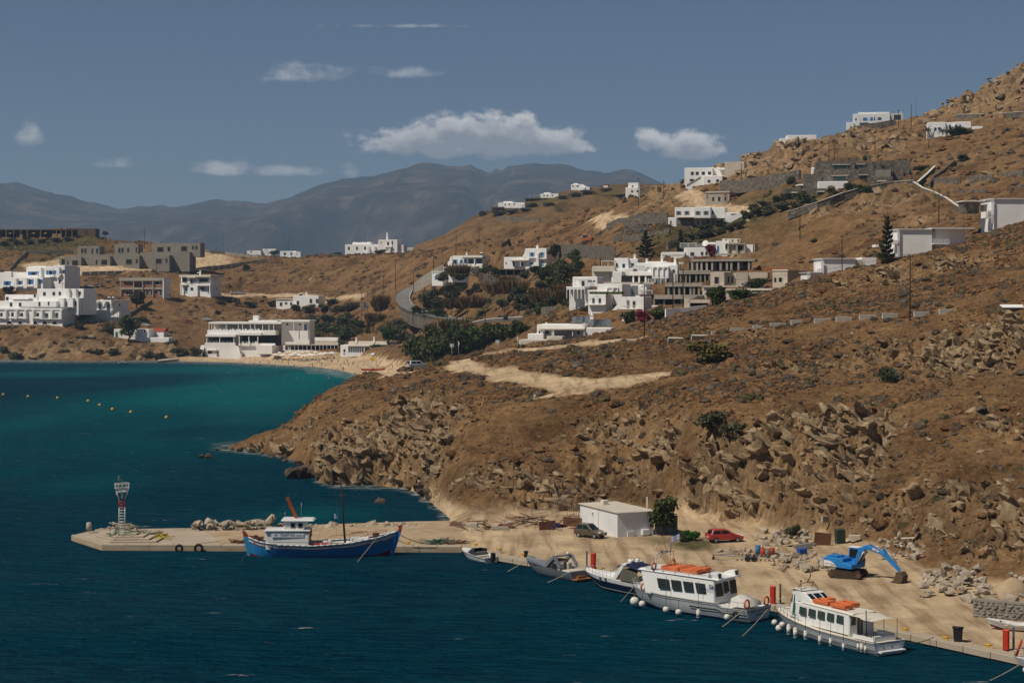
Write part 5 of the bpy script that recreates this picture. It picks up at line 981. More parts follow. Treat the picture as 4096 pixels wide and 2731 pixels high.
b.bx('wall', 1140, 1390, 500, 620, 1, 10, down=3); b.bx('wall', 905, 1145, 550, 620, 3, 10, down=3); b.bx('parapet', 902, 1142, 546, 580, -1, 2); b.pergola(910, 1130, 580, 640, -2, 2); b.bx('upper_room', 1108, 1390, 455, 500, 6, 12, GREYP); b.pergola(1105, 1268, 445, 492, 3, 6); b.bx('wall', 1470, 1605, 430, 580, 3, 11, down=3); b.door(1484, 1502, 480, 550, 3); b.arcade(1562, 1606, 448, 510, 1, 2.6, 2.96); b.bx('niche_shade', 1570, 1600, 470, 508, 2.7, 2.9, DARK, 0); b.wn(1202, 1242, 546, 590, 1, 'g'); b.wn(1310, 1335, 542, 580, 1, 'g'); b.wn(1356, 1380, 542, 580, 1, 'g'); b.rail(1200, 1390, 582, 612, -.4); b.arcade(1140, 1175, 570, 622, 1, .6, .96); b.bx('roof_room', 1370, 1475, 440, 465, 5, 10)  # near-black sheet in the arch paints its inner shade
u, v = zpt(4, 1365, 470); d = empty('satellite_dish', W(u, v, 583), R(-30), 'round white satellite dish on the upper apartment roof', 'dish'); MB().cyl((0,0,.4), (0,-.35,.55), .95, 1.05, 14).B('dish', FRAMEW, d); MB().cyl((0,0,-.8), (0,0,.5), .06).B('mast', GREYP, d)
b = B('gutted_house', 'gutted beige house shell with torn walls above the concrete frame', 4, 1600, 620, yaw=-14, cat='building', D=575)
b.bx('wall', 1605, 1785, 455, 620, 3, 10, BEIGE, down=1); b.bx('upper_room', 1560, 1745, 398, 445, 5, 10, CREAM, 0); b.wn(1590, 1606, 408, 430, 5, 'e'); b.wn(1655, 1672, 408, 430, 5, 'e'); b.wn(1716, 1735, 405, 438, 5, 'e'); b.wn(1705, 1768, 472, 535, 3, 'e'); b.bx('beam', 1600, 1790, 452, 464, 2, 3.2, CONCL); b.post((1612, 1700, 1778), 456, 620, 2.4, .5, CONCL, 'column'); b.bx('panel', 1785, 1868, 462, 615, 4, 9, WHITE, 0); b.bx('side_wall', 1866, 1876, 455, 690, 1, 10, CONCL, down=4); b.bx('floor_beam', 1440, 1870, 560, 576, 1.5, 3, CONCL); b.bx('railing_net', 1270, 1860, 590, 612, -1, -.9, mk('orange_netting', (.42,.12,.05), .9, .2, 2)); b.post((1760, 1598, 1745), 425, 455, 6, .3, CONC, 'column_stub')
b = B('concrete_shell', 'raw concrete building frame with open floors and columns in the village', 4, 1050, 870, yaw=-12, cat='building', D=530)
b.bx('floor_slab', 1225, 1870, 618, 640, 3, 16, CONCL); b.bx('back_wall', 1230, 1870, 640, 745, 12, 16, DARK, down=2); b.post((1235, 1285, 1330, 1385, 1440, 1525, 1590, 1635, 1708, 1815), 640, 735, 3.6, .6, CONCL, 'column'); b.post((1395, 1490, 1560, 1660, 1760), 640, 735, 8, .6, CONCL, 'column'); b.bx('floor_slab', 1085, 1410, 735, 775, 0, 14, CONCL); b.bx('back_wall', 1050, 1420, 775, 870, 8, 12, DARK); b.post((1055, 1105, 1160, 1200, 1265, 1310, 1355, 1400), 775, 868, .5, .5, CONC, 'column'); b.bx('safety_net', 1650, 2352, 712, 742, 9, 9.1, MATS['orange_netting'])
b = B('concrete_shell', 'lower concrete frame with three open storeys beside the pole pair', 4, 945, 1010, yaw=-12, cat='building', D=505)
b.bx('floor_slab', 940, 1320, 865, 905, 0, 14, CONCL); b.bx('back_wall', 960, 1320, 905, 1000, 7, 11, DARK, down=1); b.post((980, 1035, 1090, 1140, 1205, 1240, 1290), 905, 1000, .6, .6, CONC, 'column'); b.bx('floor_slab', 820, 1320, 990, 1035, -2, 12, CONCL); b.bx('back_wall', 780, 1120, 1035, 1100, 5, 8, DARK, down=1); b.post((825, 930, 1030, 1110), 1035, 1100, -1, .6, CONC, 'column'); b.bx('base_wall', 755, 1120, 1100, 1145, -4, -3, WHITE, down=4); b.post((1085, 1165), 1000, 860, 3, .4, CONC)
wall_run('base_terrace', 'white terrace wall under the concrete frame', 4, [(945,1200), (1100,1190), (1370,1160)], 1.6, WHITE, .5, hits=[W(*zpt(4, 945, 1205), 450), W(*zpt(4, 1100, 1195), 452), W(*zpt(4, 1370, 1165), 455)], sink=3)
b = B('rendered_villa', 'pale pinkish rendered villa under construction right of the concrete frame', 4, 1415, 895, yaw=-13, cat='villa', D=505)
b.bx('wall', 1415, 1555, 755, 890, 0, 10, BEIGE, down=3); b.bx('wall', 1550, 1800, 762, 890, 3, 11, BEIGE, down=3); b.bx('portal', 1680, 1800, 755, 890, 1, 3, CONCL, down=2); b.wn(1450, 1508, 795, 885, 0, 'e'); b.wn(1600, 1628, 790, 875, 3, 'e'); b.wn(1640, 1665, 790, 880, 3, 'e'); b.bx('wall', 1800, 2020, 755, 890, 5, 12, BEIGE, down=3); b.bx('parapet', 1420, 1630, 745, 758, 1, 9, CONCL); b.bx('terrace_slab', 1320, 1880, 893, 912, -4, 4, BEIGE); b.bx('lower_wall', 1320, 1420, 912, 1040, -3.5, 3, CREAM, down=3); b.bx('opening', 1360, 1410, 935, 1015, -3.6, -3.5, DARK, 0)  # near-black sheet on the lower wall paints the shade of an opening
b = B('rendered_villa', 'pale rendered house with dark window holes above the near slope', 4, 2065, 890, yaw=-26, cat='villa', D=470)
b.bx('wall', 2065, 2210, 735, 900, 0, 18, BEIGE, down=4); b.wn(2078, 2106, 805, 868, 0, 'e'); b.wn(2120, 2164, 805, 865, 0, 'e'); b.bx('terrace', 2050, 2170, 868, 925, -3, 0, BEIGE, down=3); b.bx('roof_edge', 2060, 2215, 728, 742, -.2, 18, CREAM, .05)
b = B('garden_terrace', 'flat pale terrace roofs among creepers below the rendered villa', 4, 1570, 980, yaw=-8, cat='terrace', D=460)
b.bx('roof', 1570, 2080, 925, 945, 0, 7, CREAM, .05); b.bx('roof', 1785, 2020, 965, 978, -3, 0, CREAM, .05); b.post((1840, 1960, 1600, 2000), 945, 1010, .5, .4, CREAM); b.bx('back_wall', 1600, 2060, 945, 1010, 5, 6, BEIGE, down=3)
b = B('garden_terrace', 'curved beige terrace with a canopy under the concrete frame', 4, 1140, 1110, yaw=-8, cat='terrace', D=465); b.bx('wall', 1140, 1200, 1028, 1110, 0, 6, BEIGE, down=3); b.canopy(1190, 1405, 1040, 1075, 0, 6, BEIGE); b.bx('back_wall', 1200, 1400, 1075, 1130, 4, 6, DARK, down=2); b.bx('terrace', 930, 1372, 1140, 1175, -4, 2, CREAM, .05, down=3)
# stone terraces and the white villa above
b = B('white_villa', 'white villa with grey shutters standing on stone terraces mid slope', 6, 520, 790, yaw=-13, cat='villa')
b.bx('upper_floor', 520, 715, 602, 715, 0, 9); b.bx('upper_floor', 706, 880, 604, 720, -2, 8); b.bx('upper_wing', 880, 1035, 606, 720, 1, 9); b.bx('terrace_wall', 1035, 1205, 660, 712, 0, 5, down=4); b.bx('left_wing', 452, 540, 705, 785, 0, 6, down=3); b.bx('stone_base', 536, 1080, 715, 790, 2, 9, STONE, down=4); b.bx('porch_wall', 536, 700, 725, 790, -.5, 2.2, STONE, down=3); b.bx('entrance', 705, 800, 722, 785, 1.6, 2.1, CREAM); b.canopy(545, 900, 706, 714, -2, 2, WOODL)
for x in (548, 632): b.wn(x, x+24, 640, 678, 0, 'gg')
for x in (738, 820): b.wn(x, x+24, 645, 682, -2, 'gg')
b.wn(893, 918, 640, 676, 1, 'g'); b.wn(745, 785, 735, 782, 1.6, 'w'); b.wn(815, 845, 730, 760, 2, 'w'); b.wn(885, 905, 725, 775, 2, 'w'); b.wn(472, 486, 738, 780, 0, 'g'); b.bx('recess', 1090, 1162, 672, 688, -.05, 0, GREYP, 0); MB().prism([(0,0),(7.5,3.6),(7.5,4.2),(0,.6)], 0, .4).B('ramp_wall', WHITE, b.e, (b.X(980), -2, b.Zc(782)))
b = B('stone_house', 'long stone house with grey blue doors on the terrace below the white villa', 6, 0, 880, yaw=-8, cat='house')
b.bx('wall', 125, 660, 790, 880, 0, 8, STONE, down=3); b.bx('wall', -20, 130, 800, 882, 1, 8, STONE, down=3)
for x0, x1, t, bb in ((160,186,822,868), (262,276,822,845), (302,318,820,868), (354,376,818,866), (432,452,835,882), (622,650,828,866), (585,605,828,866)): b.wn(x0, x1, t, bb, 0, 's')
b.post((235, 410), 770, 795, 3, .5, CONC, 'flue')
wall_run('terrace_wall', 'stone terrace wall stepping up left of the white villa', 6, [(0,798), (80,770), (165,745), (300,742), (370,745), (450,748)], 3.2, STONE, .6); wall_run('terrace_wall', 'lower stone terrace wall climbing beside the orange digger', 6, [(-190,830), (-60,770), (0,768)], 2.2, STONE, .6, hits=None); wall_run('terrace_wall', 'stone ramp wall under the long stone house', 6, [(-115,960), (0,965), (115,952), (250,930), (470,900)], 2.4, STONE, .6); wall_run('terrace_wall', 'dark stone ramp wall next to the pine', 6, [(440,1005), (520,985), (590,960)], 1.6, STONE, .6, cap=None)
b = B('white_house', 'white house with a row of four small windows high on the slope', 6, 622, 335, yaw=-12, cat='house')
b.bx('wall', 622, 910, 188, 335, 0, 11, down=4); b.bx('wing', 910, 1060, 190, 280, 2, 12); b.bx('lower_block', 800, 990, 285, 388, -6, 3, down=5); b.bx('pergola_roof', 970, 1175, 206, 216, -1, 5, FRAMEW, 0); b.post((1072, 1170), 216, 280, -.5, .2); b.bx('terrace', 905, 1070, 276, 292, -3, 4, CREAM); b.bx('screen', 972, 1070, 216, 275, 3, 3.3, GREYP)
for x in (685, 736, 798, 862): b.wn(x, x+32, 230, 264, 0, 'g')
b.wn(842, 870, 326, 354, -6, 'g'); b.wn(928, 958, 322, 350, -6, 'g'); b.wn(675, 718, 304, 330, 0, 'g'); b.chim(1090, 158, 195, 6); b.roof_bits((905,935,174,188,4), (960,990,174,188,4)); MB().prism([(0,0),(6,3.4),(6,4.4),(0,1)], 0, 1.4).B('outside_stair', CONC, b.e, (b.X(655), -3.5, b.Zc(390)))
b.bx('stone_base', 690, 990, 388, 462, -5.5, 3, STONE, down=4); b.wn(755, 778, 408, 432, -5.5, 'e'); b.door(815, 838, 400, 455, -5.5, FRAMEW); b.door(712, 730, 402, 455, -5.5, FRAMEW)
b = B('stone_block', 'beige stone block on the boulders behind the white hill house', 6, 1040, 180, cat='building'); b.bx('wall', 1040, 1240, 125, 190, 0, 9, BEIGE, down=4)
b = B('brick_hut', 'small unfinished concrete and brick hut on the hill track', 6, 838, 560, yaw=-20, cat='building'); b.bx('frame', 838, 1080, 445, 560, 0, 11, CONCL, down=3); b.bx('roof_slab', 834, 1084, 436, 450, -.3, 11, BEIGE); b.bx('brick_infill', 1024, 1060, 462, 545, -.04, 0, BRICK)
for x0, x1 in ((905,932), (962,996), (1028,1052)): b.wn(x0, x1, 486, 545, 0, 'e')
b.wn(852, 866, 470, 510, 0, 'e'); unit('brick_infill', US, BRICK, b.e, b.X(1080)-.02, b.X(1080)+.05, 2, 10.2, b.Zc(548), b.Zc(458))
b = B('white_house', 'small white house on the skyline behind the utility pole', 6, 5, 462, yaw=-12, cat='house', D=900); b.bx('wall', 5, 150, 392, 462, 0, 8, down=4); b.bx('upper_room', 35, 150, 342, 395, 2, 8); b.wn(62, 84, 424, 445, 0, 'g'); b.wn(118, 136, 422, 445, 0, 'g'); b.wn(72, 90, 370, 388, 2, 'g')
b = B('white_house', 'low white house with a bright gable beside the utility pole', 6, 150, 555, yaw=-8, cat='house', D=840); b.bx('wall', 152, 325, 482, 520, 0, 8, down=4); b.bx('gable', 150, 200, 505, 556, -2, 0, down=3)
wall_run('retaining_wall', 'long grey stone retaining wall curving below the boulder crest', 6, [(1000,425), (1200,420), (1400,395), (1600,360), (1830,320)], 4.0, STONE, .8)
# ---------------------------------------------------------------- right hill
b = B('stone_villa', 'big brown stone villa with wide glass windows on the right hill', 5, 385, 1252, yaw=-6, cat='villa')
b.bx('upper_storey', 402, 760, 1046, 1135, 3, 13, STONE, down=2); b.bx('upper_storey', 758, 1010, 1050, 1125, 5, 13, STONE, down=2); b.bx('lower_storey', 385, 1095, 1130, 1252, 0, 12, STONE, down=4); b.bx('lower_wing', 1095, 1290, 1112, 1215, 2, 10, STONE, down=4); b.bx('annexe', 1175, 1250, 1120, 1215, 0, 3, STONE, down=3); b.bx('garden_room', 848, 1060, 1214, 1305, -7, 0, STONE, down=4); b.bx('lean_to', 270, 390, 1172, 1252, 0, 6, STONE, down=3)
b.wn(548, 700, 1084, 1126, 3, 'n'); b.bx('lintel', 545, 705, 1074, 1085, 2.6, 3, CONCL); b.wn(765, 862, 1078, 1118, 5, 'n'); b.bx('lintel', 760, 868, 1068, 1078, 4.6, 5, CONCL); b.wn(530, 680, 1192, 1250, 0, 'n'); b.bx('lintel', 525, 685, 1183, 1194, -.3, 0, CONCL); b.wn(780, 868, 1188, 1228, 0, 'k'); b.bx('lintel', 775, 873, 1178, 1189, -.3, 0, CONCL); b.wn(940, 992, 1180, 1206, 0, 'k'); b.wn(920, 995, 1262, 1308, -7, 'k'); b.bx('lintel', 915, 1000, 1252, 1263, -7.3, -7, CREAM); b.wn(1192, 1216, 1160, 1205, 0, 'k'); b.wn(432, 455, 1200, 1250, 0, 'g'); b.wn(945, 972, 1078, 1118, 5, 'n'); b.wn(1015, 1060, 1088, 1118, 5, 'k'); b.bx('white_terrace', 385, 660, 1250, 1282, -5, 0, WHITE, down=3)
for x, t in ((447, 1005), (797, 1005), (912, 992)): b.bx('chimney', x-18, x+18, t, 1052, 6, 8, STONE)
b.bx('wing_wall', 1010, 1300, 1036, 1060, 7, 8, STONE, down=4); b.bx('pavilion', 935, 1075, 1140, 1205, -.6, -.1, CONC, down=0)
b = B('white_hut', 'tiny white hut at the left end of the stone villa', 5, 340, 1170, yaw=-14, cat='hut'); b.bx('wall', 340, 385, 1110, 1172, 0, 4, down=2); b.wn(365, 380, 1128, 1154, 0, 'g')
b = B('stone_house', 'low stone garden house half hidden by green shrubs', 5, 85, 1420, yaw=-4, cat='house'); b.bx('wall', 85, 480, 1308, 1420, 0, 8, STONE, down=4); b.wn(398, 462, 1345, 1405, 0, 'k'); b.bx('lintel', 394, 466, 1336, 1346, -.3, 0, CREAM); b.wn(152, 205, 1355, 1398, 0, 'k'); b.bx('lintel', 148, 212, 1343, 1355, -.3, 0, CREAM); b.bx('white_terrace', 240, 660, 1256, 1272, 8, 14, WHITE)
b = B('white_villa', 'white hilltop villa with blue doors and a pergola against the sky', 5, 740, 690, yaw=-8, cat='villa')
b.bx('wall', 740, 1075, 604, 690, 0, 10, down=4); b.bx('roof_parapet', 800, 1040, 590, 608, 2, 9); b.bx('roof_parapet', 945, 1072, 590, 604, 1, 9); b.bx('car_port', 1072, 1200, 604, 665, 2, 9, CREAM, down=3); b.bx('bay_shade', 1115, 1180, 618, 665, 1.9, 2, DARK, 0); b.bx('lower_block', 672, 740, 686, 752, -3, 5, down=4); b.pergola(778, 940, 622, 670, -2, 0); b.door(830, 868, 642, 672, 0); b.door(896, 918, 640, 672, 0); b.wn(965, 998, 640, 668, 0, 'g'); b.wn(755, 772, 648, 668, 0, 'g'); b.door(928, 940, 640, 672, 0); b.chim(796, 580, 606); b.chim(1186, 585, 606, 5); b.wn(704, 718, 722, 745, -3, 'g')  # near-black sheet on the car port paints the shade inside it
b = B('white_villa', 'white villa with blue windows behind palms and shrubs on the right hill', 5, 1440, 845, yaw=-10, cat='villa')
b.bx('wall', 1440, 1605, 684, 830, 0, 8, down=4); b.bx('wall', 1605, 1832, 686, 780, 1, 9, down=4); b.bx('upper', 1680, 1835, 684, 745, 0, 8)
for x0, x1, t, bb in ((1500,1522,735,768), (1535,1558,733,758)): b.wn(x0, x1, t, bb, 0, 'b')
for x0, x1, t, bb in ((1632,1654,712,752), (1692,1710,710,735), (1728,1742,710,735)): b.wn(x0, x1, t, bb, 0, 'b')
b.bx('terrace', 1840, 1940, 730, 755, 0, 4, down=2); b.wedge(1480, 1525, 768, 840, -2, -1)
b = B('white_house', 'long low white roof peeping over the boulder crest', 5, 40, 865, yaw=-4, cat='house'); b.bx('wall', 110, 390, 806, 870, 0, 7, down=2); b.bx('wall', 40, 130, 838, 870, -1, 3, down=3)
wall_run('hill_wall', 'white capped stone wall winding under the stone villa', 5, [(120,1568), (300,1510), (400,1478), (520,1435), (640,1390), (800,1345), (960,1310), (1120,1285), (1310,1272)], 1.4, STONE, .5, cap=CREAM); wall_run('hill_wall', 'white capped wall dropping right of the stone villa', 5, [(1310,1275), (1400,1335), (1500,1370), (1620,1430), (1700,1490), (1775,1535)], 1.0, STONE, .5, cap=CREAM); wall_run('hill_wall', 'stone wall with pale coping along the upper hill road', 5, [(1720,640), (1900,635), (2100,628), (2352,612)], 1.2, STONE, .5, cap=CREAM)
wall_run('hill_wall', 'slanting stone wall with a pale top right of the stone villa', 5, [(1350,1280), (1440,1200), (1510,1130)], 1.2, STONE, .5, cap=CREAM); wall_run('villa_wall', 'stone terrace wall before the hilltop villa', 5, [(740,740), (850,735), (1000,715), (1140,690)], 1.6, STONE); wall_run('field_wall', 'dry stone wall climbing beside the stone villa', 5, [(1460,1280), (1500,1215), (1600,1150), (1700,1060)], .9, STONE)
for i, pts in enumerate([[(1500,1235),(1750,1230)], [(1680,1360),(1850,1350),(2000,1345)], [(2150,1100),(2352,1060)], [(1830,1220),(2060,1200)], [(2100,1195),(2352,1165)], [(2270,1310),(2352,1300)]]):
 wall_run('field_wall', 'dry stone terrace wall, '+('longest low one near the slanting wall', 'one above the flat white roofs', 'highest one at the picture edge', 'short middle one', 'one at the right edge below the highest', 'lowest one at the right edge')[i], 5, pts, .9, STONE)
# ---------------------------------------------------------------- white blank walls behind the near crest
def blank(label, zf, x0, x1, t, D, side=None, yaw=4, low=200):
 b = B('white_block', label, zf, x0, t+low, yaw=yaw, cat='building', D=D); b.bx('wall', x0, x1, t, t+low, 0, 9, WHITE, .06, down=2); b.bx('roof_edge', x0-14, x1+6, t-6, t+2, -.4, 9, FRAMEW, 0); return b
def lattice(b, x0, x1, t, bb, y=-.4):
 w = MB(); a, c, z0, z1 = b.X(x0, y), b.X(x1, y), b.Zc(bb), b.Zc(t); n = max(2, int((c-a)/.45)); k = max(2, int((z1-z0)/.45))
 for i in range(n+1): q = a+(c-a)*i/n; w.box(q-.06, q+.06, y-.06, y+.06, z0, z1)
 for i in range(k+1): q = z0+(z1-z0)*i/k; w.box(a, c, y-.05, y+.05, q-.06, q+.06)
 w.B('lattice_screen', FRAMEW, b.e)
b = blank('blank white wall of a flat block behind the near slope, with one pole before it', 7, 455, 765, 555, 400); b.bx('recess_wall', 765, 835, 562, 640, .5, 9, BEIGE, 0, down=2); b.bx('next_wall', 835, 972, 540, 640, 1, 9, WHITE, 0, down=2); lattice(b, 436, 455, 575, 730); lattice(b, 835, 850, 560, 612)
b = blank('lowest blank white wall of the flat blocks behind the near slope', 7, 330, 455, 685, 398, low=110); lattice(b, 306, 328, 690, 760); lattice(b, 400, 440, 652, 685)
b = blank('large blank white wall of a flat block behind the araucaria', 7, 1170, 1490, 278, 405, low=280); b.bx('recess_wall', 1490, 1530, 285, 440, .8, 9, BEIGE, 0, down=2); b.bx('next_wall', 1530, 1832, 270, 400, 1.5, 9, WHITE, 0, down=3); b.bx('roof_edge', 1480, 1895, 262, 272, -.5, 9, FRAMEW, 0); lattice(b, 1155, 1170, 285, 540); lattice(b, 1490, 1640, 372, 410, -1.2); b.bx('balcony_floor', 1490, 1640, 410, 420, -1.4, .8, FRAMEW, 0); b.bx('balcony', 1110, 1160, 380, 415, -.6, 3, WHITE, 0); b.bx('balcony', 965, 1110, 420, 440, 2, 5, WHITE, 0); lattice(b, 1120, 1155, 505, 545, -.2)
b = blank('tall blank white wall of a flat block at the right edge', 7, 2065, 2600, -10, 412, low=260); lattice(b, 2042, 2062, 0, 220); b.bx('balcony', 1985, 2042, 110, 170, -.2, 3, WHITE, 0); lattice(b, 2005, 2040, 100, 140, -.3); b.bx('roof_edge', 1820, 2030, -6, 6, 4, 10, CREAM, 0); b.bx('low_room', 1830, 1990, 6, 30, 6, 9, STONE, 0, down=2)
# ---------------------------------------------------------------- far hill houses
for (lab, x0, x1, t, bb, wins, D) in (('white villa with a low wing on the far hill, lowest of the far villas', 1252, 1445, 382, 425, ((1300,1308),(1330,1340),(1365,1375)), 1290), ('white villa with terraces on the far hill, above the dark pergola', 1558, 1688, 318, 352, ((1580,1590),(1605,1615),(1640,1650)), 1320), ('white villa with an arch on the far hill crest', 1780, 1872, 250, 290, ((1790,1800),(1820,1835)), 1350), ('small white cube house beside the arched villa on the far crest', 1855, 1915, 268, 308, ((1880,1888),), 1345), ('white house group low on the far hill near the pole', 1782, 1935, 466, 505, ((1800,1808),(1840,1850),(1880,1888)), 1240)):
 b = B('far_villa', lab, 8, x0, bb, D=D, yaw=-14, cat='villa'); b.bx('wall', x0, x1, t, bb, 0, 10, down=6); b.bx('upper_room', x0+(x1-x0)*.2, x0+(x1-x0)*.55, t-10, t+2, 2, 8)
 for a, c in wins: b.wn(a, c, t+8, t+18, 0, 'g')
b = B('far_villa', 'dark pergola terrace between the far hill villas', 8, 1440, 375, D=1318, yaw=-8, cat='terrace'); b.bx('roof', 1440, 1640, 348, 354, 0, 10, WOOD); b.bx('wall', 1450, 1640, 354, 375, 5, 9, STONE, down=5); b.pergola(1480, 1555, 326, 350, 3, 8)
b = B('far_villa', 'stone terraces below the lowest far villa', 8, 1165, 460, D=1285, yaw=-8, cat='terrace'); b.bx('wall', 1205, 1480, 420, 445, 2, 10, STONE, down=6); b.bx('wall', 1165, 1290, 440, 460, -2, 5, STONE, down=6); b.bx('tower', 1410, 1432, 395, 428, 0, 3); b.bx('roof', 1200, 1290, 412, 420, 0, 8, WOOD)
wall_run('hill_wall', 'grey retaining wall along the brow of the far hill', 8, [(1245,500), (1330,505), (1450,512), (1560,520)], 2.0, STONE, .6); b = B('far_chapel', 'tiny red roofed chapel on the far crest', 8, 2015, 270, D=1360, cat='chapel'); b.bx('wall', 2015, 2048, 258, 272, 0, 5, down=4); b.bx('roof', 2013, 2050, 250, 259, 0, 5, REDT)
# ---------------------------------------------------------------- roads cut into the slope: (u, v, distance)
ASPH = mk('old_asphalt', (.17,.165,.16), .9, .12, .3)
def road(name, P, w):
 P = [W(*p) for p in P]; Q = []
 for a, c in zip(P[:-1], P[1:]): n = max(1, int((c-a).length/3)); Q += [a.lerp(c, i/n) for i in range(n)]
 Q.append(P[-1])
 for k_ in range(2): Q = [sum((Q[min(max(i+k, 0), len(Q)-1)] for k in (-3,-2,-1,0,1,2,3)), Vector())/7 for i in range(len(Q))]
 sec = []; sh = []
 for i, p in enumerate(Q):
  d = Q[min(i+1, len(Q)-1)]-Q[max(i-1, 0)]; s = Vector((-d.y, d.x, 0)).normalized(); a, c = p-s*w, p+s*w; sec.append([(a.x, a.y, p.z-1.5), (a.x, a.y, p.z), (c.x, c.y, p.z), (c.x, c.y, p.z-1.5)]); sh.append([(p+s*(w+.1)+Vector((0,0,q))) for q in (-6.5, .35)]+[(p+s*(w+.5)+Vector((0,0,q))) for q in (.35, -6.5)])
  PADS.append((p.x, p.y, math.cos(math.atan2(d.y, d.x)), math.sin(math.atan2(d.y, d.x)), -2.5, 2.5, -w-.5, w+.5, p.z-.1, 2))
 o = tag(MB().loft(sec, smooth=False).B(name, ASPH), kind='structure'); MB().loft(sh, smooth=False).B('kerb', CONCL, o); MB().loft([[(r_[1][0], r_[1][1], r_[1][2]-.1), (r_[1][0], r_[1][1], r_[1][2]-6.5)] for r_ in sec], smooth=False).B('retaining_wall', STONE, o)
road('bend_road', [(1806,1038,872),(1768,1066,868),(1715,1106,872),(1676,1126,876),(1630,1147,882),(1606,1166,878),(1600,1187,868),(1612,1214,855),(1640,1234,838),(1696,1253,805),(1753,1264,772),(1806,1274,742),(1880,1290,692)], 3.2)
road('coast_road', [(1880,1292,690),(1945,1288,660),(2010,1284,630),(2100,1280,600),(2190,1276,575),(2273,1274,552)], 2.6)
# ================================================================== ground sheets and what grows on them
terrain('headland', np.arange(-62, 136, .46), np.arange(104, 372, .46))
terrain('hillside', np.arange(-400, 400.1, 2.1), np.concatenate([np.arange(366, 640, 1.7), np.arange(640, 1640, 2.5)]), drop=lambda x, y: np.where(y < 371, .5, 0.))
place_rocks()
place_shrubs()
# ================================================================== quay and mole
CONQ = mk('quay_concrete', (.42,.35,.26), .9, .16, .5, dirt=(.24,.19,.13), dirt_amt=.45, bump=.25, bscale=3)
CONWET = mk('wet_concrete', (.035,.032,.026), .6, .3, .8)
RUST = mk('rusty_iron', (.13,.06,.03), .9, .3, 1.5); BLACK = mk('black_rubber', (.015,.015,.016), .7, .2, 2); STEEL = mk('galvanised_steel', (.36,.37,.38), .45, .1, 2, metal=.6)
YEL = mk('yellow_paint', (.55,.34,.03), .6, .15, 3); REDP = mk('red_paint', (.48,.035,.015), .5, .12, 2); ORANGE = mk('orange_buoyant_foam', (.62,.15,.045), .7, .12, 1.5); NAVY = mk('navy_gelcoat', (.008,.016,.045), .25, .1, 1, spec=.5)
GEL = mk('white_gelcoat', (.74,.74,.71), .35, .04, .4, dirt=(.55,.50,.42), dirt_amt=.15, spec=.5); GELC = mk('cream_gelcoat', (.72,.66,.55), .4, .05, .4, spec=.5); SILVER = mk('silver_gelcoat', (.26,.28,.30), .3, .06, .5, metal=.35, spec=.5); TEAK = mk('varnished_teak', (.34,.14,.045), .5, .2, 3); VARN = mk('varnished_mast', (.30,.065,.02), .5, .15, 2); DMAST = mk('tarred_mast', (.028,.018,.012), .7, .2, 1)
ROPE = mk('pale_rope', (.42,.36,.25), .9, .15, 4); DROPE = mk('dark_rope', (.10,.085,.06), .9, .15, 4); CBLUE = mk('caique_blue', (.016,.19,.44), .45, .12, .6, dirt=(.04,.30,.55), dirt_amt=.4); CLB = mk('caique_light_blue', (.03,.27,.50), .45, .08, .6); CRED = mk('boat_red_line', (.22,.02,.02), .5, .1, 1); GOLD = mk('dark_red_antifoul', (.13,.02,.02), .8, .2, 1); BOATGREY = mk('boat_grey_white', (.58,.60,.60), .5, .06, .5, dirt=(.42,.38,.30), dirt_amt=.3); FEND = mk('fender_white', (.66,.63,.56), .6, .06, 2, dirt=(.5,.38,.2), dirt_amt=.35); TINT = mk('tinted_window', (.012,.018,.017), .12, .1, 1, spec=.5); INK = mk('dark_blue_lettering', (.01,.025,.12), .5, .0, 1); FLAGB = mk('flag_blue', (.015,.07,.32), .7, .1, 2); UPH = mk('cream_upholstery', (.55,.50,.41), .8, .06, 2); DIRT = None
def kerb(parent, a, c, w=1.25, h=.55, top=QZ+.05, n=None):
 a, c = Vector((*a, 0)), Vector((*c, 0)); d = c-a; n = n or max(1, round(d.length/2.6)); l = d.length/n; ang = math.atan2(d.y, d.x)
 me = shared_box(l-.05, w, h)
 for i in range(n):
  p = a+d*((i+.5)/n); o = obj('kerb_block', me, None, parent); o.location = (p.x, p.y, top-h/2+rng.uniform(-.012, .012)); o.rotation_euler = (rng.uniform(-.006, .006), rng.uniform(-.004, .004), ang)
_sb = {}
def shared_box(l, w, h):
 k = (round(l, 2), w, h)
 if k not in _sb:
  me = MB().box(-l/2, l/2, 0, w, -h/2, h/2).mesh('kerb_block'); b = bmesh.new(); b.from_mesh(me); bmesh.ops.bevel(b, geom=b.edges[:], offset=.04, segments=1, affect='EDGES'); b.to_mesh(me); b.free(); me.materials.append(CONQ); _sb[k] = me
 return _sb[k]
quay = empty('quay', (0, 0, 0), 0, kind='structure')
for a, c in zip(QUAY[:-1], QUAY[1:]):
 d = Vector((c[0]-a[0], c[1]-a[1])).normalized(); nn = Vector((-d.y, d.x))
 if nn.y < 0: nn = -nn
 # blocks lie inland of the edge: local +y must point inland
 a2, c2 = a, c
 if Vector((-d.y, d.x)).dot(nn) < 0: a2, c2 = c, a
 kerb(quay, a2, c2)
 A, C_ = Vector((*a, 0))+Vector((*nn, 0))*.12, Vector((*c, 0))+Vector((*nn, 0))*.12; N2 = Vector((*nn, 0))*1.6
 MB().hexa([A-Vector((0,0,5)), C_-Vector((0,0,5)), C_+N2-Vector((0,0,5)), A+N2-Vector((0,0,5))], [A+Vector((0,0,.12)), C_+Vector((0,0,.12)), C_+N2+Vector((0,0,.12)), A+N2+Vector((0,0,.12))]).B('quay_foot', CONWET, quay)
MOLE = [(-51.1, 207.8), (-45.7, 199.6), (-5.6, 197.9), (-3.5, 200.5), (-4.5, 222.), (-12, 221), (-21, 218.5), (-36, 214.5), (-43, 214), (-50, 211.5)]
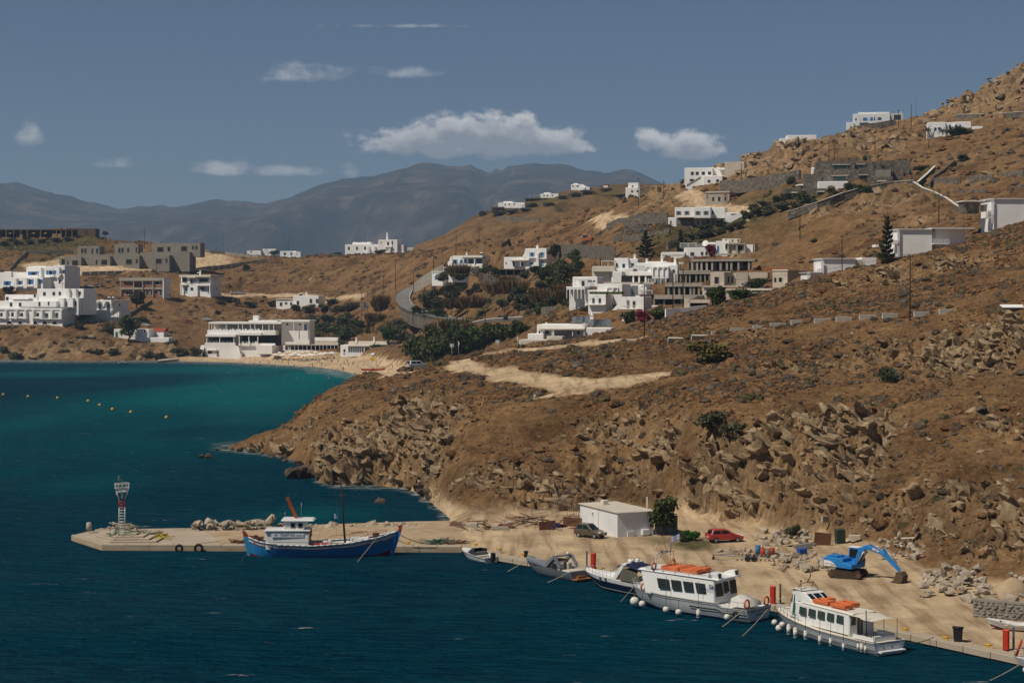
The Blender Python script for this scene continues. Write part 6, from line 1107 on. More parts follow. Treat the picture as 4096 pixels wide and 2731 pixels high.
mole = empty('mole', (0, 0, 0), 0, kind='structure')
def bare_mat():
 m, nt, b, N, L = _nodes('packed_sand'); ge = N('ShaderNodeNewGeometry'); n = N('ShaderNodeTexNoise'); n.inputs['Scale'].default_value = .5; n.inputs['Detail'].default_value = 8; n.inputs['Roughness'].default_value = .65; L(ge.outputs['Position'], n.inputs['Vector']); r = N('ShaderNodeValToRGB'); L(n.outputs['Fac'], r.inputs[0]); e = r.color_ramp.elements; e[0].position = .3; e[0].color = (.30,.215,.13,1); e[1].position = .7; e[1].color = (.46,.355,.235,1); L(r.outputs[0], b.inputs['Base Color']); b.inputs['Roughness'].default_value = .95; b.inputs['Specular IOR Level'].default_value = .05; return m
SANDM = bare_mat()
MB().prism_z(MOLE, -5, QZ-.03).B('fill', SANDM, mole); inner = [(x*.998, y+.25) for x, y in MOLE[:3]]
MB().prism_z([(p[0], p[1]) for p in ((-50.9, 207.7), (-45.6, 199.8), (-5.6, 198.1), (-5.6, 199.2), (-45.2, 201.4), (-49.6, 208))], -5, .1).B('mole_foot', CONWET, mole)
kerb(mole, (-45.7, 199.6), (-5.6, 197.9)); kerb(mole, (-51.1, 207.8), (-45.7, 199.6)); kerb(mole, (-31, 214.6), (-49.5, 212.8), .9)
MB().prism_z([(-50.6, 207.9), (-45.5, 200.4), (-35.5, 200.1), (-33, 203), (-36.5, 211.5), (-43, 213.4), (-49.6, 211.2)], -.2, QZ+.02).B('platform_slab', CONQ, mole)
e = empty('beacon_steps', (-44.2, 204.0, QZ), 0, 'stepped pale concrete base of the harbour light', 'steps')
base = [(-5.2, 1.2), (-1.0, -3.6), (5.2, -3.3), (5.4, 1.6), (1.5, 3.4), (-4, 3.4)]
for i, k in enumerate((1., .8, .62, .42)): MB().prism_z([(x*k*.82-.06*i, y*k*.85+.15*i) for x, y in base], .02+.19*i, .21+.19*i).B('step', CONQ, e, bevel=.03)
# light tower
e = empty('harbour_light', (-44.4, 204.0, QZ+.78), R(12), 'slim white and red harbour light tower with a railed basket', 'light tower')
WSTEEL = mk('white_steel', (.62,.62,.60), .5, .08, 2, dirt=(.35,.25,.15), dirt_amt=.25)
def ladder(z0, z1, m, nm):
 w = MB()
 for x in (-.33, .33):
  for y in (-.28, .28): w.cyl((x,y,z0), (x,y,z1), .042, None, 6)
 k = z0
 while k < z1: w.cyl((-.33,-.28,k), (.33,-.28,k), .03, None, 5).cyl((-.33,.28,k), (.33,.28,k), .03, None, 5); k += .32
 for s in (-.33, .33): w.cyl((s,-.28,z0), (s,.28,z0), .03, None, 5).cyl((s,-.28,z1), (s,.28,z1), .03, None, 5)
 return w.B(nm, m, e)
ladder(0, 2.9, WSTEEL, 'lower_mast'); ladder(2.92, 3.85, REDP, 'red_section'); w = MB()
for x in (-.33, .33):
 for y in (-.28, .28): w.cyl((x,y,3.87), (x*1.9,y*2.2,4.6), .04, None, 5)
w.cyl((0,0,3.87), (0,0,4.6), .12, None, 8); w.B('bracket', WSTEEL, e); MB().cyl((0,0,4.6), (0,0,4.68), .68, None, 16).B('gallery_floor', WSTEEL, e); w = MB().torus((0,0,5.6), .82, .035, 'z').torus((0,0,5.1), .86, .025, 'z').torus((0,0,4.72), .7, .03, 'z')
for i in range(12): a = i*math.pi/6; b_ = (i+1)*math.pi/6; w.cyl((.7*math.cos(a), .7*math.sin(a), 4.68), (.84*math.cos(a), .84*math.sin(a), 5.6), .022, None, 4); w.cyl((.7*math.cos(a), .7*math.sin(a), 4.7), (.84*math.cos(b_), .84*math.sin(b_), 5.5), .016, None, 4)
w.B('railing', WSTEEL, e); lp = MB().cyl((-.3,0,4.68), (-.3,0,6.0), .05, None, 6).B('lamp_post', GREYP, e); MB().cyl((-.3,0,6.0), (-.3,0,6.05), .22, None, 10).cyl((-.3,0,6.05), (-.3,0,6.4), .12, None, 10).cyl((-.3,0,6.4), (-.3,0,6.5), .17, .05, 10).B('lantern', GREYP, e)
def on_deck(u, v, z=QZ): return Wz(u, v, z)
for i, (u, v) in enumerate(((356, 2119), (456, 2147))):
 o = MB().cyl((0,0,0), (0,0,.85), .33, .3, 12).cyl((0,0,.85), (0,0,.92), .3, .2, 12).B('mooring_post', CONCL); o.location = on_deck(u, v, QZ+.35); tag(o, ('concrete mooring post at the seaward tip of the mole', 'concrete mooring post on the steps below the light')[i], 'bollard')
def tangle(name, label, u, v, z, rx, ry, h, m, n, r=.05, cat='net', seed=1, kind=None):
 p = on_deck(u, v, z); rr = random.Random(seed); w = MB()
 for i in range(n):
  a = rr.uniform(0, 6.3); q = math.sqrt(rr.random()); c = Vector((math.cos(a)*q*rx, math.sin(a)*q*ry, h*(1-q*q)*rr.uniform(.3, 1))); pts = [c]; d = Vector((rr.gauss(0,1), rr.gauss(0,1), 0)).normalized()*.25
  for k in range(4): d = d+Vector((rr.gauss(0,.14), rr.gauss(0,.14), rr.gauss(0,.03))); pts.append(pts[-1]+d)
  w.tube([(x, y, max(z_, .03)) for x, y, z_ in pts], r*rr.uniform(.6, 1.3), 4)
 o = w.B(name, m); o.location = p; return tag(o, label, cat)
tangle('fishing_net', 'heap of yellow fishing net spread on the mole steps', 572, 2147, QZ+.2, 1.9, .9, .2, mk('yellow_net', (.42,.30,.035), .9, .2, 3), 110, .06, seed=3); tangle('fishing_net', 'mound of tan fishing net beside the yellow net', 560, 2134, QZ+.2, .7, .5, .5, ROPE, 50, .07, seed=4); tangle('rope_heap', 'big coil of beige rope leaning by the harbour light', 487, 2117, QZ+.6, .45, .45, .9, ROPE, 70, .06, 'rope', 5); tangle('fishing_net', 'small scrap of green net beside the rope coil', 482, 2136, QZ+.6, .3, .3, .25, mk('green_net', (.05,.25,.16), .9), 25, .04, seed=6)
for i, (u, big) in enumerate(((718, .34), (796, .40))):
 D_ = 199.0; o = MB().torus((0,0,0), big, .15, 'y', 18, 8).B('tyre_fender', BLACK); o.location = ((u-CU)/F*D_, D_-.25, .35); tag(o, ('smaller tyre hung on the mole wall as a fender', 'larger tyre hung on the mole wall as a fender')[i], 'tyre')
def rubble(label, group, pts, smin, smax, seed, m=None, cat='stone', name='rubble_stone'):
 rr = random.Random(seed)
 for (x, y, z) in pts:
  s = rr.uniform(smin, smax)*(.6+.6*rr.random()); k = rr.randrange(len(RLIB)); key = ('rk', k, (m or ROCKG).name)
  if key not in TMESH: c = RLIB[k].copy(); c.materials.clear(); c.materials.append(m or ROCKG); TMESH[key] = c
  o = obj(name, TMESH[key]); o.location = (x, y, z+s*.3); o.rotation_euler = (rr.uniform(-.5,.5), rr.uniform(-.5,.5), rr.uniform(0, 6.3)); o.scale = (s*rr.uniform(.8,1.2), s, s*rr.uniform(.8,1.2)); tag(o, label, cat, group)
pts = []; rr = random.Random(8)
for i in range(160):
 t = (i/159)**1.35; u = 775+(1665-775)*t; y = 212.3+5*min(1, t*1.4)+rr.uniform(-1.4, 1.0); pts.append(((u-CU)/F*y, y, rr.choice([.1, .5, .9, 1.2]) if t < .35 else rr.choice([.1, .4])))
rubble('grey armour stone piled along the seaward side of the mole', 'armour stones of the mole', pts, .4, .8, 9, name='armour_stone')
# ================================================================== boats
def interp(ts, vs): return lambda t: float(np.interp(t, ts, vs))
def flare(p0, p1): return lambda t: p0+(p1-p0)*max(0, (t-.45)/.55)**1.5
class Hull:
 def __init__(s, L, Bm, sheer, keel, beam, rake=.6, p=(.32, .95), n=22, transom=0.):
  s.L, s.Bm, s.sh, s.kl, s.bm, s.rake, s.p, s.n, s.tr = L, Bm, interp(*sheer), interp(*keel), interp(*beam), rake, flare(*p), n, transom
 def pt(s, t, f, side=1, out=0.):
  z = s.kl(t)+(s.sh(t)-s.kl(t))*f; b = s.Bm/2*s.bm(t)*max(f, .0)**s.p(t); x = -s.L/2+s.L*t+s.rake*(f-.6)*max(0, (t-.6)/.4)**2-s.tr*(f-.4)*max(0, (.3-t)/.3); return (x, side*(b+out), z)
 def band(s, f0, f1, out=0., t0=0., t1=1., m=5):
  w = MB(); T = [t0+(t1-t0)*i/s.n for i in range(s.n+1)]; Fs = [f0+(f1-f0)*j/m for j in range(m+1)]
  for sd in (1, -1):
   sec = [[s.pt(t, f, sd, out) for f in (Fs if sd > 0 else reversed(Fs))] for t in T]; w.loft(sec)
  return w
 def transom_(s, f0=0., f1=1., m=6):
  Fs = [f0+(f1-f0)*j/m for j in range(m+1)]; a = [s.pt(0, f, 1) for f in Fs]; c = [s.pt(0, f, -1) for f in Fs]; return MB().loft([c, a], smooth=False)
 def deck(s, f, t0=0., t1=.985, inset=.03, camber=.04):
  T = [t0+(t1-t0)*i/s.n for i in range(s.n+1)]; sec = []
  for t in T: p = s.pt(t, f, 1, -inset); q = s.pt(t, f, -1, -inset); sec.append([q, ((p[0]+q[0])/2, 0, p[2]+camber), p])
  return MB().loft(sec, smooth=False)
 def line(s, f, side, t0=0., t1=1., out=.02, dz=0., n=18): return [(lambda p: (p[0], p[1], p[2]+dz))(s.pt(t0+(t1-t0)*i/n, f, side, out)) for i in range(n+1)]
 def rails(s, e, f, t0, t1, h, step=5, m=None, out=-.06, n=15):
  for sd in (1, -1):
   w = MB(); a = s.line(f, sd, t0, t1, out, 0, n); w.tube([(x, y, z+h) for x, y, z in a], .022, 5)
   for i in range(0, n+1, max(1, n//step)): x, y, z = a[i]; w.cyl((x,y,z), (x,y,z+h), .018, None, 4)
   w.B('railing', m or STEEL, e)
def boat(name, label, x, y, head): return empty(name, (x, y, 0), R(head), label, 'boat')
def buoy_ring(e, c, axis='y', r=.36, m=None): return MB().torus(c, r, .085, axis, 16, 7).B('life_ring', m or ORANGE, e)
def text(s, body, size, loc, rot, m, name='lettering', parent=None, sx=1.):
 cu = bpy.data.curves.new(name, 'FONT'); cu.body = body; cu.size = size; cu.align_x = 'CENTER'; cu.align_y = 'CENTER'; cu.extrude = .004; cu.materials.append(m); o = bpy.data.objects.new(name, cu); COL.objects.link(o); o.location = loc; o.rotation_euler = rot; dg = bpy.context.evaluated_depsgraph_get(); dg.update(); me = bpy.data.meshes.new_from_object(o.evaluated_get(dg)); l_, r_ = o.location.copy(), o.rotation_euler.copy(); bpy.data.objects.remove(o); o = obj(name, me, m, parent, l_); o.rotation_euler = r_; o['kind'] = 'stuff'; return o
def flag(e, x, y, z, w=.7, h=.5, wave=.12, rz=0., tilt=0.):
 n = 6; b = MB(); s = MB(); 
 for k in range(9):
  z1 = z-h*k/9; z0 = z-h*(k+1)/9; r_ = [[(x+math.cos(rz)*w*i/n, y+math.sin(rz)*w*i/n+wave*math.sin(i*1.2), q-tilt*w*i/n) for q in (z0, z1)] for i in range(n+1)]
  (b if k % 2 == 0 else s).loft(r_)
 o = b.B('flag', FLAGB, e); s.B('white_stripe', FRAMEW, o); c = MB(); 
 c.loft([[(x+math.cos(rz)*w*i/n, y-.012+math.sin(rz)*w*i/n+wave*math.sin(i*1.2), q-tilt*w*i/n) for q in (z-h*5/9, z)] for i in range(3)]); c.B('canton', FLAGB, o); return o
def mooring(label, a, c, sag=.3, m=None, r=.035):
 a, c = Vector(a), Vector(c); pts = [a.lerp(c, i/10)-Vector((0,0,sag*4*(i/10)*(1-i/10))) for i in range(11)]; o = MB().tube([p-a for p in pts], r, 5).B('mooring_line', m or ROPE); o.location = a; return tag(o, label, 'rope')
def loc(e, x, y, z): c, s_ = math.cos(e.rotation_euler.z), math.sin(e.rotation_euler.z); return (e.location.x+x*c-y*s_, e.location.y+x*s_+y*c, e.location.z+z)
# ---- blue caique
e = boat('wooden_caique', 'blue wooden fishing caique with white deckhouse moored at the mole', -20.8, 195.7, 1.0)
h = Hull(15.9, 4.3, ([0, .08, .2, .45, .7, .88, 1], [2.0, 1.62, 1.38, 1.28, 1.55, 2.05, 2.62]), ([0, .1, .9, 1], [-.3, -.7, -.7, -.2]), ([0, .06, .18, .45, .7, .88, .96, 1], [.05, .42, .78, 1., .9, .5, .22, .03]), 1.0, (.4, .85))
h.band(0, .30).B('bottom', GOLD, e); h.band(.30, .80).B('hull', CBLUE, e); h.band(.80, .835, .035).B('red_line', CRED, e); h.band(.835, .93, .0).B('white_strake', BOATGREY, e); h.band(.93, .955, .05).B('dark_rubbing_strake', DMAST, e); h.band(.955, 1.0, .02).B('light_blue_strake', CLB, e); h.deck(.80, .02, .97).B('deck', GELC, e)
w = MB()
for sd in (1, -1): w.tube(h.line(1., sd, 0, 1, -.02, .03, 24), .08, 6)
w.B('gunwale', BOATGREY, e); MB().hexa([(7.45,-.12,-.3),(7.75,-.12,-.3),(7.75,.12,-.3),(7.45,.12,-.3)], [(8.05,-.12,2.7),(8.75,-.12,2.7),(8.75,.12,2.7),(8.15,.12,2.7)]).B('stem', CBLUE, e); MB().prism([(8.2,2.6),(8.72,2.6),(8.85,3.35),(8.3,3.25),(8.45,2.95)], -.14, .14).B('stem_head', VARN, e)
MB().hexa([(-8.0,-.12,-.3),(-7.6,-.12,-.3),(-7.6,.12,-.3),(-8.0,.12,-.3)], [(-8.5,-.12,2.05),(-7.8,-.12,2.05),(-7.8,.12,2.05),(-8.5,.12,2.05)]).B('rudder', CLB, e); MB().prism([(-8.65,2.75),(-8.45,1.95),(-6.9,1.85),(-6.9,2.15),(-8.0,2.2),(-8.3,2.65)], -.1, .1).B('tiller', VARN, e)
hs = MB().hexa([(-5.9,-1.35,.8),(-1.3,-1.45,.8),(-1.3,1.45,.8),(-5.9,1.35,.8)], [(-5.95,-1.35,2.85),(-1.2,-1.45,2.7),(-1.2,1.45,2.7),(-5.95,1.35,2.85)]).B('deckhouse', GEL, e, bevel=.06); MB().box(-6.1, -1.1, -1.6, 1.6, 2.84, 2.93).B('house_roof', GEL, e, bevel=.03); wh = MB().hexa([(-4.0,-1.05,2.9),(-1.9,-1.05,2.9),(-1.9,1.05,2.9),(-4.0,1.05,2.9)], [(-4.0,-1.05,3.9),(-1.3,-1.05,3.9),(-1.3,1.05,3.9),(-4.0,1.05,3.9)]).B('wheelhouse', GEL, e, bevel=.04); MB().hexa([(-4.3,-1.3,3.9),(-.7,-1.35,3.9),(-.7,1.35,3.9),(-4.3,1.3,3.9)], [(-4.2,-1.2,4.1),(-.9,-1.2,4.05),(-.9,1.2,4.05),(-4.2,1.2,4.1)]).B('wheelhouse_roof', GEL, e, bevel=.03)
for x0, x1 in ((-3.25, -2.75), (-2.45, -1.95)): o = unit('window', UF, GREYP, e, x0, x1, -1.09, -1.03, 3.12, 3.68); unit('pane', UP, TINT, o, 0, 1, -.3, .3, 0, 1)
for y0 in (-.85, -.28, .3): MB().hexa([(-1.84,y0,3.1),(-1.84,y0+.5,3.1),(-1.82,y0+.5,3.12),(-1.82,y0,3.12)], [(-1.4,y0,3.78),(-1.4,y0+.5,3.78),(-1.36,y0+.5,3.78),(-1.36,y0,3.78)]).B('windscreen', TINT, e)
for y0 in (-1.2, .45): MB().box(-1.28, -1.2, y0, y0+.55, .85, 2.5).B('door', TEAK, e)
buoy_ring(e, (-1.12, -.25, 2.55), 'x', .38); o = MB().box(-5.3, -1.75, -1.50, -1.44, 2.2, 2.62).B('name_board', FRAMEW, e); text(o, 'ΑΓ. ΓΕΩΡΓΙΟΣ', .34, (-3.85, -1.515, 2.42), (R(90), 0, 0), INK, parent=e); text(o, 'Μ.Μ.14', .24, (-2.2, -1.515, 2.38), (R(90), 0, 0), INK, parent=e)
MB().bar((-2.7, .1, 4.0), (-3.75, .1, 6.35), .28, .34).bar((-3.2, .1, 5.2), (-3.6, .1, 5.25), .12, .1).B('mizzen_mast', VARN, e); MB().cyl((-2.3,.6,4), (-2.25,.6,5.7), .02, None, 4).cyl((-3.9,-.6,4), (-3.9,-.6,4.8), .02, None, 4).B('aerial', STEEL, e); MB().cyl((2.6,0,.9), (2.05,0,8.6), .13, .06, 8).B('mast', DMAST, e); MB().bar((1.9,0,6.6), (2.6,0,6.62), .08, .08).tube([(2.1,0,8.5), (8.0,0,3.0)], .012, 3).tube([(2.1,0,8.5), (-.6,1.6,1.5)], .012, 3).tube([(1.7,0,6.4),(1.6,.3,2)], .01, 3).B('rigging', DROPE, e); flag(e, 1.75, -.1, 4.6, -.34, .6, .05)
for x0, x1, y0, y1, z1 in ((3.2,5.2,-.9,.9,1.95), (.2,1.1,-.7,.7,1.7), (-.6,.1,-.5,.5,1.35)): MB().box(x0, x1, y0, y1, .95, z1).B('hatch', GEL, e, bevel=.05)
for i, (x, y, l, m_) in enumerate(((1.0,-1.1,.9,WOODL), (1.9,-1.0,.8,WOODL), (.1,-1.3,.8,REDP), (-.7,-1.3,.6,REDP), (2.9,-.9,.9,CREAM))): MB().box(x, x+l, y, y+.5, .95, 1.5).B('deck_box', m_, e)
MB().tube([(3.2,-1.1,1.6),(3.1,-1.1,2.5),(5.0,-.8,2.75),(5.2,-.8,2)], .03, 5).tube([(3.3,-1.1,2.65),(4.6,-1.0,2.75)], .05, 5).B('anchor_frame', TEAK, e); MB().box(5.6, 6.3, -.4, .4, 1.9, 2.45).cyl((5.9,-.6,2.3), (5.9,.6,2.3), .18).B('windlass', RUST, e); h.rails(e, 1., .55, .93, .5, 4, RUST); MB().tube([(-6,-1.55,3.0),(-6,-1.55,3.25),(-1.3,-1.55,3.25),(-1.3,-1.55,3.0)], .02, 4).tube([(-6,-1.75,1.3),(-6,-1.75,1.75),(-.9,-1.95,1.65)], .03, 4).B('hand_rail', RUST, e); MB().box(-7.3, -6.9, -.7, -.3, 1.4, 2.3).box(-7.0,-6.4,.2,.8,1.4,2.0).B('winch', RUST, e); MB().torus((7.15, -1.02, 1.7), .12, .05, 'y').B('hawse_hole', DMAST, e)
mooring('pale anchor rope from the caique bow into the water', loc(e, 6.1, -1.6, 2.1), Wz(1430, 2246), 0, ROPE, .03); mooring('thin stern rope of the caique dropping into the water', loc(e, -6.9, -1.2, 1.6), Wz(965, 2240), 0, DROPE, .025); mooring('dark mooring rope from the caique bow to the quay cleat', loc(e, 8.2, .3, 2.4), on_deck(1745, 2176), .35, DROPE, .04); mooring('second dark rope from the caique bow to the yellow cleat', loc(e, 8.0, .2, 2.0), on_deck(1632, 2172), .2, DROPE, .03)
# ---- white open speedboat
e = boat('speedboat', 'small white open speedboat with a black outboard motor', -3.7, 192.2, 124)
h = Hull(5.6, 2.1, ([0, .3, 1], [.62, .72, .98]), ([0, .7, 1], [-.25, -.25, .25]), ([0, .4, .75, .92, 1], [.92, 1, .82, .45, .04]), .5, (.3, .8))
h.band(0, .88).B('hull', GEL, e); h.band(.88, 1., .05).B('gunwale', GEL, e); h.transom_().B('transom', GEL, e); h.deck(.97, .52, .99).B('foredeck', GEL, e); h.deck(.35, .03, .55).B('cockpit_floor', GELC, e); MB().box(-2.5, -1.6, -.85, .85, .15, .5).box(-1.1,-.6,-.85,.85,.15,.62).B('seat', UPH, e, bevel=.05); MB().box(-.5, -.2, -.85, .85, .2, .95).B('console', GREYP, e)
for sd in (1, -1): MB().hexa([(-.4,sd*.95,.75),(.9,sd*.75,.8),(.9,sd*.73,.8),(-.4,sd*.93,.75)], [(-.7,sd*.8,1.3),(.2,sd*.55,1.3),(.2,sd*.53,1.3),(-.7,sd*.78,1.3)]).B('windscreen', TINT, e)
MB().hexa([(.9,-.75,.8),(.9,.75,.8),(.88,.75,.8),(.88,-.75,.8)], [(.2,-.55,1.3),(.2,.55,1.3),(.18,.55,1.3),(.18,-.55,1.3)]).B('windscreen', TINT, e); MB().box(-3.25,-2.8,-.22,.22,.35,1.15).box(-3.1,-2.9,-.1,.1,-.4,.4).B('outboard_motor', BLACK, e, bevel=.08, seg=2); f = MB().cyl((-2.7,-.8,.6), (-2.8,-.8,1.4), .015, None, 4).B('flag_staff', STEEL, e); flag(e, -2.8, -.8, 1.4, .3, .3, .04)
# ---- silver grey sports boat
e = boat('sports_boat', 'silver grey sports boat with radar arch and teak swim platform', 4.2, 181.0, 129)
h = Hull(8.1, 2.7, ([0, .3, .7, 1], [.95, 1.05, 1.25, 1.3]), ([0, .75, 1], [-.3, -.3, .45]), ([0, .35, .7, .9, 1], [.9, 1, .82, .45, .03]), .9, (.3, .75))
h.band(0, 1.).B('hull', SILVER, e); h.transom_().B('transom', SILVER, e); h.deck(1., .45, .99, .0, .22).B('foredeck', SILVER, e); h.deck(.55, .05, .5).B('cockpit_floor', UPH, e); MB().box(-3.7,-2.5,-1.1,1.1,.7,1.05).B('sun_pad', UPH, e, bevel=.08); MB().box(-4.7,-3.95,-1.0,1.0,.22,.32).box(-4.35,-3.95,-.5,.5,.32,.55).B('swim_platform', TEAK, e); MB().box(-1.9,-1.5,-.9,-.3,.6,1.6).box(-1.9,-1.5,.2,.8,.6,1.6).B('seat', UPH, e, bevel=.08); MB().box(-.8,-.3,-1.0,1.0,.7,1.5).B('dashboard', GREYP, e, bevel=.06)
sec = [[(-.9+1.5*math.cos(a)*(1-.35*k), 1.12*math.sin(a)*(1-.18*k), 1.28+.55*k) for a in np.linspace(-1.7, 1.7, 13)] for k in (0, 1)]; MB().loft(sec).B('windscreen', mk('rose_windscreen', (.10,.06,.065), .1, .1, 1), e)
w = MB().bar((-.2,-1.15,1.2), (-1.4,-1.1,2.25), .2, .3).bar((-.2,1.15,1.2), (-1.4,1.1,2.25), .2, .3).bar((-1.4,-1.1,2.25), (-1.4,1.1,2.25), .4, .12).bar((-1.5,-1.1,2.2),(-2.3,-1.15,1.2),.2,.3).bar((-1.5,1.1,2.2),(-2.3,1.15,1.2),.2,.3); w.B('radar_arch', SILVER, e); MB().sphere((-1.4,-.7,2.42), .15).cyl((-1.4,.4,2.3),(-1.4,.4,2.8),.02,None,4).cyl((-1.4,0,2.3),(-1.4,0,2.7),.02,None,4).sphere((-1.4,.8,2.42),.1).B('aerials', FRAMEW, e); h.rails(e, 1., .6, .97, .25, 4); MB().hexa([(.9,1.12,1.05),(2.1,.98,1.08),(2.1,1.0,1.08),(.9,1.14,1.05)], [(.8,1.12,1.2),(1.9,.98,1.22),(1.9,1.0,1.22),(.8,1.14,1.2)]).B('port_window', TINT, e)
mooring('pale rope from the grey boat bow down into the water', loc(e, 4.0, .3, 1.2), Wz(2030, 2284), .05); mooring('pale rope from the grey boat stern into the water', loc(e, -3.6, 1.2, .9), Wz(2190, 2328), .05)
# ---- navy cabin cruiser
e = boat('cabin_cruiser', 'white and navy cabin cruiser with a dark blue canvas top', 10.7, 171.2, 133)
h = Hull(9.4, 3.1, ([0, .3, .7, 1], [1.2, 1.3, 1.45, 1.55]), ([0, .75, 1], [-.35, -.35, .5]), ([0, .35, .7, .9, 1], [.92, 1, .85, .48, .03]), 1.1, (.3, .75))
h.band(0, .36).B('bottom', NAVY, e); h.band(.36, .40, .01).B('boot_stripe', GEL, e); h.band(.40, .78).B('hull', NAVY, e); h.band(.78, 1., .03).B('topsides', GEL, e); h.transom_().B('transom', GEL, e); h.deck(1., .4, .99, 0, .3).B('foredeck', GEL, e); h.deck(.6, .03, .45).B('cockpit_floor', UPH, e); MB().hexa([(-.6,-1.15,1.4),(2.4,-.7,1.55),(2.4,.7,1.55),(-.6,1.15,1.4)], [(-.6,-.95,1.95),(1.4,-.5,1.8),(1.4,.5,1.8),(-.6,.95,1.95)]).B('cabin_trunk', GEL, e, bevel=.1, seg=2)
sec = [[(-.5+1.3*math.cos(a)*(1-.5*k)-.35*k, 1.25*math.sin(a)*(1-.15*k), 1.55+.75*k) for a in np.linspace(-1.6, 1.6, 13)] for k in (0, 1)]; MB().loft(sec).B('windscreen', GLASSG, e); MB().bar((.1,-1.35,1.3),(-1.2,-1.2,2.95),.22,.35).bar((.1,1.35,1.3),(-1.2,1.2,2.95),.22,.35).bar((-1.2,-1.2,2.95),(-1.2,1.2,2.95),.5,.14).B('radar_arch', GEL, e); MB().cyl((-1.2,.3,3.0),(-1.2,.3,3.3),.32,.3,12).sphere((-1.2,-.6,3.12),.2).cyl((-1.2,.5,3),(-1.2,.5,3.7),.02,None,4).B('radar', GEL, e)
sec = [[(x, 1.35*math.sin(a), z+.32*math.cos(a)*1.0) for a in np.linspace(-1.5, 1.5, 9)] for x, z in ((.3, 2.1), (-.3, 2.5), (-1.2, 2.72), (-2.6, 2.6), (-3.6, 2.3))]; MB().loft(sec).B('canvas_top', mk('navy_canvas', (.008,.014,.045), .85, .15, 2), e); MB().hexa([(-3.4,1.3,1.3),(-.5,1.36,1.4),(-.5,1.34,1.4),(-3.4,1.28,1.3)], [(-2.8,1.25,2.3),(-1.0,1.3,2.55),(-1.0,1.28,2.55),(-2.8,1.23,2.3)]).B('side_curtain', mk('clear_curtain', (.12,.11,.08), .25, .1, 1), e); MB().box(-4.1,-2.9,-1.2,1.2,1.0,1.5).box(-2.2,-1.7,-1,1,1,1.7).B('seat', UPH, e, bevel=.08)
for t in (.62, .70): p = h.pt(t, .9, 1, .04); MB().cyl((p[0],p[1]-.03,p[2]),(p[0],p[1]+.03,p[2]),.13,None,12).B('porthole', TINT, e)
h.rails(e, 1., .55, .99, .5, 6); MB().cyl((-2.4,-.9,2.5),(-3.4,-.9,4.9),.012,None,4).B('whip_aerial', FRAMEW, e)
# ---- tour boat 12
def fenders(e, L, label0):
 for i, (x, y, z, r, lz, top) in enumerate(L):
  w = MB()
  if lz: w.cyl((x,y,z-lz/2),(x,y,z+lz/2),r,None,10).sphere((x,y,z-lz/2),r,10,6).sphere((x,y,z+lz/2),r,10,6)
  else: w.sphere((x,y,z),r,12,8)
  o = w.B('fender', FEND, e); MB().cyl((x,y,z+lz/2+r),(x,y-.04,top),.02,None,4).cyl((x,y,z+lz/2+r*.9),(x,y,z+lz/2+r*1.3),r*.3,r*.2,6).B('lanyard', DROPE, o)
e = boat('tour_boat', 'white tour boat number 12 with a flat roof full of orange buoyant rafts', 16.4, 160.0, 140)
h = Hull(13.2, 4.4, ([0, .2, .21, .6, .85, 1], [1.25, 1.25, 1.55, 1.62, 1.75, 2.0]), ([0, .75, 1], [-.5, -.5, .2]), ([0, .35, .7, .88, .96, 1], [.92, 1, .9, .62, .35, .04]), 1.0, (.28, .75))
h.band(0, .36).B('bottom', mk('blue_antifoul', (.008,.045,.12), .7, .15, 1), e); h.band(.36, .93).B('hull', BOATGREY, e); h.band(.93, .965, .07).B('rubbing_strake', DMAST, e); h.band(.965, 1., .02).B('toe_rail', GEL, e); h.band(.66, .72, .07, 0, .45).B('lower_strake', DMAST, e); h.transom_(.36).B('transom', BOATGREY, e); h.transom_(0, .36).B('transom_bottom', MATS['blue_antifoul'], e); h.deck(.86, .01, .98, .05, .05).B('deck', GEL, e)
y0, y1 = -1.75, 1.75; x0, x1 = -3.3, 4.1
cab = MB(); cab.hexa([(x0,-1.95,1.3),(x1+.2,-1.75,1.5),(x1+.2,1.75,1.5),(x0,1.95,1.3)], [(x0+.25,-1.7,3.45),(x1+.9,-1.5,3.55),(x1+.9,1.5,3.55),(x0+.25,1.7,3.45)]).B('cabin', GEL, e, bevel=.12, seg=2); MB().hexa([(x0-.35,-1.85,3.42),(x1+1.2,-1.6,3.54),(x1+1.2,1.6,3.54),(x0-.35,1.85,3.42)], [(x0-.3,-1.8,3.55),(x1+.9,-1.5,3.72),(x1+.9,1.5,3.72),(x0-.3,1.8,3.55)]).B('roof', GEL, e, bevel=.05, seg=2)
def side_y(z, off=.0): return 1.95-.25*(z-1.3)/2.15+off
for i, (a, c) in enumerate(((2.7, 1.5), (1.2, .2), (-.1, -1.1), (-1.4, -2.4))):
 zb, zt = 2.15, 3.02; o = MB().hexa([(a,side_y(zb,-.02),zb),(c,side_y(zb,-.02),zb),(c,side_y(zb,.035),zb),(a,side_y(zb,.035),zb)], [(a+.28,side_y(zt,-.02),zt),(c+.22,side_y(zt,-.02),zt),(c+.22,side_y(zt,.035),zt),(a+.28,side_y(zt,.035),zt)]).B('window', TINT, e)
 MB().hexa([(a,-side_y(zb,.035),zb),(c,-side_y(zb,.035),zb),(c,-side_y(zb,-.02),zb),(a,-side_y(zb,-.02),zb)], [(a+.28,-side_y(zt,.035),zt),(c+.22,-side_y(zt,.035),zt),(c+.22,-side_y(zt,-.02),zt),(a+.28,-side_y(zt,-.02),zt)]).B('window', TINT, e)
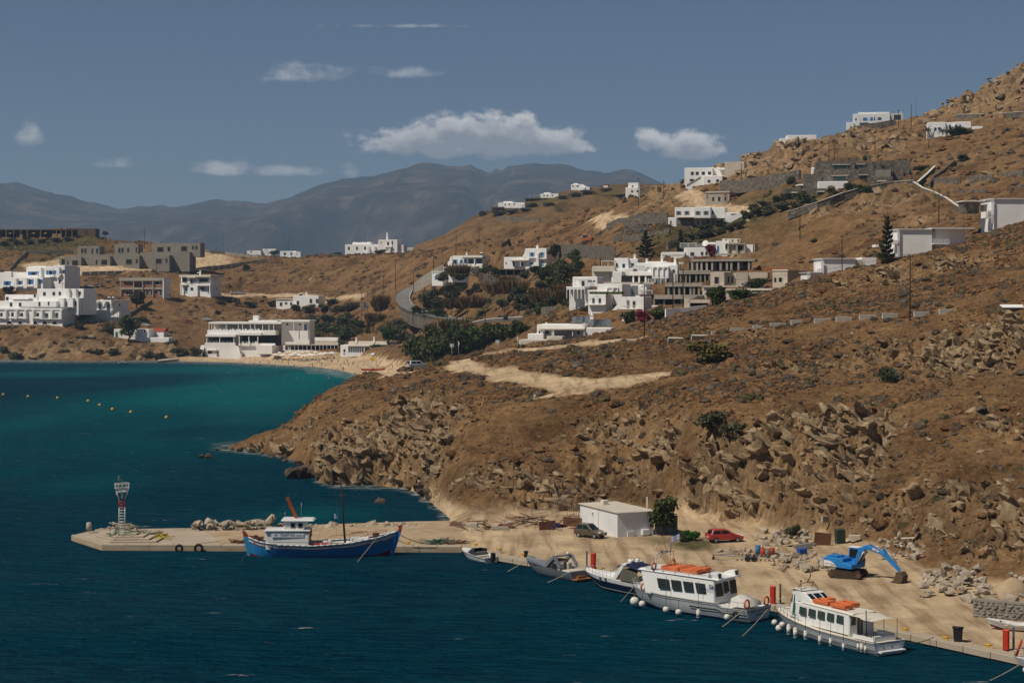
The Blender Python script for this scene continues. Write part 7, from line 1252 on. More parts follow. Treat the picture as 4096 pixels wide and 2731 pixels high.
for a, c, zb, zt in ((1.55,.55,1.95,3.05), (-.75,-1.65,1.95,3.1), (.28,-.08,2.1,3.1), (-.2,-.4,2.2,3.1)): MB().hexa([(x0-.04,c,zb),(x0+.04,c,zb),(x0+.04,a,zb),(x0-.04,a,zb)], [(x0+.14+.0,c,zt),(x0+.3,c,zt),(x0+.3,a,zt),(x0+.14,a,zt)]).B('rear_window', TINT, e)
for y in (1.35, -1.35): o = MB().prism([(x0-.2,3.5),(x0+1.3,3.5),(x0+.9,3.8),(x0+.35,4.0),(x0-.1,4.02)], y-.28, y+.28).B('vent_housing', GEL, e, bevel=.04); MB().box(x0-.2, x0-.12, y-.2, y+.2, 3.62, 3.92).B('vent', TINT, o)
for i, (xa, ya) in enumerate(((-.9,-1.2), (-.9,.05), (1.1,-1.15), (1.1,.05))):
 w = MB()
 for k in range(3): w.box(xa, xa+1.9, ya+.38*k, ya+.38*k+.33, 3.68, 3.98)
 w.box(xa-.05, xa+.28, ya-.02, ya+1.12, 3.98, 4.04).box(xa+1.6, xa+1.92, ya-.02, ya+1.12, 3.98, 4.04); w.B('raft', ORANGE, e, bevel=.04)
MB().tube([(-1.0,-1.7,3.6),(-.5,-1.1,4.08),(-.5,1.2,4.08),(-.4,1.8,3.6)],.02,4).tube([(1.0,-1.7,3.6),(1.0,-1.1,4.08),(1.0,1.2,4.08),(1.1,1.8,3.6)],.02,4).tube([(2.4,-1.7,3.6),(2.3,-1.1,4.08),(2.3,1.2,4.08),(2.4,1.8,3.6)],.02,4).B('lashing', DROPE, e); MB().tube([(x0+.3,1.83,3.75),(x1+.3,1.66,3.85)],.02,4).tube([(x0+.3,-1.83,3.75),(x1+.3,-1.66,3.85)],.02,4).B('roof_rail', STEEL, e)
w = MB()
for k in (0, .35): w.tube([(3.5+k,-1.55,3.6),(3.4+k,-1.45,4.6),(3.0+k,-.9,5.15),(2.9+k,.9,5.15),(3.3+k,1.45,4.6),(3.4+k,1.55,3.6)], .035, 5)
w.B('roof_arch', STEEL, e); MB().cyl((3.0,-.4,5.15),(2.9,-.4,6.4),.04,None,5).sphere((3.0,.3,5.3),.12).box(3.0,3.2,.8,1.0,5.15,5.4).B('light_mast', GREYP, e); flag(e, 2.9, -.4, 6.5, -.75, .55, .1, .5, .45); buoy_ring(e, (3.5,-1.5,4.0),'x',.3); buoy_ring(e, (3.5,1.5,4.0),'x',.3); buoy_ring(e, (-6.2,1.3,1.62),'x',.36); buoy_ring(e, (-6.55,-1.3,1.62),'x',.36); buoy_ring(e, (5.1,.9,1.9),'x',.3)
sec = [[(x, y, z) for y, z in ((-1.3,1.25),(-1.0,1.9+dz),(0,2.05+dz),(1.0,1.9+dz),(1.3,1.25))] for x, dz in ((-4.4,0), (-4.8,.1), (-5.4,-.1), (-6.1,-.25))]; MB().loft(sec, caps=True).B('covered_tender', mk('pale_tarpaulin', (.55,.54,.50), .8, .1, 1.5), e); h.rails(e, 1., 0., .2, .55, 3); h.rails(e, 1., .8, .99, .45, 4)
yy = side_y(2.5, .045); fl = unit('painted_flag', US, INK, e, -3.02, -2.62, yy-.01, yy+.01, 2.75, 3.03); rot = (R(90), 0, R(180)); text(None, '12', .34, (-3.1, side_y(2.85,.06), 2.72), rot, INK, parent=e); text(None, 'ΠΑΝΑΓΙΑ ΘΑΛΑΣΣΙΝΗ', .17, (-2.75, side_y(2.6,.06), 2.6), rot, INK, parent=e); text(None, 'ΝΠ 12219', .15, (-2.75, side_y(2.4,.06), 2.4), rot, INK, parent=e)
for k in range(4): unit('white_stripe', US, FRAMEW, fl, .0, 1., -.9, 1.2, .12+.24*k, .22+.24*k)
text(None, 'ΠΑΝΑΓΙΑ ΘΑΛΑΣΣΙΝΗ', .3, (-6.63, 0, .95), (R(90), 0, R(-90)), INK, parent=e); text(None, 'ΝΠ 12219', .24, (-6.63, 0, .62), (R(90), 0, R(-90)), INK, parent=e)
an = MB().cyl((-2.6,1.66,3.62),(-2.6,1.66,3.98),.02,None,5).cyl((-2.72,1.66,3.9),(-2.48,1.66,3.9),.018,None,5).torus((-2.6,1.66,4.0),.04,.014).tube([(-2.78,1.66,3.74),(-2.7,1.66,3.64),(-2.6,1.66,3.61),(-2.5,1.66,3.64),(-2.42,1.66,3.74)],.022,5); an.B('anchor_emblem', INK, e, (0, .02, -.03))
fenders(e, [(5.6,1.55,.62,.42,0,1.9), (4.5,1.9,.55,.31,0,1.7), (1.6,2.32,.42,.29,0,3.4), (.2,2.38,.35,.29,0,1.6), (-1.9,2.4,.45,.17,.5,3.3), (-4.9,2.4,.5,.28,0,1.3)], ''); MB().torus((-5.7,2.3,.75),.24,.1,'y').B('tyre_fender', BLACK, e)
mooring('pale mooring rope from the stern of tour boat 12 into the water', loc(e, -6.3, 2.0, 1.25), Wz(2890, 2505), .05); mooring('long tan rope running from tour boat quarter across the water', (22.6, 157.2, 1.0), Wz(2970, 2542), .1); mooring('tan bow rope of tour boat 12 dropping into the water', loc(e, 6.3, .4, 1.9), Wz(2483, 2405), 0)
# ---- tour boat with raised wheelhouse
e = boat('tour_boat', 'white tour boat with raised wheelhouse, stern canopy and four orange rafts', 26.3, 146.9, 121)
h = Hull(13.4, 3.7, ([0, .1, .5, .8, 1], [1.05, 1.02, 1.1, 1.4, 1.85]), ([0, .75, 1], [-.5, -.5, .1]), ([0, .35, .7, .88, .96, 1], [.9, 1, .9, .6, .34, .04]), 1.3, (.28, .8))
h.band(0, .34).B('bottom', GOLD, e); h.band(.34, .93).B('hull', BOATGREY, e); h.band(.93, .97, .06).B('rubbing_strake', DMAST, e); h.band(.97, 1., .02).B('toe_rail', GELC, e); h.band(.55, .59, .06, 0, .75).B('lower_strake', DMAST, e); h.transom_(.34).B('transom', BOATGREY, e); h.transom_(0, .34).B('transom_bottom', GOLD, e); h.deck(.95, .01, .98, .04, .06).B('deck', GELC, e)
MB().hexa([(-3.4,-1.35,1.1),(3.4,-1.2,1.15),(3.4,1.2,1.15),(-3.4,1.35,1.1)], [(-3.3,-1.2,2.75),(3.4,-1.1,2.85),(3.4,1.1,2.85),(-3.3,1.2,2.75)]).B('cabin', GEL, e, bevel=.08, seg=2); MB().hexa([(-3.8,-1.3,2.74),(2.6,-1.18,2.84),(2.6,1.18,2.84),(-3.8,1.3,2.74)], [(-3.8,-1.15,2.9),(2.6,-1.05,3.0),(2.6,1.05,3.0),(-3.8,1.15,2.9)]).B('cabin_roof', GELC, e, bevel=.04)
wh = MB().hexa([(2.2,-1.15,1.3),(4.5,-.85,1.5),(4.5,.85,1.5),(2.2,1.15,1.3)], [(2.9,-1.0,3.75),(4.15,-.75,3.8),(4.15,.75,3.8),(2.9,1.0,3.75)]).B('wheelhouse', GEL, e, bevel=.08, seg=2); sec = [[(2.75+1.65*(k/6.), y*(1-.12*(k/6.)), 3.78+.16*math.sin(math.pi*k/6)*(1-abs(y)/1.6)) for y in (-1.05,-.5,0,.5,1.05)] for k in range(7)]; MB().loft(sec).B('wheelhouse_roof', GELC, e)
MB().hexa([(.9,-1.1,2.9),(2.5,-1.1,2.9),(2.5,1.1,2.9),(.9,1.1,2.9)], [(2.4,-1.0,3.7),(2.9,-1.0,3.7),(2.9,1.0,3.7),(2.4,1.0,3.7)]).B('sloping_coaming', GEL, e, bevel=.04)
for ya, yb in ((.45,.9), (-.35,.3), (-.9,-.5)): MB().hexa([(1.55,ya,3.22),(1.55,yb,3.22),(1.58,yb,3.2),(1.58,ya,3.2)], [(2.2,ya,3.57),(2.2,yb,3.57),(2.23,yb,3.55),(2.23,ya,3.55)]).B('roof_window', TINT, e, (-.03,0,.03))
for i, a in enumerate((2.3, 1.15, 0., -1.15, -2.3)):
 for sd in (1, -1): MB().hexa([(a-.45,sd*1.31-.03,1.9),(a+.4,sd*1.29-.03,1.92),(a+.4,sd*1.29+.03,1.92),(a-.45,sd*1.31+.03,1.9)], [(a-.42,sd*1.235-.03,2.52),(a+.38,sd*1.225-.03,2.55),(a+.38,sd*1.225+.03,2.55),(a-.42,sd*1.235+.03,2.52)]).B('window', GLASSG, e)
MB().hexa([(3.55,.99,1.6),(4.0,.93,1.65),(4.0,.96,1.65),(3.55,1.02,1.6)], [(3.5,.86,3.35),(3.85,.82,3.35),(3.85,.85,3.35),(3.5,.89,3.35)]).B('side_door', mk('green_door', (.02,.10,.07), .5), e); MB().hexa([(2.75,1.04,2.55),(3.3,.97,2.55),(3.3,1.0,2.55),(2.75,1.07,2.55)], [(2.85,.96,3.25),(3.3,.9,3.25),(3.3,.93,3.25),(2.85,.99,3.25)]).B('side_window', GLASSG, e); MB().hexa([(4.1,.86,2.7),(4.3,.82,2.7),(4.3,.85,2.7),(4.1,.89,2.7)], [(4.05,.78,3.35),(4.12,.76,3.35),(4.12,.79,3.35),(4.05,.81,3.35)]).B('front_quarter_light', GLASSG, e)
for xa, ya, r_ in ((.5,.0,.1), (1.6,-1.05,-.1), (-1.7,.05,.05), (-1.2,-1.1,0.)):
 w = MB(); w.box(-.85,.85,-.5,-.22,0,.3).box(-.85,.85,.22,.5,0,.3).box(-.85,-.55,-.22,.22,0,.3).box(.55,.85,-.22,.22,0,.3); o = w.B('raft', ORANGE, e, (xa, ya+.5, 3.02), bevel=.03); o.rotation_euler = (0, 0, r_)
MB().tube([(2.9,-.9,3.8),(3.2,-.7,4.35),(3.2,.7,4.35),(2.9,.9,3.8)],.035,5).tube([(3.2,-.7,4.35),(3.5,-.7,3.9)],.03,4).tube([(3.2,.7,4.35),(3.5,.7,3.9)],.03,4).tube([(3.2,0,4.35),(2.8,0,4.9),(2.7,.05,5.2)],.04,4).sphere((3.3,.6,4.5),.1).B('light_bar', RUST, e)
MB().hexa([(-3.4,-1.25,2.45),(-3.4,1.25,2.45),(-3.3,1.25,1.0),(-3.3,-1.25,1.0)], [(-3.48,-1.25,2.45),(-3.48,1.25,2.45),(-3.42,1.25,1.0),(-3.42,-1.25,1.0)]).B('rear_bulkhead', GEL, e); MB().box(-3.5,-3.44,-.1,.45,1.1,2.6).B('rear_door', GLASSG, e); MB().box(-3.5,-3.45,.65,1.1,1.9,2.55).B('rear_window', GLASSG, e)
sec = [[(x, y, z+.12*(1-(y/1.3)**2)) for y in (-1.3,-.7,0,.7,1.3)] for x, z in ((-3.3,2.72), (-4.6,2.72), (-5.0,2.6), (-6.2,2.62))]; MB().loft(sec).B('stern_canopy', CANVAS, e); w = MB()
for x in (-4.7, -6.2):
 for y in (-1.25, 1.25): w.cyl((x,y,1.0),(x,y,2.68),.03,None,5)
w.B('canopy_frame', RUST, e); MB().cyl((-5.4,1.2,1.0),(-5.3,1.2,3.4),.045,None,5).B('spar', DMAST, e); MB().box(-5.9,-4.2,-1.3,-.9,1.0,1.45).box(-6.2,-5.9,-1.1,1.1,1.0,1.4).B('bench', GEL, e); MB().box(-6.4,-4.0,1.35,1.42,1.05,1.35).B('bulwark', GEL, e); MB().box(-7.2,-6.75,-1.3,1.3,.28,.4).B('stern_step', GEL, e); text(None, 'Ο ΚΑΠΕΤΑΝ ΝΙΚΟΛΑΣ', .2, (-6.72, 0, .93), (R(90), 0, R(-90)), INK, parent=e)
for y in (-.3, .6): MB().box(-6.76,-6.7,y,y+.16,.5,.68).B('scupper', GREYP, e)
h.rails(e, 1., .68, .99, .6, 7); fenders(e, [(6.6,.7,.55,.26,0,1.9), (5.4,1.2,.3,.3,0,1.6), (4.6,1.52,.75,.26,0,1.5), (3.4,1.82,.55,.18,.6,1.3), (2.4,1.95,.45,.18,.6,2.0), (1.0,2.05,.5,.15,.5,2.8), (-.8,2.08,.4,.14,.5,2.7), (-2.1,2.08,.45,.12,.45,2.7), (-3.6,2.05,.3,.11,.4,2.7), (-5.2,1.95,.55,.1,.4,1.1), (-5.6,1.93,.55,.13,.5,1.1), (-6.0,1.9,.5,.1,.4,1.1)], '')
mooring('dark stern rope from the canopied boat to the quay', loc(e, -6.6, -1.2, .9), (34.0, 144.6, QZ+.1), .25, DROPE)
# ---- small craft
e = boat('rowing_boat', 'small white wooden rowing boat beached before the stone wall', 41.4, 147.0, 158); e.location.z = .85
h = Hull(4.6, 1.5, ([0, .5, 1], [.6, .52, .85]), ([0, .7, 1], [-.1, -.12, .2]), ([0, .4, .75, .92, 1], [.75, 1, .8, .42, .04]), .4, (.35, .8)); h.band(0, .3).B('bottom', GOLD, e); h.band(.3, .9).B('hull', BOATGREY, e); h.band(.9, 1., .03).B('gunwale', GEL, e); h.transom_().B('transom', GEL, e); h.deck(.4, .02, .9).B('floor', GELC, e); MB().box(-.9,-.6,-.68,.68,.4,.45).box(.6,.9,-.6,.6,.42,.47).B('thwart', GEL, e); h.deck(.97, .78, .98).B('foredeck', GEL, e)
e = boat('sailing_boat', 'bow of a white sailing boat with an orange furled jib at the right edge', 42.0, 134.2, 196)
e.location = (40.9, 132.4, 0); e.rotation_euler = (0, 0, R(150)); h = Hull(7.5, 2.4, ([0, .5, 1], [.85, .85, 1.15]), ([0, .7, 1], [-.3, -.3, .2]), ([0, .4, .75, .92, 1], [.8, 1, .75, .38, .04]), .9, (.35, .8)); e.location = (41.3, 132.8, 0); h.band(0, .3).B('bottom', NAVY, e); h.band(.3, 1.).B('hull', GEL, e); h.transom_().B('transom', GEL, e); h.deck(.97, .02, .98).B('deck', GEL, e); MB().box(-1.5,1.2,-.7,.7,.8,1.25).B('cabin', GEL, e, bevel=.1); h.rails(e, 1., .8, .99, .6, 3); MB().cyl((.8,0,.9),(.8,0,9.5),.07,None,6).B('mast', STEEL, e); MB().cyl((3.9,0,1.2),(3.5,0,2.4),.10,.09,8).B('furled_jib', REDP, e); MB().cyl((3.9,0,1.2),(.9,0,9.3),.015,None,3).B('forestay', STEEL, e); fenders(e, [(3.0,.75,.35,.24,0,1.1)], '')
mooring('tan anchor rope of the sailing boat at the lower right', loc(e, 3.6, .2, .6), Wz(3960, 2720), .05)
# ---- quay furniture
for i, (u, v, lab) in enumerate(((2374, 2277, 'red service pedestal beside the navy cruiser'), (3094, 2418, 'red service pedestal between the two tour boats'), (4030, 2604, 'red service pedestal nearest the sailing boat'))):
 p = on_deck(u, v); e = empty('service_pedestal', (p.x, p.y+.4, QZ+.03), R(-35), lab, 'pedestal', 'red service pedestals'); MB().box(-.22,.22,-.2,.2,0,1.45).B('cabinet', REDP, e, bevel=.04); MB().box(-.25,.25,-.23,.23,1.45,1.6).B('cap', mk('orange_red_cap', (.6,.07,.02), .5), e, bevel=.05); MB().box(-.225,-.2,-.14,.14,.5,1.2).B('socket_panel', CREAM, e)
 o = MB().box(-.08,.08,-.06,.06,0,1.75).B('steel_post', mk('grey_steel', (.11,.12,.13), .6), None); q = on_deck(u+(-26 if i == 0 else 30), v-2); o.location = (q.x, q.y+.4, QZ+.03); tag(o, ('grey steel post beside the navy cruiser pedestal', 'grey steel post beside the tour boat pedestal', 'grey steel post beside the rightmost pedestal')[i], 'post')
for i, (u, v, lab) in enumerate(((1632, 2176, 'the caique bow'), (1902, 2183, 'the white speedboat'), (1996, 2203, 'the speedboat stern'), (2092, 2223, 'the black bollard'), (2400, 2283, 'the navy cruiser'), (3620, 2525, 'the canopied tour boat stern'), (3782, 2560, 'the black bin'), (3952, 2590, 'the stone wall corner'))):
 p = on_deck(u, v); e = empty('cleat', (p.x, p.y, QZ+.05), R(-30), 'yellow mooring cleat on the quay by '+lab, 'cleat', 'yellow mooring cleats'); MB().box(-.16,.16,-.1,.1,0,.12).B('foot', YEL, e); MB().cyl((-.32,0,.22),(.32,0,.22),.07,None,7).cyl((0,0,.1),(0,0,.22),.09).B('horn', YEL, e)
o = MB().cyl((0,0,0),(0,0,.5),.22,.2,12).cyl((0,0,.5),(0,0,.62),.28,.26,12).B('bollard', BLACK); o.location = on_deck(2104, 2226); tag(o, 'squat black bollard on the quay above the grey boat', 'bollard')
o = MB().box(-.35,.35,-.2,.2,0,.3).B('concrete_block', CONCL); o.location = on_deck(2122, 2230); tag(o, 'pale concrete block next to the black bollard', 'block')
e = empty('bin', on_deck(3832, 2566), R(-20), 'black plastic bin bag holder standing on the quay', 'bin'); MB().hexa([(-.3,-.25,0),(.3,-.25,0),(.3,.25,0),(-.3,.25,0)], [(-.38,-.3,1.15),(.36,-.3,1.1),(.36,.3,1.1),(-.38,.3,1.15)]).B('bag', BLACK, e, bevel=.08, seg=2); MB().tube([(-.38,-.3,1.16),(.38,-.3,1.12),(.38,.3,1.12),(-.38,.3,1.16),(-.38,-.3,1.16)], .06, 6).B('rim', BLACK, e)
tangle('rope_heap', 'green rope heap on the quay kerb left of the speedboat', 1758, 2168, QZ, .7, .4, .4, mk('green_rope', (.08,.17,.14), .9), 60, .05, 'rope', 15); tangle('rope_heap', 'brown chain and rope heap beside the green rope', 1800, 2172, QZ, .6, .3, .25, RUST, 40, .05, 'rope', 16); tangle('rope_heap', 'brown rope heap on the mole kerb near the caique stern', 975, 2168, QZ, .8, .4, .3, RUST, 45, .05, 'rope', 17)
# stone wall at the right with separate stones
e = empty('harbour_wall', (0, 0, 0), 0, 'grey rubble stone wall end behind the rowing boat', 'wall', kind='thing'); P0 = W(3935, 2500, 150.); a = Vector((P0.x, 153.2, .9)); c = Vector((54., 144.6, .9)); d = c-a; n_ = Vector((-d.y, d.x, 0)).normalized()*.25; MB().hexa([a-n_-Vector((0,0,1)), c-n_-Vector((0,0,1)), c+n_-Vector((0,0,1)), a+n_-Vector((0,0,1))], [a-n_+Vector((0,0,1.55)), c-n_+Vector((0,0,1.5)), c+n_+Vector((0,0,1.5)), a+n_+Vector((0,0,1.55))]).B('mortar', CONC, e)
rr = random.Random(21); x = 0.; L_ = d.length; row = 0; nd = n_.normalized()
while row < 6:
 x = rr.uniform(0, .2)
 while x < L_-.2:
  s = rr.uniform(.3, .7); q = a+d.normalized()*(x+s/2)+Vector((0,0,.12+row*.25)); o = obj('stone', shared(RLIB[rr.randrange(14)], STONE) if 0 else TMESH.setdefault(('ws', rr.randrange(5)), RLIB[rr.randrange(14)].copy()), None, e); o.location = q-nd*.22 if nd.y > 0 else q+nd*.22; o.scale = (s*.58, .2, .2); o.rotation_euler = (0, rr.uniform(-.15,.15), math.atan2(d.y, d.x)); x += s+.02
  if not o.data.get('st'): o.data.materials.clear(); o.data.materials.append(rock_mat('wall_stone', (.10,.09,.08), (.19,.175,.15), (.30,.27,.23)) if 'wall_stone' not in bpy.data.materials else bpy.data.materials['wall_stone']); o.data['st'] = 1
 row += 1
# ================================================================== trees and bushes
for a in [  # name, label, u, v, height, width, kind, material
 ('tree','tall dark tree beside the low white store by the water',517,1372,112,92,'broad',L_DARK),('tree','olive grey tree before the half built brick house',547,1238,82,72,'broad',L_OLIVE),('tree','round grey green tree below the arcade house wall',434,1340,54,52,'bush',L_OLIVE),('tree','round tree at the right end of the hotel sea wall',314,1333,58,54,'broad',L_OLIVE),('tree','flat dark tree beside the arcade house',345,1284,48,70,'broad',L_DARK),('tree','flat topped green tree under the three arches',413,1280,40,66,'broad',L_DARK),('tree','small dark conifer in front of the blue shuttered hotel',36,1176,36,46,'bush',L_PINE),
 ('bush','dark shrub beside the brick house stair',655,1196,34,50,'bush',L_DARK),('bush','grey shrub on the path below the brick house',575,1290,36,60,'bush',L_OLIVE),
 ('tree','broad dark tree in front of the big beach restaurant',1083,1374,72,104,'broad',L_DARK),('tree','small crooked tree at the foot of the restaurant wall',926,1428,44,54,'broad',L_OLIVE),('tree','grey green tree on the sand before the restaurant',995,1422,52,72,'broad',L_OLIVE),('palm','palm behind the parasol beach',1313,1352,64,64,'palm',L_PALM),('tree','dark thicket tree right of the palm',1366,1352,60,112,'bush',L_DARK),('tree','dark thicket tree left of the palm',1272,1350,46,70,'bush',L_DARK),('tree','bright green umbrella shaped tree behind the glass taverna',1554,1370,62,108,'round',L_BRIGHT),('bush','dark shrub on the taverna roof edge',1374,1384,32,62,'bush',L_DARK),('bush','dark green creeper over the taverna terrace',1527,1404,34,104,'bush',L_DARK),
 ('reed_clump','tall brown reed clump left of the road bend',1523,1238,76,64,'reed',L_REED),('reed_clump','brown reeds beside the transformer poles',1495,1290,56,60,'reed',L_REED),('reed_clump','wide yellow green reed bed below the road bend',1830,1334,70,130,'reed',L_YELLOW),('reed_clump','yellow green reeds behind the taverna trees',1480,1345,52,110,'reed',L_YELLOW),('reed_clump','yellow reeds at the left end of the reed bed',1745,1345,56,90,'reed',L_YELLOW),('reed_clump','yellow reeds at the right end of the reed bed',1905,1318,50,80,'reed',L_YELLOW),
 ('reed_clump','brown reed clump under the tall villa wall',2002,1176,60,110,'reed',L_REED),('reed_clump','largest brown reed clump under the tall villa',2055,1176,72,100,'reed',L_REED),('reed_clump','brown reeds on the slope inside the road bend',1887,1232,62,92,'reed',L_REED),('reed_clump','brown reeds beside the five arch house',2185,1200,54,100,'reed',L_REED),
 ('bush','large grey green bush inside the road bend',1722,1226,80,92,'bush',L_OLIVE),('bush','grey green bush below the white garage',1807,1194,74,84,'bush',L_OLIVE),('bush','grey green bush on the slope below the reeds',2097,1226,60,84,'bush',L_OLIVE),('bush','grey green bush right of the brown reeds',2140,1205,44,70,'bush',L_OLIVE),('tree','dark tree left of the stone entrance gate',2162,1254,74,64,'broad',L_DARK),('tree','bright green tree above the stone entrance gate',2222,1242,54,78,'broad',L_BRIGHT),('tree','olive tree below the white arches',2285,1244,60,54,'broad',L_OLIVE),('palm','small palm beside the stone entrance',2118,1272,36,40,'palm',L_PALM),
 ('bush','dark hedge clump right of the tall villa',2140,1092,36,66,'bush',L_DARK),('bush','dark hedge clump below the tall villa corner',2195,1102,42,80,'bush',L_DARK),('tree','dark spreading tree between villa and apartments',2231,1156,60,112,'bush',L_DARK),('tree','dark tree right of the tall villa wall',2262,1118,46,70,'bush',L_DARK),('bush','dark olive shrub by the blue parked car',1772,1122,38,60,'bush',L_OLIVE),('bush','dark olive shrub before the long porch villa',1836,1118,32,70,'bush',L_OLIVE),('tree','grey spiky shrub between the two villas',1945,1092,42,62,'bush',L_OLIVE),
 ('cactus','prickly pear hedge along the inner road bend',1715,1258,32,110,'cactus',L_CACT),('cactus','prickly pear above the olive bushes',1855,1156,26,38,'cactus',L_CACT),('cactus','prickly pear below the car port wall',1905,1160,34,34,'cactus',L_CACT),('cactus','prickly pear patch right of the reeds',2095,1170,40,60,'cactus',L_CACT),('cactus','lower prickly pear patch in the gully',2055,1205,36,60,'cactus',L_CACT),('cactus','prickly pear near the valley path',1952,1214,28,42,'cactus',L_CACT),('cactus','small prickly pear at the reed bed edge',1775,1258,26,34,'cactus',L_CACT),
 ('pine','tall ragged pine above the apartments',2583,1050,128,74,'pine',L_PINE),('pine','small pine before the long stone house',2723,972,66,40,'pine',L_PINE),('pine','thin dark conifer beside the five arch house',2405,1134,88,40,'pine',L_PINE),('pine','thin layered conifer among the apartments',2493,1102,76,42,'pine',L_PINE),('pine','layered conifer standing by the large blank white wall',3549,1052,198,92,'pine',L_PINE),('bush','dark conifer thicket at the foot of the layered conifer',3541,1052,50,66,'bush',L_DARK),
 ('bush','green creeper mound before the rendered villa',3027,1156,58,98,'bush',L_DARK),('bush','ivy covered wall below the terrace roofs',2874,1224,80,84,'bush',L_DARK),('bush','ivy and flowers under the flat terrace roofs',2972,1200,48,130,'bush',L_DARK),('bougainvillea','dark leafy left end of the bougainvillea hedge',2520,1296,56,66,'bush',L_DARK),('bougainvillea','pink bougainvillea hedge below the white block',2572,1290,54,76,'bush',L_BOUG),('bougainvillea','green and pink right end of the bougainvillea hedge',2635,1278,48,90,'bush',L_DARK),('bougainvillea','magenta bougainvillea at the upper apartment door',2845,1032,60,44,'bush',L_BOUG),('tree','round olive tree over the road house',2342,1282,56,56,'broad',L_OLIVE),('tree','slim olive tree beside the white terrace house',2382,1275,52,40,'broad',L_OLIVE),('bougainvillea','dark red bougainvillea over the taverna canopy',1245,1392,30,90,'bush',L_BOUG),
 ('bush','yellow green bush on the near slope above the cliff',2833,1442,100,164,'bush',L_YELLOW),('cactus','prickly pear on the rocky near slope',3548,1537,78,72,'cactus',L_CACT),('bush','dark grey green tamarisk hanging over the cliff edge',2850,1745,90,150,'bush',L_OLIVE),('bush','green tamarisk at the right of the cliff edge',2930,1740,64,100,'bush',L_OLIVE),('tree','dark leafy fig tree beside the white hut',2656,2140,158,132,'broad',L_DARK),('bush','green bush in the grass right of the fig tree',2762,2160,46,72,'bush',L_BRIGHT),('bush','low leafy shrub at the edge of the green grass',2735,2166,36,40,'bush',L_DARK),('bush','thin grey tree in the scrap heap by the cliff',3175,2150,60,70,'bush',L_OLIVE),
 ('palm','left palm before the hill villa with blue windows',3710,560,56,46,'palm',L_PALM),('palm','right palm before the hill villa with blue windows',3769,560,44,48,'palm',L_PALM),('palm','small palm on the stone wall by the hill villa',3680,572,34,30,'palm',L_PALM),('bush','dark hedge beside the hill villa with blue windows',3837,548,36,112,'bush',L_DARK),('bush','green shrub on the terrace of the skyline villa',3500,502,20,50,'bush',L_DARK),('bush','green shrub left on the skyline villa terrace',3450,505,20,50,'bush',L_DARK),('bush','dark grey thorn bush on the right hillside',3855,632,34,66,'bush',L_PINE),
 ('bush','green tree at the middle of the stone villa garden',3405,770,48,62,'bush',L_DARK),('bush','green tree right in the stone villa garden',3450,768,44,66,'bush',L_DARK),('bush','yellow green tree in the stone villa garden',3329,780,52,56,'bush',L_YELLOW),('bush','green shrub before the low stone garden house',3214,815,56,70,'bush',L_DARK),('bush','green shrub at the left corner of the stone villa',3165,742,40,50,'bush',L_DARK),('bush','green shrub on the stone villa roof terrace',3462,638,22,32,'bush',L_BRIGHT),('palm','small palm on the stone villa roof',3515,632,34,34,'palm',L_PALM),('bush','olive hedge right of the stone villa',3690,660,22,130,'bush',L_DARK),
 ('bush','round dark shrub by the panel fence',984,1080,28,36,'bush',L_DARK),('bush','dark bush on the skyline left of the crest hotel',1345,1022,16,54,'bush',L_DARK),('bush','green bush in front of the crest hotel',1525,1022,22,54,'bush',L_OLIVE),('bush','dark round bush between the skyline houses',1098,1020,22,48,'bush',L_DARK),('bush','green shrub beside the timber bar end',420,940,18,32,'bush',L_OLIVE)]: tree(a[0], a[1], a[2], a[3], a[4], a[5], a[6], a[7], cat={'palm':'palm','bush':'bush','cactus':'cactus','reed_clump':'reeds','bougainvillea':'bush'}.get(a[0], 'tree'), part={'reed':'canes','cactus':'pads','pine':'needles','palm':'fronds'}.get(a[6], 'crown'))
rr = random.Random(77)
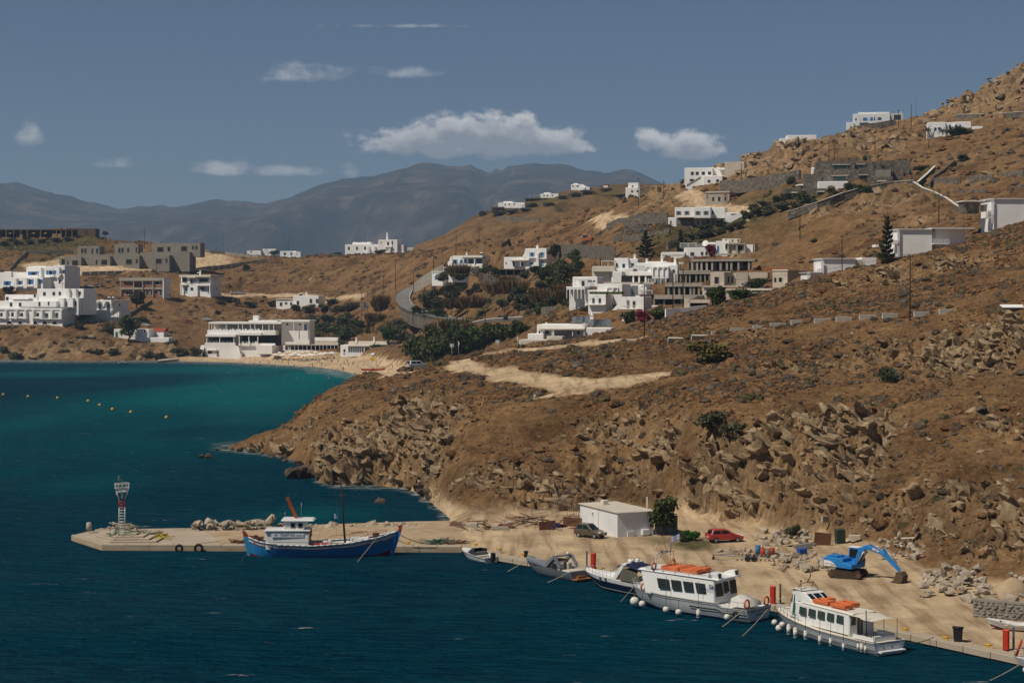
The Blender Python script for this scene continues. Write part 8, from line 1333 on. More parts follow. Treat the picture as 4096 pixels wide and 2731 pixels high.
for lab, grp, spots, kind, m_ in (('dark green tree in the thicket behind the beach tavernas','thicket trees behind the beach',[(1655,1440,90,90),(1690,1438,100,90),(1725,1436,118,100),(1772,1434,124,116),(1820,1430,130,100),(1868,1420,112,100),(1915,1410,110,100),(1963,1400,112,100),(2013,1388,100,86),(2060,1380,94,84),(2098,1376,80,66),(1740,1395,90,90),(1850,1390,86,100),(1940,1385,80,90)],'broad',L_DARK),
   ('dull green shrub on the overgrown bank below the white villa','shrubs below the mid slope villa',[(2760,962,36,60),(2800,955,40,60),(2840,948,40,60),(2880,940,40,60),(2700,985,30,50),(2920,930,36,60),(2960,915,40,60),(2820,925,30,60),(2880,905,30,60)],'bush',L_OLIVE),
   ('dull green shrub on the overgrown bank below the stone villa','shrubs below the stone villa',[(2985,880,40,60),(3030,872,44,66),(3080,860,44,66),(3130,846,44,66),(3180,838,40,60),(3060,830,40,60),(3110,815,40,60),(3010,845,36,60),(3150,800,36,60),(3240,820,36,60)],'bush',L_OLIVE),
   ('low green shrub on the bank below the timber bar','shrubs below the timber bar',[(20,978,22,50),(70,980,24,50),(120,978,22,50),(170,972,20,46),(220,966,18,46),(270,962,18,46),(320,956,16,40),(45,965,16,40),(110,962,16,40),(370,950,14,40)],'bush',L_OLIVE),
   ('grey green scrub clump among the rocks of the left shore','scrub of the left shore cliff',[(60,1430,40,60),(180,1415,34,56),(260,1400,30,60),(380,1400,34,70),(640,1432,34,60),(720,1420,44,70),(780,1425,44,60),(690,1385,30,60),(450,1420,30,60),(590,1415,34,60),(20,1400,40,50),(330,1370,26,50)],'bush',L_OLIVE),
   ('grey scrub bush on the slope under the low white house','scrub around the low white house',[(1090,1220,26,40),(1180,1240,26,50),(1240,1240,34,60),(1300,1238,34,60),(1350,1248,36,70),(1400,1235,40,80),(1210,1215,36,44),(1330,1215,30,60),(880,1215,26,50),(945,1225,40,30),(1000,1225,24,60),(870,1250,20,30)],'bush',L_OLIVE),
   ('dark shrub scattered over the far hill gardens','shrubs of the far hill',[(1930,862,22,40),(1990,860,26,60),(2050,855,20,60),(2130,828,20,60),(2200,820,18,60),(2300,790,20,60),(2350,780,22,70),(2420,770,20,60),(2480,790,18,60),(2250,800,16,50),(2550,760,16,50),(2100,845,16,50)],'bush',L_OLIVE)):
 for (u, v, h_, w_) in spots: tree('tree' if 'tree' in lab[:18] else 'shrub', lab, u, v, h_, w_*(1.3 if 'thicket' in lab else 1), kind, m_, cat='tree' if 'tree' in lab[:18] else 'shrub', group=grp, D=(640-(u-1650)*.25 if 'thicket' in lab else None))
for lab, grp, n_, box_, ks in (('scrub bush filling the valley between the villas and the road', 'valley scrub', 46, (1650,2330,1090,1262), (('bush',L_OLIVE,44,60),('bush',L_DARK,44,60),('reed',L_REED,50,60),('cactus',L_CACT,28,40),('bush',L_OLIVE,34,50))), ('garden shrub between the apartment village houses', 'village garden shrubs', 16, (2210,2340,1040,1170), (('bush',L_DARK,46,60),('bush',L_DARK,50,70),('broad',L_OLIVE,52,50))), ('grey green bush behind the beach tavernas and the restaurant', 'bushes behind the tavernas', 20, (1240,1640,1290,1372), (('bush',L_DARK,46,70),('bush',L_OLIVE,44,66),('reed',L_YELLOW,44,60)))):
 for i in range(n_): k, m_, h_, w_ = rr.choice(ks); q = rr.uniform(.75, 1.35); tree('bush', lab, rr.uniform(*box_[:2]), rr.uniform(*box_[2:]), h_*q, w_*q, k, m_, 'bush', grp, part='foliage')
# ================================================================== poles, signs, blocks
POLE = mk('creosoted_pole', (.045,.028,.018), .9, .25, 1.5)
PL = [(578,914,995),(744,921,970),(893,943,978),(627,1035,1108),(737,997,1094),(392,1083,1136),(107,949,1025),(455,1213,1312),(984,1174,1279),(1447,1168,1342),(1471,1166,1295),(1533,1100,1165),(1582,1038,1157),(1654,1090,1149),(1652,1191,1289),(1734,998,1068),(1824,919,1018),(1916,890,971),(2298,992,1084),(1868,1195,1250),(2019,1182,1237),(1941,1240,1319),(1828,1237,1436),(1730,1298,1443),(2277,1240,1346),(2404,1168,1271),(2577,1137,1352),(2692,1089,1261),(2732,1075,1255),(2966,655,738),(2554,713,812),(2655,722,797),(3200,814,944),(3369,939,1092),(3316,566,642),(3337,577,642),(3500,541,611),(3715,513,598),(3595,439,500),(3645,420,503),(3664,391,469),(4047,791,892),(3755,755,895),(3640,1016,1274),(1061,955,1010),(1153,955,1022),(1460,928,1020)]
where = ['left skyline by the grey villa','skyline right of the grey villa','skyline above the panel fence','lower fence by the brick house','fence in front of the grey villa','hotel parking','bank under the timber bar','garden of the arcade house','slope above the big restaurant','thicket, left of the transformer pair','thicket, right of the transformer pair','reeds left of the road bend','slope left of the bend road','inner edge of the bend road','lower end of the bend road','upper bend road','cut bank on the skyline','brown crest at the centre skyline','wall right of the tall villa','valley below the garage','valley right of the reeds','coast road in the valley','dirt road end, taller of two','dirt road end, shorter of two','solar panel house','white terrace house','walker on the near slope','concrete shell, left of the pair','concrete shell, right of the pair','boulder crest','skyline cube house','skyline gable house','white capped wall','lowest blank white wall','stone villa roof, left of two','stone villa roof, right of two','boulder slope above the stone villa','palm villa','skyline villa terrace','skyline villa, shorter of two','skyline villa, tallest','right edge blank wall','field walls at the right','concrete guard blocks','skyline house left of centre','white house on the skyline','crest hotel']
for (u, vt, vb), w_ in zip(PL, where):
 p = hit(u, vb); h_ = (vb-vt)/F*p.y; e = empty('utility_pole', (p.x, p.y, p.z-.3), R(rr.uniform(-30, 30)), 'dark wooden utility pole at the '+w_, 'pole', 'utility poles'); r_ = .10 if p.y < 420 else .14; MB().cyl((0,0,-.8),(rr.uniform(-.1,.1),0,h_+.3),r_*1.15,r_*.8,7).B('shaft', POLE, e); MB().bar((-.55,0,h_-.1),(.55,0,h_-.1),.09,.11).B('crossarm', POLE, e)
 k = MB()
 for x in (-.45, 0, .45): k.cyl((x,0,h_-.05),(x,0,h_+.15),.05,None,5)
 k.B('insulators', GREYP, e)['kind'] = 'stuff'
def wire(i, j):
 a = hit(PL[i][0], PL[i][2]); c = hit(PL[j][0], PL[j][2]); a = a+Vector((0,0,(PL[i][2]-PL[i][1])/F*a.y)); c = c+Vector((0,0,(PL[j][2]-PL[j][1])/F*c.y)); o = mooring('overhead wire running from the '+where[i], a, c, (c-a).length*.02, DROPE, .02 if a.y < 420 else .035); o.name = 'power_line'; o['category'] = 'wire'
for i, j in ((26, 43), (24, 25), (33, 43), (27, 33), (23, 22), (19, 20), (9, 14), (12, 13), (46, 17)): wire(i, j)
e = empty('transformer', hit(1459, 1300), 0, 'grey transformer box hung between two poles behind the thicket', 'transformer'); s_ = e.location.y/F; MB().box(-1.2,1.2,-.4,.4,62*s_,72*s_).B('platform', GREYP, e); MB().box(-.7,.7,-.5,.5,72*s_,92*s_).B('tank', mk('transformer_blue', (.05,.12,.16), .6), e)
for i, (u, vt, vb, lab, chev) in enumerate(((1807,1375,1438,'white backed road sign left of the tall pole',0),(1834,1365,1436,'chevron road sign beside the tall pole',1),(1990,1360,1422,'white backed road sign at the dirt road',0),(2070,1345,1410,'narrow chevron sign at the dirt road',1))):
 p = hit(u, vb); s = p.y/F; h_ = (vb-vt)*s; e = empty('road_sign', p, R(-8), lab, 'sign'); MB().cyl((0,0,-.4),(0,0,h_),.05,None,6).B('post', STEEL, e); w_ = .36 if not chev else .17
 if chev: MB().prism([(-w_,h_-.75),(0,h_-.75),(w_*1.3,h_-.4),(0,h_),(-w_,h_),(w_*.3,h_-.4)], -.06,-.03).B('chevron', FRAMEW, e)
 else: MB().box(-w_,w_,-.07,-.04,h_-.62,h_).B('panel', mk('sign_back', (.5,.5,.5), .5), e)
for i, (u, v, w_) in enumerate(((2545,1376,66),(2700,1363,60),(2800,1353,72),(2875,1339,60),(2950,1326,62),(3040,1316,60),(3112,1306,66),(3195,1294,66),(3290,1288,68),(3375,1281,66),(3470,1274,68),(3560,1268,66),(3690,1261,72),(3790,1252,70))):
 p = hit(u, v); s = p.y/F; tilt = (.10,.5,.45,.0)[i] if i < 3 else rr.uniform(-.03,.03); o = MB().box(-w_*s/2,w_*s/2,-.22,.22,-.3,.62).B('guard_block', mk('weathered_white_block', (.50,.47,.41), .9, .12, .8, dirt=(.30,.24,.17), dirt_amt=.5), None, bevel=.03); o.location = p; o.rotation_euler = (tilt if i in (1, 2) else 0, (.12 if i == 0 else .02), R(9)); tag(o, 'white concrete guard block on the near slope, number {} counted from the green bush end'.format(i+1) if i > 2 else ('fallen white guard block lying flat below the walker','tilted white guard block right of the walker','half sunk white guard block above the yellow green bush')[i], 'block', 'concrete guard blocks')
p = hit(4050, 1240); e = empty('cistern', p, R(6), 'small cistern with a white slab lid at the right edge', 'cistern'); MB().box(-1.8,1.8,-1,1,-.3,.35).B('base', STONE, e); MB().hexa([(-2.0,-1.2,.35),(1.9,-1.2,.35),(2.1,1.2,.75),(-1.6,1.2,.75)],[(-2.0,-1.2,.45),(1.9,-1.2,.45),(2.1,1.2,.85),(-1.6,1.2,.85)]).B('lid', WHITE, e)
o = MB().cyl((0,0,-.2),(0,0,.55),.22,.2,10).B('marker_post', CONCL); o.location = hit(2140, 1592); tag(o, 'short concrete survey post at the end of the dirt track', 'post')
# ================================================================== vehicles
CARM = {}
def car(label, p, head, L=4.0, Wd=1.7, H=1.48, col=(.5,.5,.5), metal=.0, cat='car', van=0., name='parked_car', group=None):
 m = CARM.setdefault(col, mk('car_paint_%d' % len(CARM), col, .35, .04, 1., metal=metal, spec=.5, coat=.4)); e = empty(name, p, R(head), label, cat, group); a = L/2; w = Wd/2; b = .55 if van == 0 else .6
 MB().prism([(-a+.05,.32),(a-.05,.30),(a,.5),(a-.05,.68),(a-.75,.86),(a-1.15,.93),(-a+.25,.95),(-a,.86),(-a-.02,.5)], -w, w).B('body', m, e, bevel=.09, seg=3)
 t0, t1 = -a+(.28 if van else .42), a-1.85+van*.2; g = [(-a+.12,-w+.05,.9),(a-1.0,-w+.06,.9),(a-1.0,w-.06,.9),(-a+.12,w-.05,.9)]; tp = [(t0,-w+.2,H),(t1,-w+.22,H),(t1,w-.22,H),(t0,w-.2,H)]; MB().hexa(g, tp).B('cabin', m, e, bevel=.08, seg=3)
 def q(fx, fz, sd, off):   # point on the cabin side
  x = (-a+.12)*(1-fx)+(a-1.0)*fx; X = t0*(1-fx)+t1*fx; return (x+(X-x)*fz, sd*(w-.055-.145*fz+off), .9+(H-.9)*fz)
 for sd in (1, -1):
  for f0, f1 in ((.08,.45), (.49,.86)): MB().hexa([q(f0,.16,sd,-.03),q(f1,.16,sd,-.03),q(f1,.16,sd,.012),q(f0,.16,sd,.012)],[q(f0+.02,.84,sd,-.03),q(f1,.84,sd,-.03),q(f1,.84,sd,.012),q(f0+.02,.84,sd,.012)]).B('side_window', TINT, e)
  for x in (a-.72, -a+.68): o = MB().cyl((x,sd*(w-.19),.3),(x,sd*(w+.015),.3),.3,None,14).B('wheel', BLACK, e); MB().cyl((x,sd*(w+.0),.3),(x,sd*(w+.03),.3),.18,None,10).B('rim', STEEL, o)
  MB().box(a-.28,a+.01,sd*(w-.3)-.17,sd*(w-.3)+.17,.6,.76).B('headlight', FRAMEW, e, bevel=.03); MB().box(-a-.03,-a+.08,sd*(w-.16)-.1,sd*(w-.16)+.1,.66,.98).B('tail_light', REDP, e); MB().box(a-1.5,a-1.32,sd*(w+.06)-.07,sd*(w+.06)+.07,.92,1.06).B('mirror', m, e)
 def ff(fy, fz, x0, x1, off): x = x0+(x1-x0)*fz; return (x+off, fy*(w-.06-.16*fz), .9+(H-.9)*fz)
 for nm, x0, x1, s in (('windscreen', a-1.0, t1, 1), ('rear_window', -a+.12, t0, -1)): MB().hexa([ff(-.85,.12,x0,x1,-.02*s),ff(.85,.12,x0,x1,-.02*s),ff(.85,.12,x0,x1,.03*s),ff(-.85,.12,x0,x1,.03*s)],[ff(-.85,.88,x0,x1,-.02*s),ff(.85,.88,x0,x1,-.02*s),ff(.85,.88,x0,x1,.03*s),ff(-.85,.88,x0,x1,.03*s)]).B(nm, TINT, e)
 MB().box(a-.06,a+.03,-w+.25,w-.25,.34,.5).B('grille', BLACK, e); MB().box(-a-.04,-a+.02,-.25,.25,.55,.67).B('number_plate', FRAMEW, e); MB().box(a+.0,a+.04,-.25,.25,.42,.53).B('number_plate', FRAMEW, e); return e
def yard(u, v): p = hit(u, v); return Vector((p.x, p.y, gz(p.x, p.y)))
car('olive brown hatchback parked beside the white hut', yard(2362, 2148), -38, 3.6, 1.62, 1.56, (.13,.105,.07), .5); car('red three door hatchback parked under the cliff', yard(2898, 2166), 14, 3.95, 1.68, 1.44, (.42,.035,.025))
for lab, u, v, hd, col, van in (('silver grey car at the edge of the beach parking above the headland',1672,1478,25,(.45,.47,.48),0),('dark grey car parked by the pole on the dirt road',1756,1440,60,(.09,.10,.10),0),('blue car in front of the porch villa',1835,1114,-10,(.02,.12,.40),0),('dark teal car at the road bend',1726,1130,-75,(.03,.07,.08),0),('black car beside the olive shrub',1765,1132,-60,(.015,.017,.02),0),('white car on the bend road by the porch villa',1784,1062,-70,(.6,.6,.6),0),('black car on the coast road',2036,1276,5,(.02,.02,.025),0),('silver car at the stone gate',2252,1264,10,(.30,.31,.33),0),('dark car under the dark gate tree',2150,1270,0,(.02,.02,.02),0),('white car parked before the hotel sea wall',188,1308,5,(.6,.6,.58),0),('white car on the road above the chapel',586,1305,-5,(.6,.6,.58),0),('dark car at the road edge left of the restaurant roof',828,1284,0,(.03,.035,.04),0),('white van in the hotel car park, end of the row',343,1146,-70,(.6,.6,.58),1),('white car in the hotel car park, second of the row',361,1146,-70,(.5,.5,.5),0),('grey blue car in the hotel car park, third of the row',384,1146,-60,(.12,.14,.17),0),('grey car in the hotel car park, last of the row',408,1146,-60,(.14,.14,.14),0),('white car beside the pale blue house, front one',961,1178,15,(.6,.6,.58),0),('silver car beside the pale blue house, rear one',936,1178,20,(.35,.35,.35),0),('blue car parked at the hilltop villa',3588,484,10,(.10,.20,.34),0),('dark car under the reeds on the coast road',1320,1290,0,(.03,.04,.05),0),('white car behind the thicket on the coast road',1372,1292,8,(.55,.55,.55),0),('red car behind the scrub on the coast road',757,1288,0,(.3,.03,.03),0)): car(lab, yard(u, v)+Vector((0,0,.1)), hd, 4.2, 1.75, 1.5, col, .2, van=van, group='cars on the far roads')
# ---- blue excavator
CATB = mk('excavator_blue', (.015,.19,.52), .45, .1, 1.2, dirt=(.10,.14,.18), dirt_amt=.3); TRACK = mk('muddy_track', (.055,.038,.024), .9, .25, 3)
def digger(name, label, p, head, arm, m, mr_, sc=1.):
 e = empty(name, p, R(head), label, 'excavator', sc=sc)
 for sd in (1, -1):
  o = MB().prism([(-1.5,.1),(-1.2,0),(1.2,0),(1.5,.1),(1.72,.38),(1.5,.68),(1.2,.76),(-1.2,.76),(-1.5,.68),(-1.72,.38)], sd*.95-.26, sd*.95+.26).B('track', TRACK, e, bevel=.04)
  for x in (-1.4, 1.4): MB().cyl((x,sd*.95-.3,.38),(x,sd*.95+.3,.38),.24,None,12).B('sprocket', RUST, o)
  k = MB(); 
  for i in range(11): x = -1.4+.28*i; k.box(x,x+.1,sd*.95-.28,sd*.95+.28,.76,.81).box(x,x+.1,sd*.95-.28,sd*.95+.28,-.02,.02)
  k.B('grouser', TRACK, o)['kind'] = 'stuff'
 MB().box(-.9,.9,-.75,.75,.3,.75).cyl((0,0,.75),(0,0,.98),.6,None,16).B('undercarriage', TRACK, e)
 h = empty('house', (0,0,.98), R(arm)); h.parent = e; h.name = 'upper_body'
 MB().prism([(-2.0,.05),(-.2,0),(1.2,0),(1.2,.45),(.2,.6),(.2,.95),(-1.8,1.0),(-2.1,.8)], -1.2, 1.2).B('engine_house', m, h, bevel=.08, seg=2); MB().box(-1.8,-.6,-.9,.3,1.0,1.12).B('hood', m, h, bevel=.04); c = MB().hexa([(-.15,.25,.3),(1.3,.25,.3),(1.3,1.15,.3),(-.15,1.15,.3)],[(-.1,.3,1.9),(.95,.3,1.9),(.95,1.1,1.9),(-.1,1.1,1.9)]).B('cab', m, h, bevel=.06); MB().box(-.15,1.0,.25,1.15,1.88,1.98).B('cab_roof', FRAMEW, c, bevel=.04)
 for y in (.24, 1.16): MB().hexa([(.0,y-.02,.95),(1.1,y-.02,.95),(1.1,y+.02,.95),(.0,y+.02,.95)],[(.05,y-.0,1.78),(.9,y-.0,1.78),(.9,y+.02,1.78),(.05,y+.02,1.78)]).B('cab_window', TINT, c)
 MB().hexa([(1.27,.32,.6),(1.27,1.08,.6),(1.33,1.08,.6),(1.33,.32,.6)],[(.95,.36,1.8),(.95,1.04,1.8),(1.0,1.04,1.8),(1.0,.36,1.8)]).B('windscreen', TINT, c)
 MB().tube([(-.1,-1.0,.6),(-.3,-1.0,1.7),(-.6,-1.0,1.75),(-.5,-1.0,1.0)],.03,4).B('handrail', STEEL, h)
 bm = MB().prism([(.7,.35),(1.1,.3),(1.6,1.55),(2.2,2.0),(4.2,1.55),(4.25,1.8),(2.3,2.42),(1.35,2.0)], -.2, .2).B('boom', m, h, bevel=.04); MB().cyl((1.2,-.28,.5),(2.0,-.28,1.75),.09,None,8).cyl((1.2,.28,.5),(2.0,.28,1.75),.09,None,8).cyl((2.4,0,2.5),(4.1,0,2.15),.08,None,8).B('cylinder', STEEL, bm)
 st = MB().prism([(3.75,1.95),(4.1,2.15),(4.4,1.7),(6.0,.25),(5.8,.1),(4.05,1.45)], -.16, .16).B('stick', m, h, bevel=.03); MB().cyl((4.2,0,2.2),(5.5,0,.95),.07,None,8).B('cylinder', STEEL, st)
 bk = MB().prism([(5.65,.15),(6.15,.2),(6.45,-.2),(6.3,-.75),(5.8,-.92),(5.15,-.85),(5.5,-.5)], -.48, .48).B('bucket', mr_, h, bevel=.04); MB().bar((5.7,0,.35),(6.1,0,.0),.25,.25).B('linkage', YEL, bk); k = MB()
 for i in range(5): y = -.44+.2*i; k.box(4.95,5.2,y,y+.1,-.9,-.82)
 k.B('teeth', STEEL, bk)['kind'] = 'stuff'
 return e, h
e, h = digger('excavator', 'blue excavator with its bucket resting on the harbour yard', yard(3392, 2306), -28, -16, CATB, mk('worn_bucket', (.10,.065,.04), .8, .3, 2))
o = MB().prism([(-1.95,.1),(-.5,.1),(-.75,.4),(-1.3,.62),(-1.95,.66)], -1.235, -1.205).B('white_decal', FRAMEW, h); text(None, 'CAT', .36, (-.85,-1.25,.27), (R(90),0,0), DMAST, parent=h); text(None, '312C L', .2, (-1.55,-1.25,.33), (R(90),0,0), REDP, parent=h); MB().prism([(2.9,2.0),(3.6,1.82),(3.6,2.0),(2.95,2.18)], -.225,-.203).B('boom_decal', FRAMEW, h); text(None, 'CAT', .2, (3.3,-.24,2.0), (R(90),R(14),0), DMAST, parent=h)
digger('excavator', 'small orange excavator digging on the far brown slope', hit(2350, 975), 150, 0, mk('digger_orange', (.34,.09,.03), .6, .2, 1), RUST, 1.25)
# ================================================================== hut, trailer, barrels, rubble, scrap
p = W(2470, 2148, 1); P = Wz(2470, 2146, 1.0); e = empty('harbour_hut', (P.x, P.y, .95), R(-66.6), 'white flat roofed harbour hut with a cream corrugated roof', 'hut')
MB().box(-9.8,0,0,4.6,-.4,2.75).B('wall', mk('hut_white', (.70,.71,.71), .7, .05, .5, dirt=(.45,.40,.33), dirt_amt=.2), e); w = MB(); n = 44
for k in range(n): x = -10.0+10.2*k/n; w.prism([(x,2.76),(x+.232,2.76),(x+.18,2.86),(x+.06,2.86)], -.18, 4.8)
w.B('corrugated_roof', CREAM, e)['kind'] = 'stuff'; v_ = MB().box(-6.6,-6.1,-.05,0,1.75,2.2).B('vent', FRAMEW, e); MB().box(-6.5,-6.2,-.07,-.05,1.85,2.1).B('louvre', GREYP, v_); MB().box(-4.9,-4.86,-.02,0,0,2.7).B('panel_joint', GREYP, e); MB().box(.0,.45,3.0,3.9,.1,.75).B('air_conditioner', FRAMEW, e, bevel=.03); MB().box(-7.6,-6.9,1.6,2.3,2.86,3.4).B('roof_cooler', CREAM, e, bevel=.04); MB().box(.05,.2,1.2,2.0,-.1,.6).B('leaning_panel', FRAMEW, e); MB().cyl((-.2,3.9,-.3),(-.2,3.9,4.4),.06,None,6).B('aerial_mast', WSTEEL, e); MB().tube([(-3,-.2,-.05),(0,-.2,-.1),(.4,.8,-.1)],.08,6).tube([(-2.6,-.45,-.1),(.1,-.5,-.15)],.07,6).B('drain_pipes', FRAMEW, e)
e2 = empty('shutter_shed', loc(e, -.6, 4.7, 0), R(-66.6), 'grey slatted shed behind the white hut', 'shed')
for k in range(9): unit('slat', US, mk('grey_slat', (.16,.18,.18), .7), e2, -4, .6, 3.0, 3.06, -.3+.27*k, -.07+.27*k)
unit('side_panel', US, MATS['grey_slat'], e2, .55, .6, .1, 3., -.3, 2.1)
for i, (u, v, c) in enumerate(((3032, 2214, (.03,.16,.36)), (3052, 2226, (.42,.05,.02)), (3071, 2230, (.17,.15,.13)), (3088, 2224, (.42,.05,.02)))):
 q = yard(u, v); m_ = mk('drum_%d' % i, c, .6, .15, 2, dirt=(.12,.06,.03), dirt_amt=.35); e = empty('barrel', q, 0, ('blue oil drum at the end of the drum row', 'red oil drum beside the blue drum', 'grey oil drum in front of the drum row', 'red oil drum at the rubble end')[i], 'barrel', 'oil drums'); MB().cyl((0,0,0),(0,0,.88),.29,None,16).B('shell', m_, e); MB().torus((0,0,.3),.295,.015,'z').torus((0,0,.6),.295,.015,'z').torus((0,0,.88),.285,.02,'z').B('hoop', m_, e)
q = yard(2985, 2240); e = empty('boat_trailer', q, R(-12), 'rusty tandem axle boat trailer parked by the drums', 'trailer'); w = MB()
for sd in (1, -1): w.bar((-1.8,sd*.7,.5),(2.2,sd*.7,.5),.08,.1); w.bar((-1.8,sd*.7,.5),(-3.4,0,.45),.08,.1)
for x in (-1.2, 0, 1.2, 2.1): w.bar((x,-.7,.5),(x,.7,.5),.08,.08)
w.B('frame', STEEL, e); MB().cyl((-3.4,0,0),(-3.4,0,.6),.05).torus((-3.4,0,.14),.12,.05,'y').B('jockey_wheel', BLACK, e)
for sd in (1, -1):
 for x in (.2, .85): MB().torus((x,sd*.9,.3),.2,.1,'y',14,7).cyl((x,sd*.9-.05,.3),(x,sd*.9+.05,.3),.16,None,10).B('wheel', BLACK, e)
k = MB()
for i in range(8): k.cyl((-.8+.4*i,-.45,.62),(-.8+.4*i,.45,.62),.07,None,6)
k.B('keel_rollers', RUST, e)['kind'] = 'stuff'
def heap(label, group, u0, u1, v0, v1, n, smin, smax, seed, stack=.0, m=None):
 r = random.Random(seed); pts = []
 for i in range(n): u = r.uniform(u0, u1); v = r.uniform(v0, v1); q = yard(u, v); cx = 1-abs((u-u0)/(u1-u0)*2-1); pts.append((q.x, q.y, q.z+stack*cx*r.random()))
 rubble(label, group, pts, smin, smax, seed, m)
heap('pale quarry stone in the low rubble spread behind the trailer', 'low rubble spread', 3080, 3340, 2212, 2292, 90, .2, .6, 31, .35); heap('pale quarry stone on the heap under the slope behind the excavator', 'slope rubble heap', 3520, 3700, 2170, 2240, 34, .3, .75, 32, .6); heap('grey quarry stone on the big rubble heap at the right', 'right rubble heap', 3690, 3960, 2300, 2395, 80, .25, .75, 33, 1.3); heap('large pale stone lying on the yard before the right heap', 'large stones before the heap', 3850, 4060, 2400, 2412, 5, .7, 1.1, 34); heap('pale block of rubble under the cliff beyond the red car', 'rubble beyond the red car', 3020, 3260, 2125, 2200, 60, .25, .7, 35, .5); heap('big pale boulder in the row beside the trailer', 'boulders by the trailer', 2880, 3010, 2196, 2212, 5, .45, .75, 36); heap('stone in the low bank at the right edge', 'stones at the right edge', 3960, 4110, 2330, 2400, 26, .2, .5, 37, .3)
q = hit(4020, 2370); o = MB().cyl((0,0,-.3),(0,0,1.5),3.2,.3,18).B('sand_heap', SANDM); o.location = (q.x+1, q.y+1, q.z-.3); tag(o, 'smooth heap of tan sand at the right edge', 'sand heap')
def frame_grid(w, h, nx, ny, r=.025):
 k = MB()
 for i in range(nx+1): k.cyl((w*i/nx,0,0),(w*i/nx,0,h),r,None,5)
 for j in range(ny+1): k.cyl((0,0,h*j/ny),(w,0,h*j/ny),r,None,5)
 return k
def lean(o, u, v, z, rx, ry, rz): q = yard(u, v); o.location = (q.x, q.y, q.z+z); o.rotation_euler = (R(rx), R(ry), R(rz)); return o
RBAR = mk('rusted_scaffold', (.16,.12,.09), .8, .25, 2); gr = 'scaffold scrap by the hut'
for i, (u, v, z, w_, h_, nx, ny, rx, ry, rz, m_) in enumerate(((2200,2082,1.6,2.6,2.0,12,2,-12,4,0,RBAR),(2205,2085,.9,2.2,1.6,10,2,-35,-18,6,RBAR),(2265,2092,.5,2.4,1.8,11,3,-25,10,-8,RBAR),(2015,2098,.5,2.6,1.5,6,7,-50,24,0,WOODL),(2130,2090,.6,2.0,1.0,10,2,-40,-8,10,RBAR),(1828,2098,.1,1.9,1.2,8,2,-50,-22,5,WOODL),(1960,2092,.1,1.8,1.2,8,2,-55,20,-5,RBAR),(2310,2098,.4,1.5,1.4,8,2,-20,16,10,RBAR),(2240,2095,.2,1.8,1.5,9,2,-60,5,-15,RBAR))): tag(lean(frame_grid(w_,h_,nx,ny).B('scaffold_frame', m_), u, v, z, rx, ry, rz), 'rusty barred frame number {} from the top of the scrap heap by the hut'.format(i+1), 'frame', gr)
r2 = random.Random(55)
for i in range(46):
 u = r2.uniform(1800, 2330); v = r2.uniform(2085, 2122)-(u > 2000)*8; kind = r2.choice(['plank','plank','pipe','pipe','sheet']); l = r2.uniform(1., 3.2); m_ = r2.choice([RUST, RUST, WOOD, RBAR, WOODL, GREYP]); z = r2.uniform(.05,.9) if 1990 < u < 2320 else r2.uniform(.05,.3)
 o = MB().box(-l/2,l/2,-.09,.09,-.03,.03).B('plank', m_) if kind == 'plank' else MB().cyl((-l/2,0,0),(l/2,0,0),.06,None,7).B('pipe', m_) if kind == 'pipe' else MB().box(-l/3,l/3,-.5,.5,-.02,.02).B('rusty_sheet', RUST)
 tag(lean(o, u, v, z, r2.uniform(-30,30) if kind == 'sheet' else 0, r2.uniform(-25,25), r2.uniform(-60,60)), {'plank':'weathered plank tossed on the scrap heap left of the hut','pipe':'long pipe tossed on the scrap heap left of the hut','rusty_sheet':'','sheet':'rusty metal sheet lying on the scrap heap left of the hut'}[kind], {'plank':'plank','pipe':'pipe','sheet':'sheet'}[kind], 'loose scrap by the hut')
for lab, u, v, z, b_, rz, m_ in (('big rusty steel plate standing at the front of the scrap heap',2190,2118,.5,(1.0,.05,.55),10,RUST),('rusty fence sheet between the scrap heap and the hut',2300,2105,.5,(1.6,.04,.6),-30,RUST),('pale concrete beam in front of the scrap heap',2000,2118,.2,(1.0,.25,.2),5,CONCL),('pale concrete block at the left of the scrap heap',1888,2108,.2,(.7,.3,.25),-10,CONCL),('white panel scrap beside the concrete beam',2038,2105,.4,(.35,.05,.2),10,FRAMEW),('dark green steel tank among the rubble under the cliff',3360,2172,.8,(.5,.4,.8),10,mk('old_green', (.03,.05,.04), .7)),('rusty skip plate among the rubble under the cliff',3290,2180,.6,(.9,.05,.8),-12,RUST),('grey metal trough on the yard before the rubble',3210,2192,.25,(.9,.4,.25),8,GREYP),('blue tarpaulin bundle by the rubble',3208,2216,.3,(.45,.35,.3),20,FLAGB),('beige rolled mattress on the rubble under the cliff',3418,2170,.6,(.6,.25,.25),0,BEIGE),('white slab leaning on top of the slope heap',3632,2170,.9,(.7,.35,.08),-15,CREAM),('pale slab leaning in the rubble beyond the red car',3300,2120,1.3,(.7,.12,.35),50,CONCL)): o = MB().box(-b_[0],b_[0],-b_[1],b_[1],-b_[2],b_[2]).B('scrap_piece', m_, None, bevel=.03); lean(o, u, v, z, r2.uniform(-8,8), r2.uniform(-10,10), rz); tag(o, lab, 'scrap')
e = empty('bicycle', yard(2222, 2122), R(15), 'old blue bicycle lying against the scrap heap', 'bicycle'); MB().torus((-.5,0,.33),.32,.025,'y').torus((.55,0,.33),.32,.025,'y').B('wheel', BLACK, e)['kind'] = 'stuff'; MB().tube([(-.5,0,.33),(-.1,0,.8),(.4,0,.8),(0,0,.3),(-.5,0,.33)],.025,5).tube([(.4,0,.85),(.55,0,.33)],.025,5).tube([(0,0,.3),(-.15,0,.9)],.02,5).B('frame', FLAGB, e)
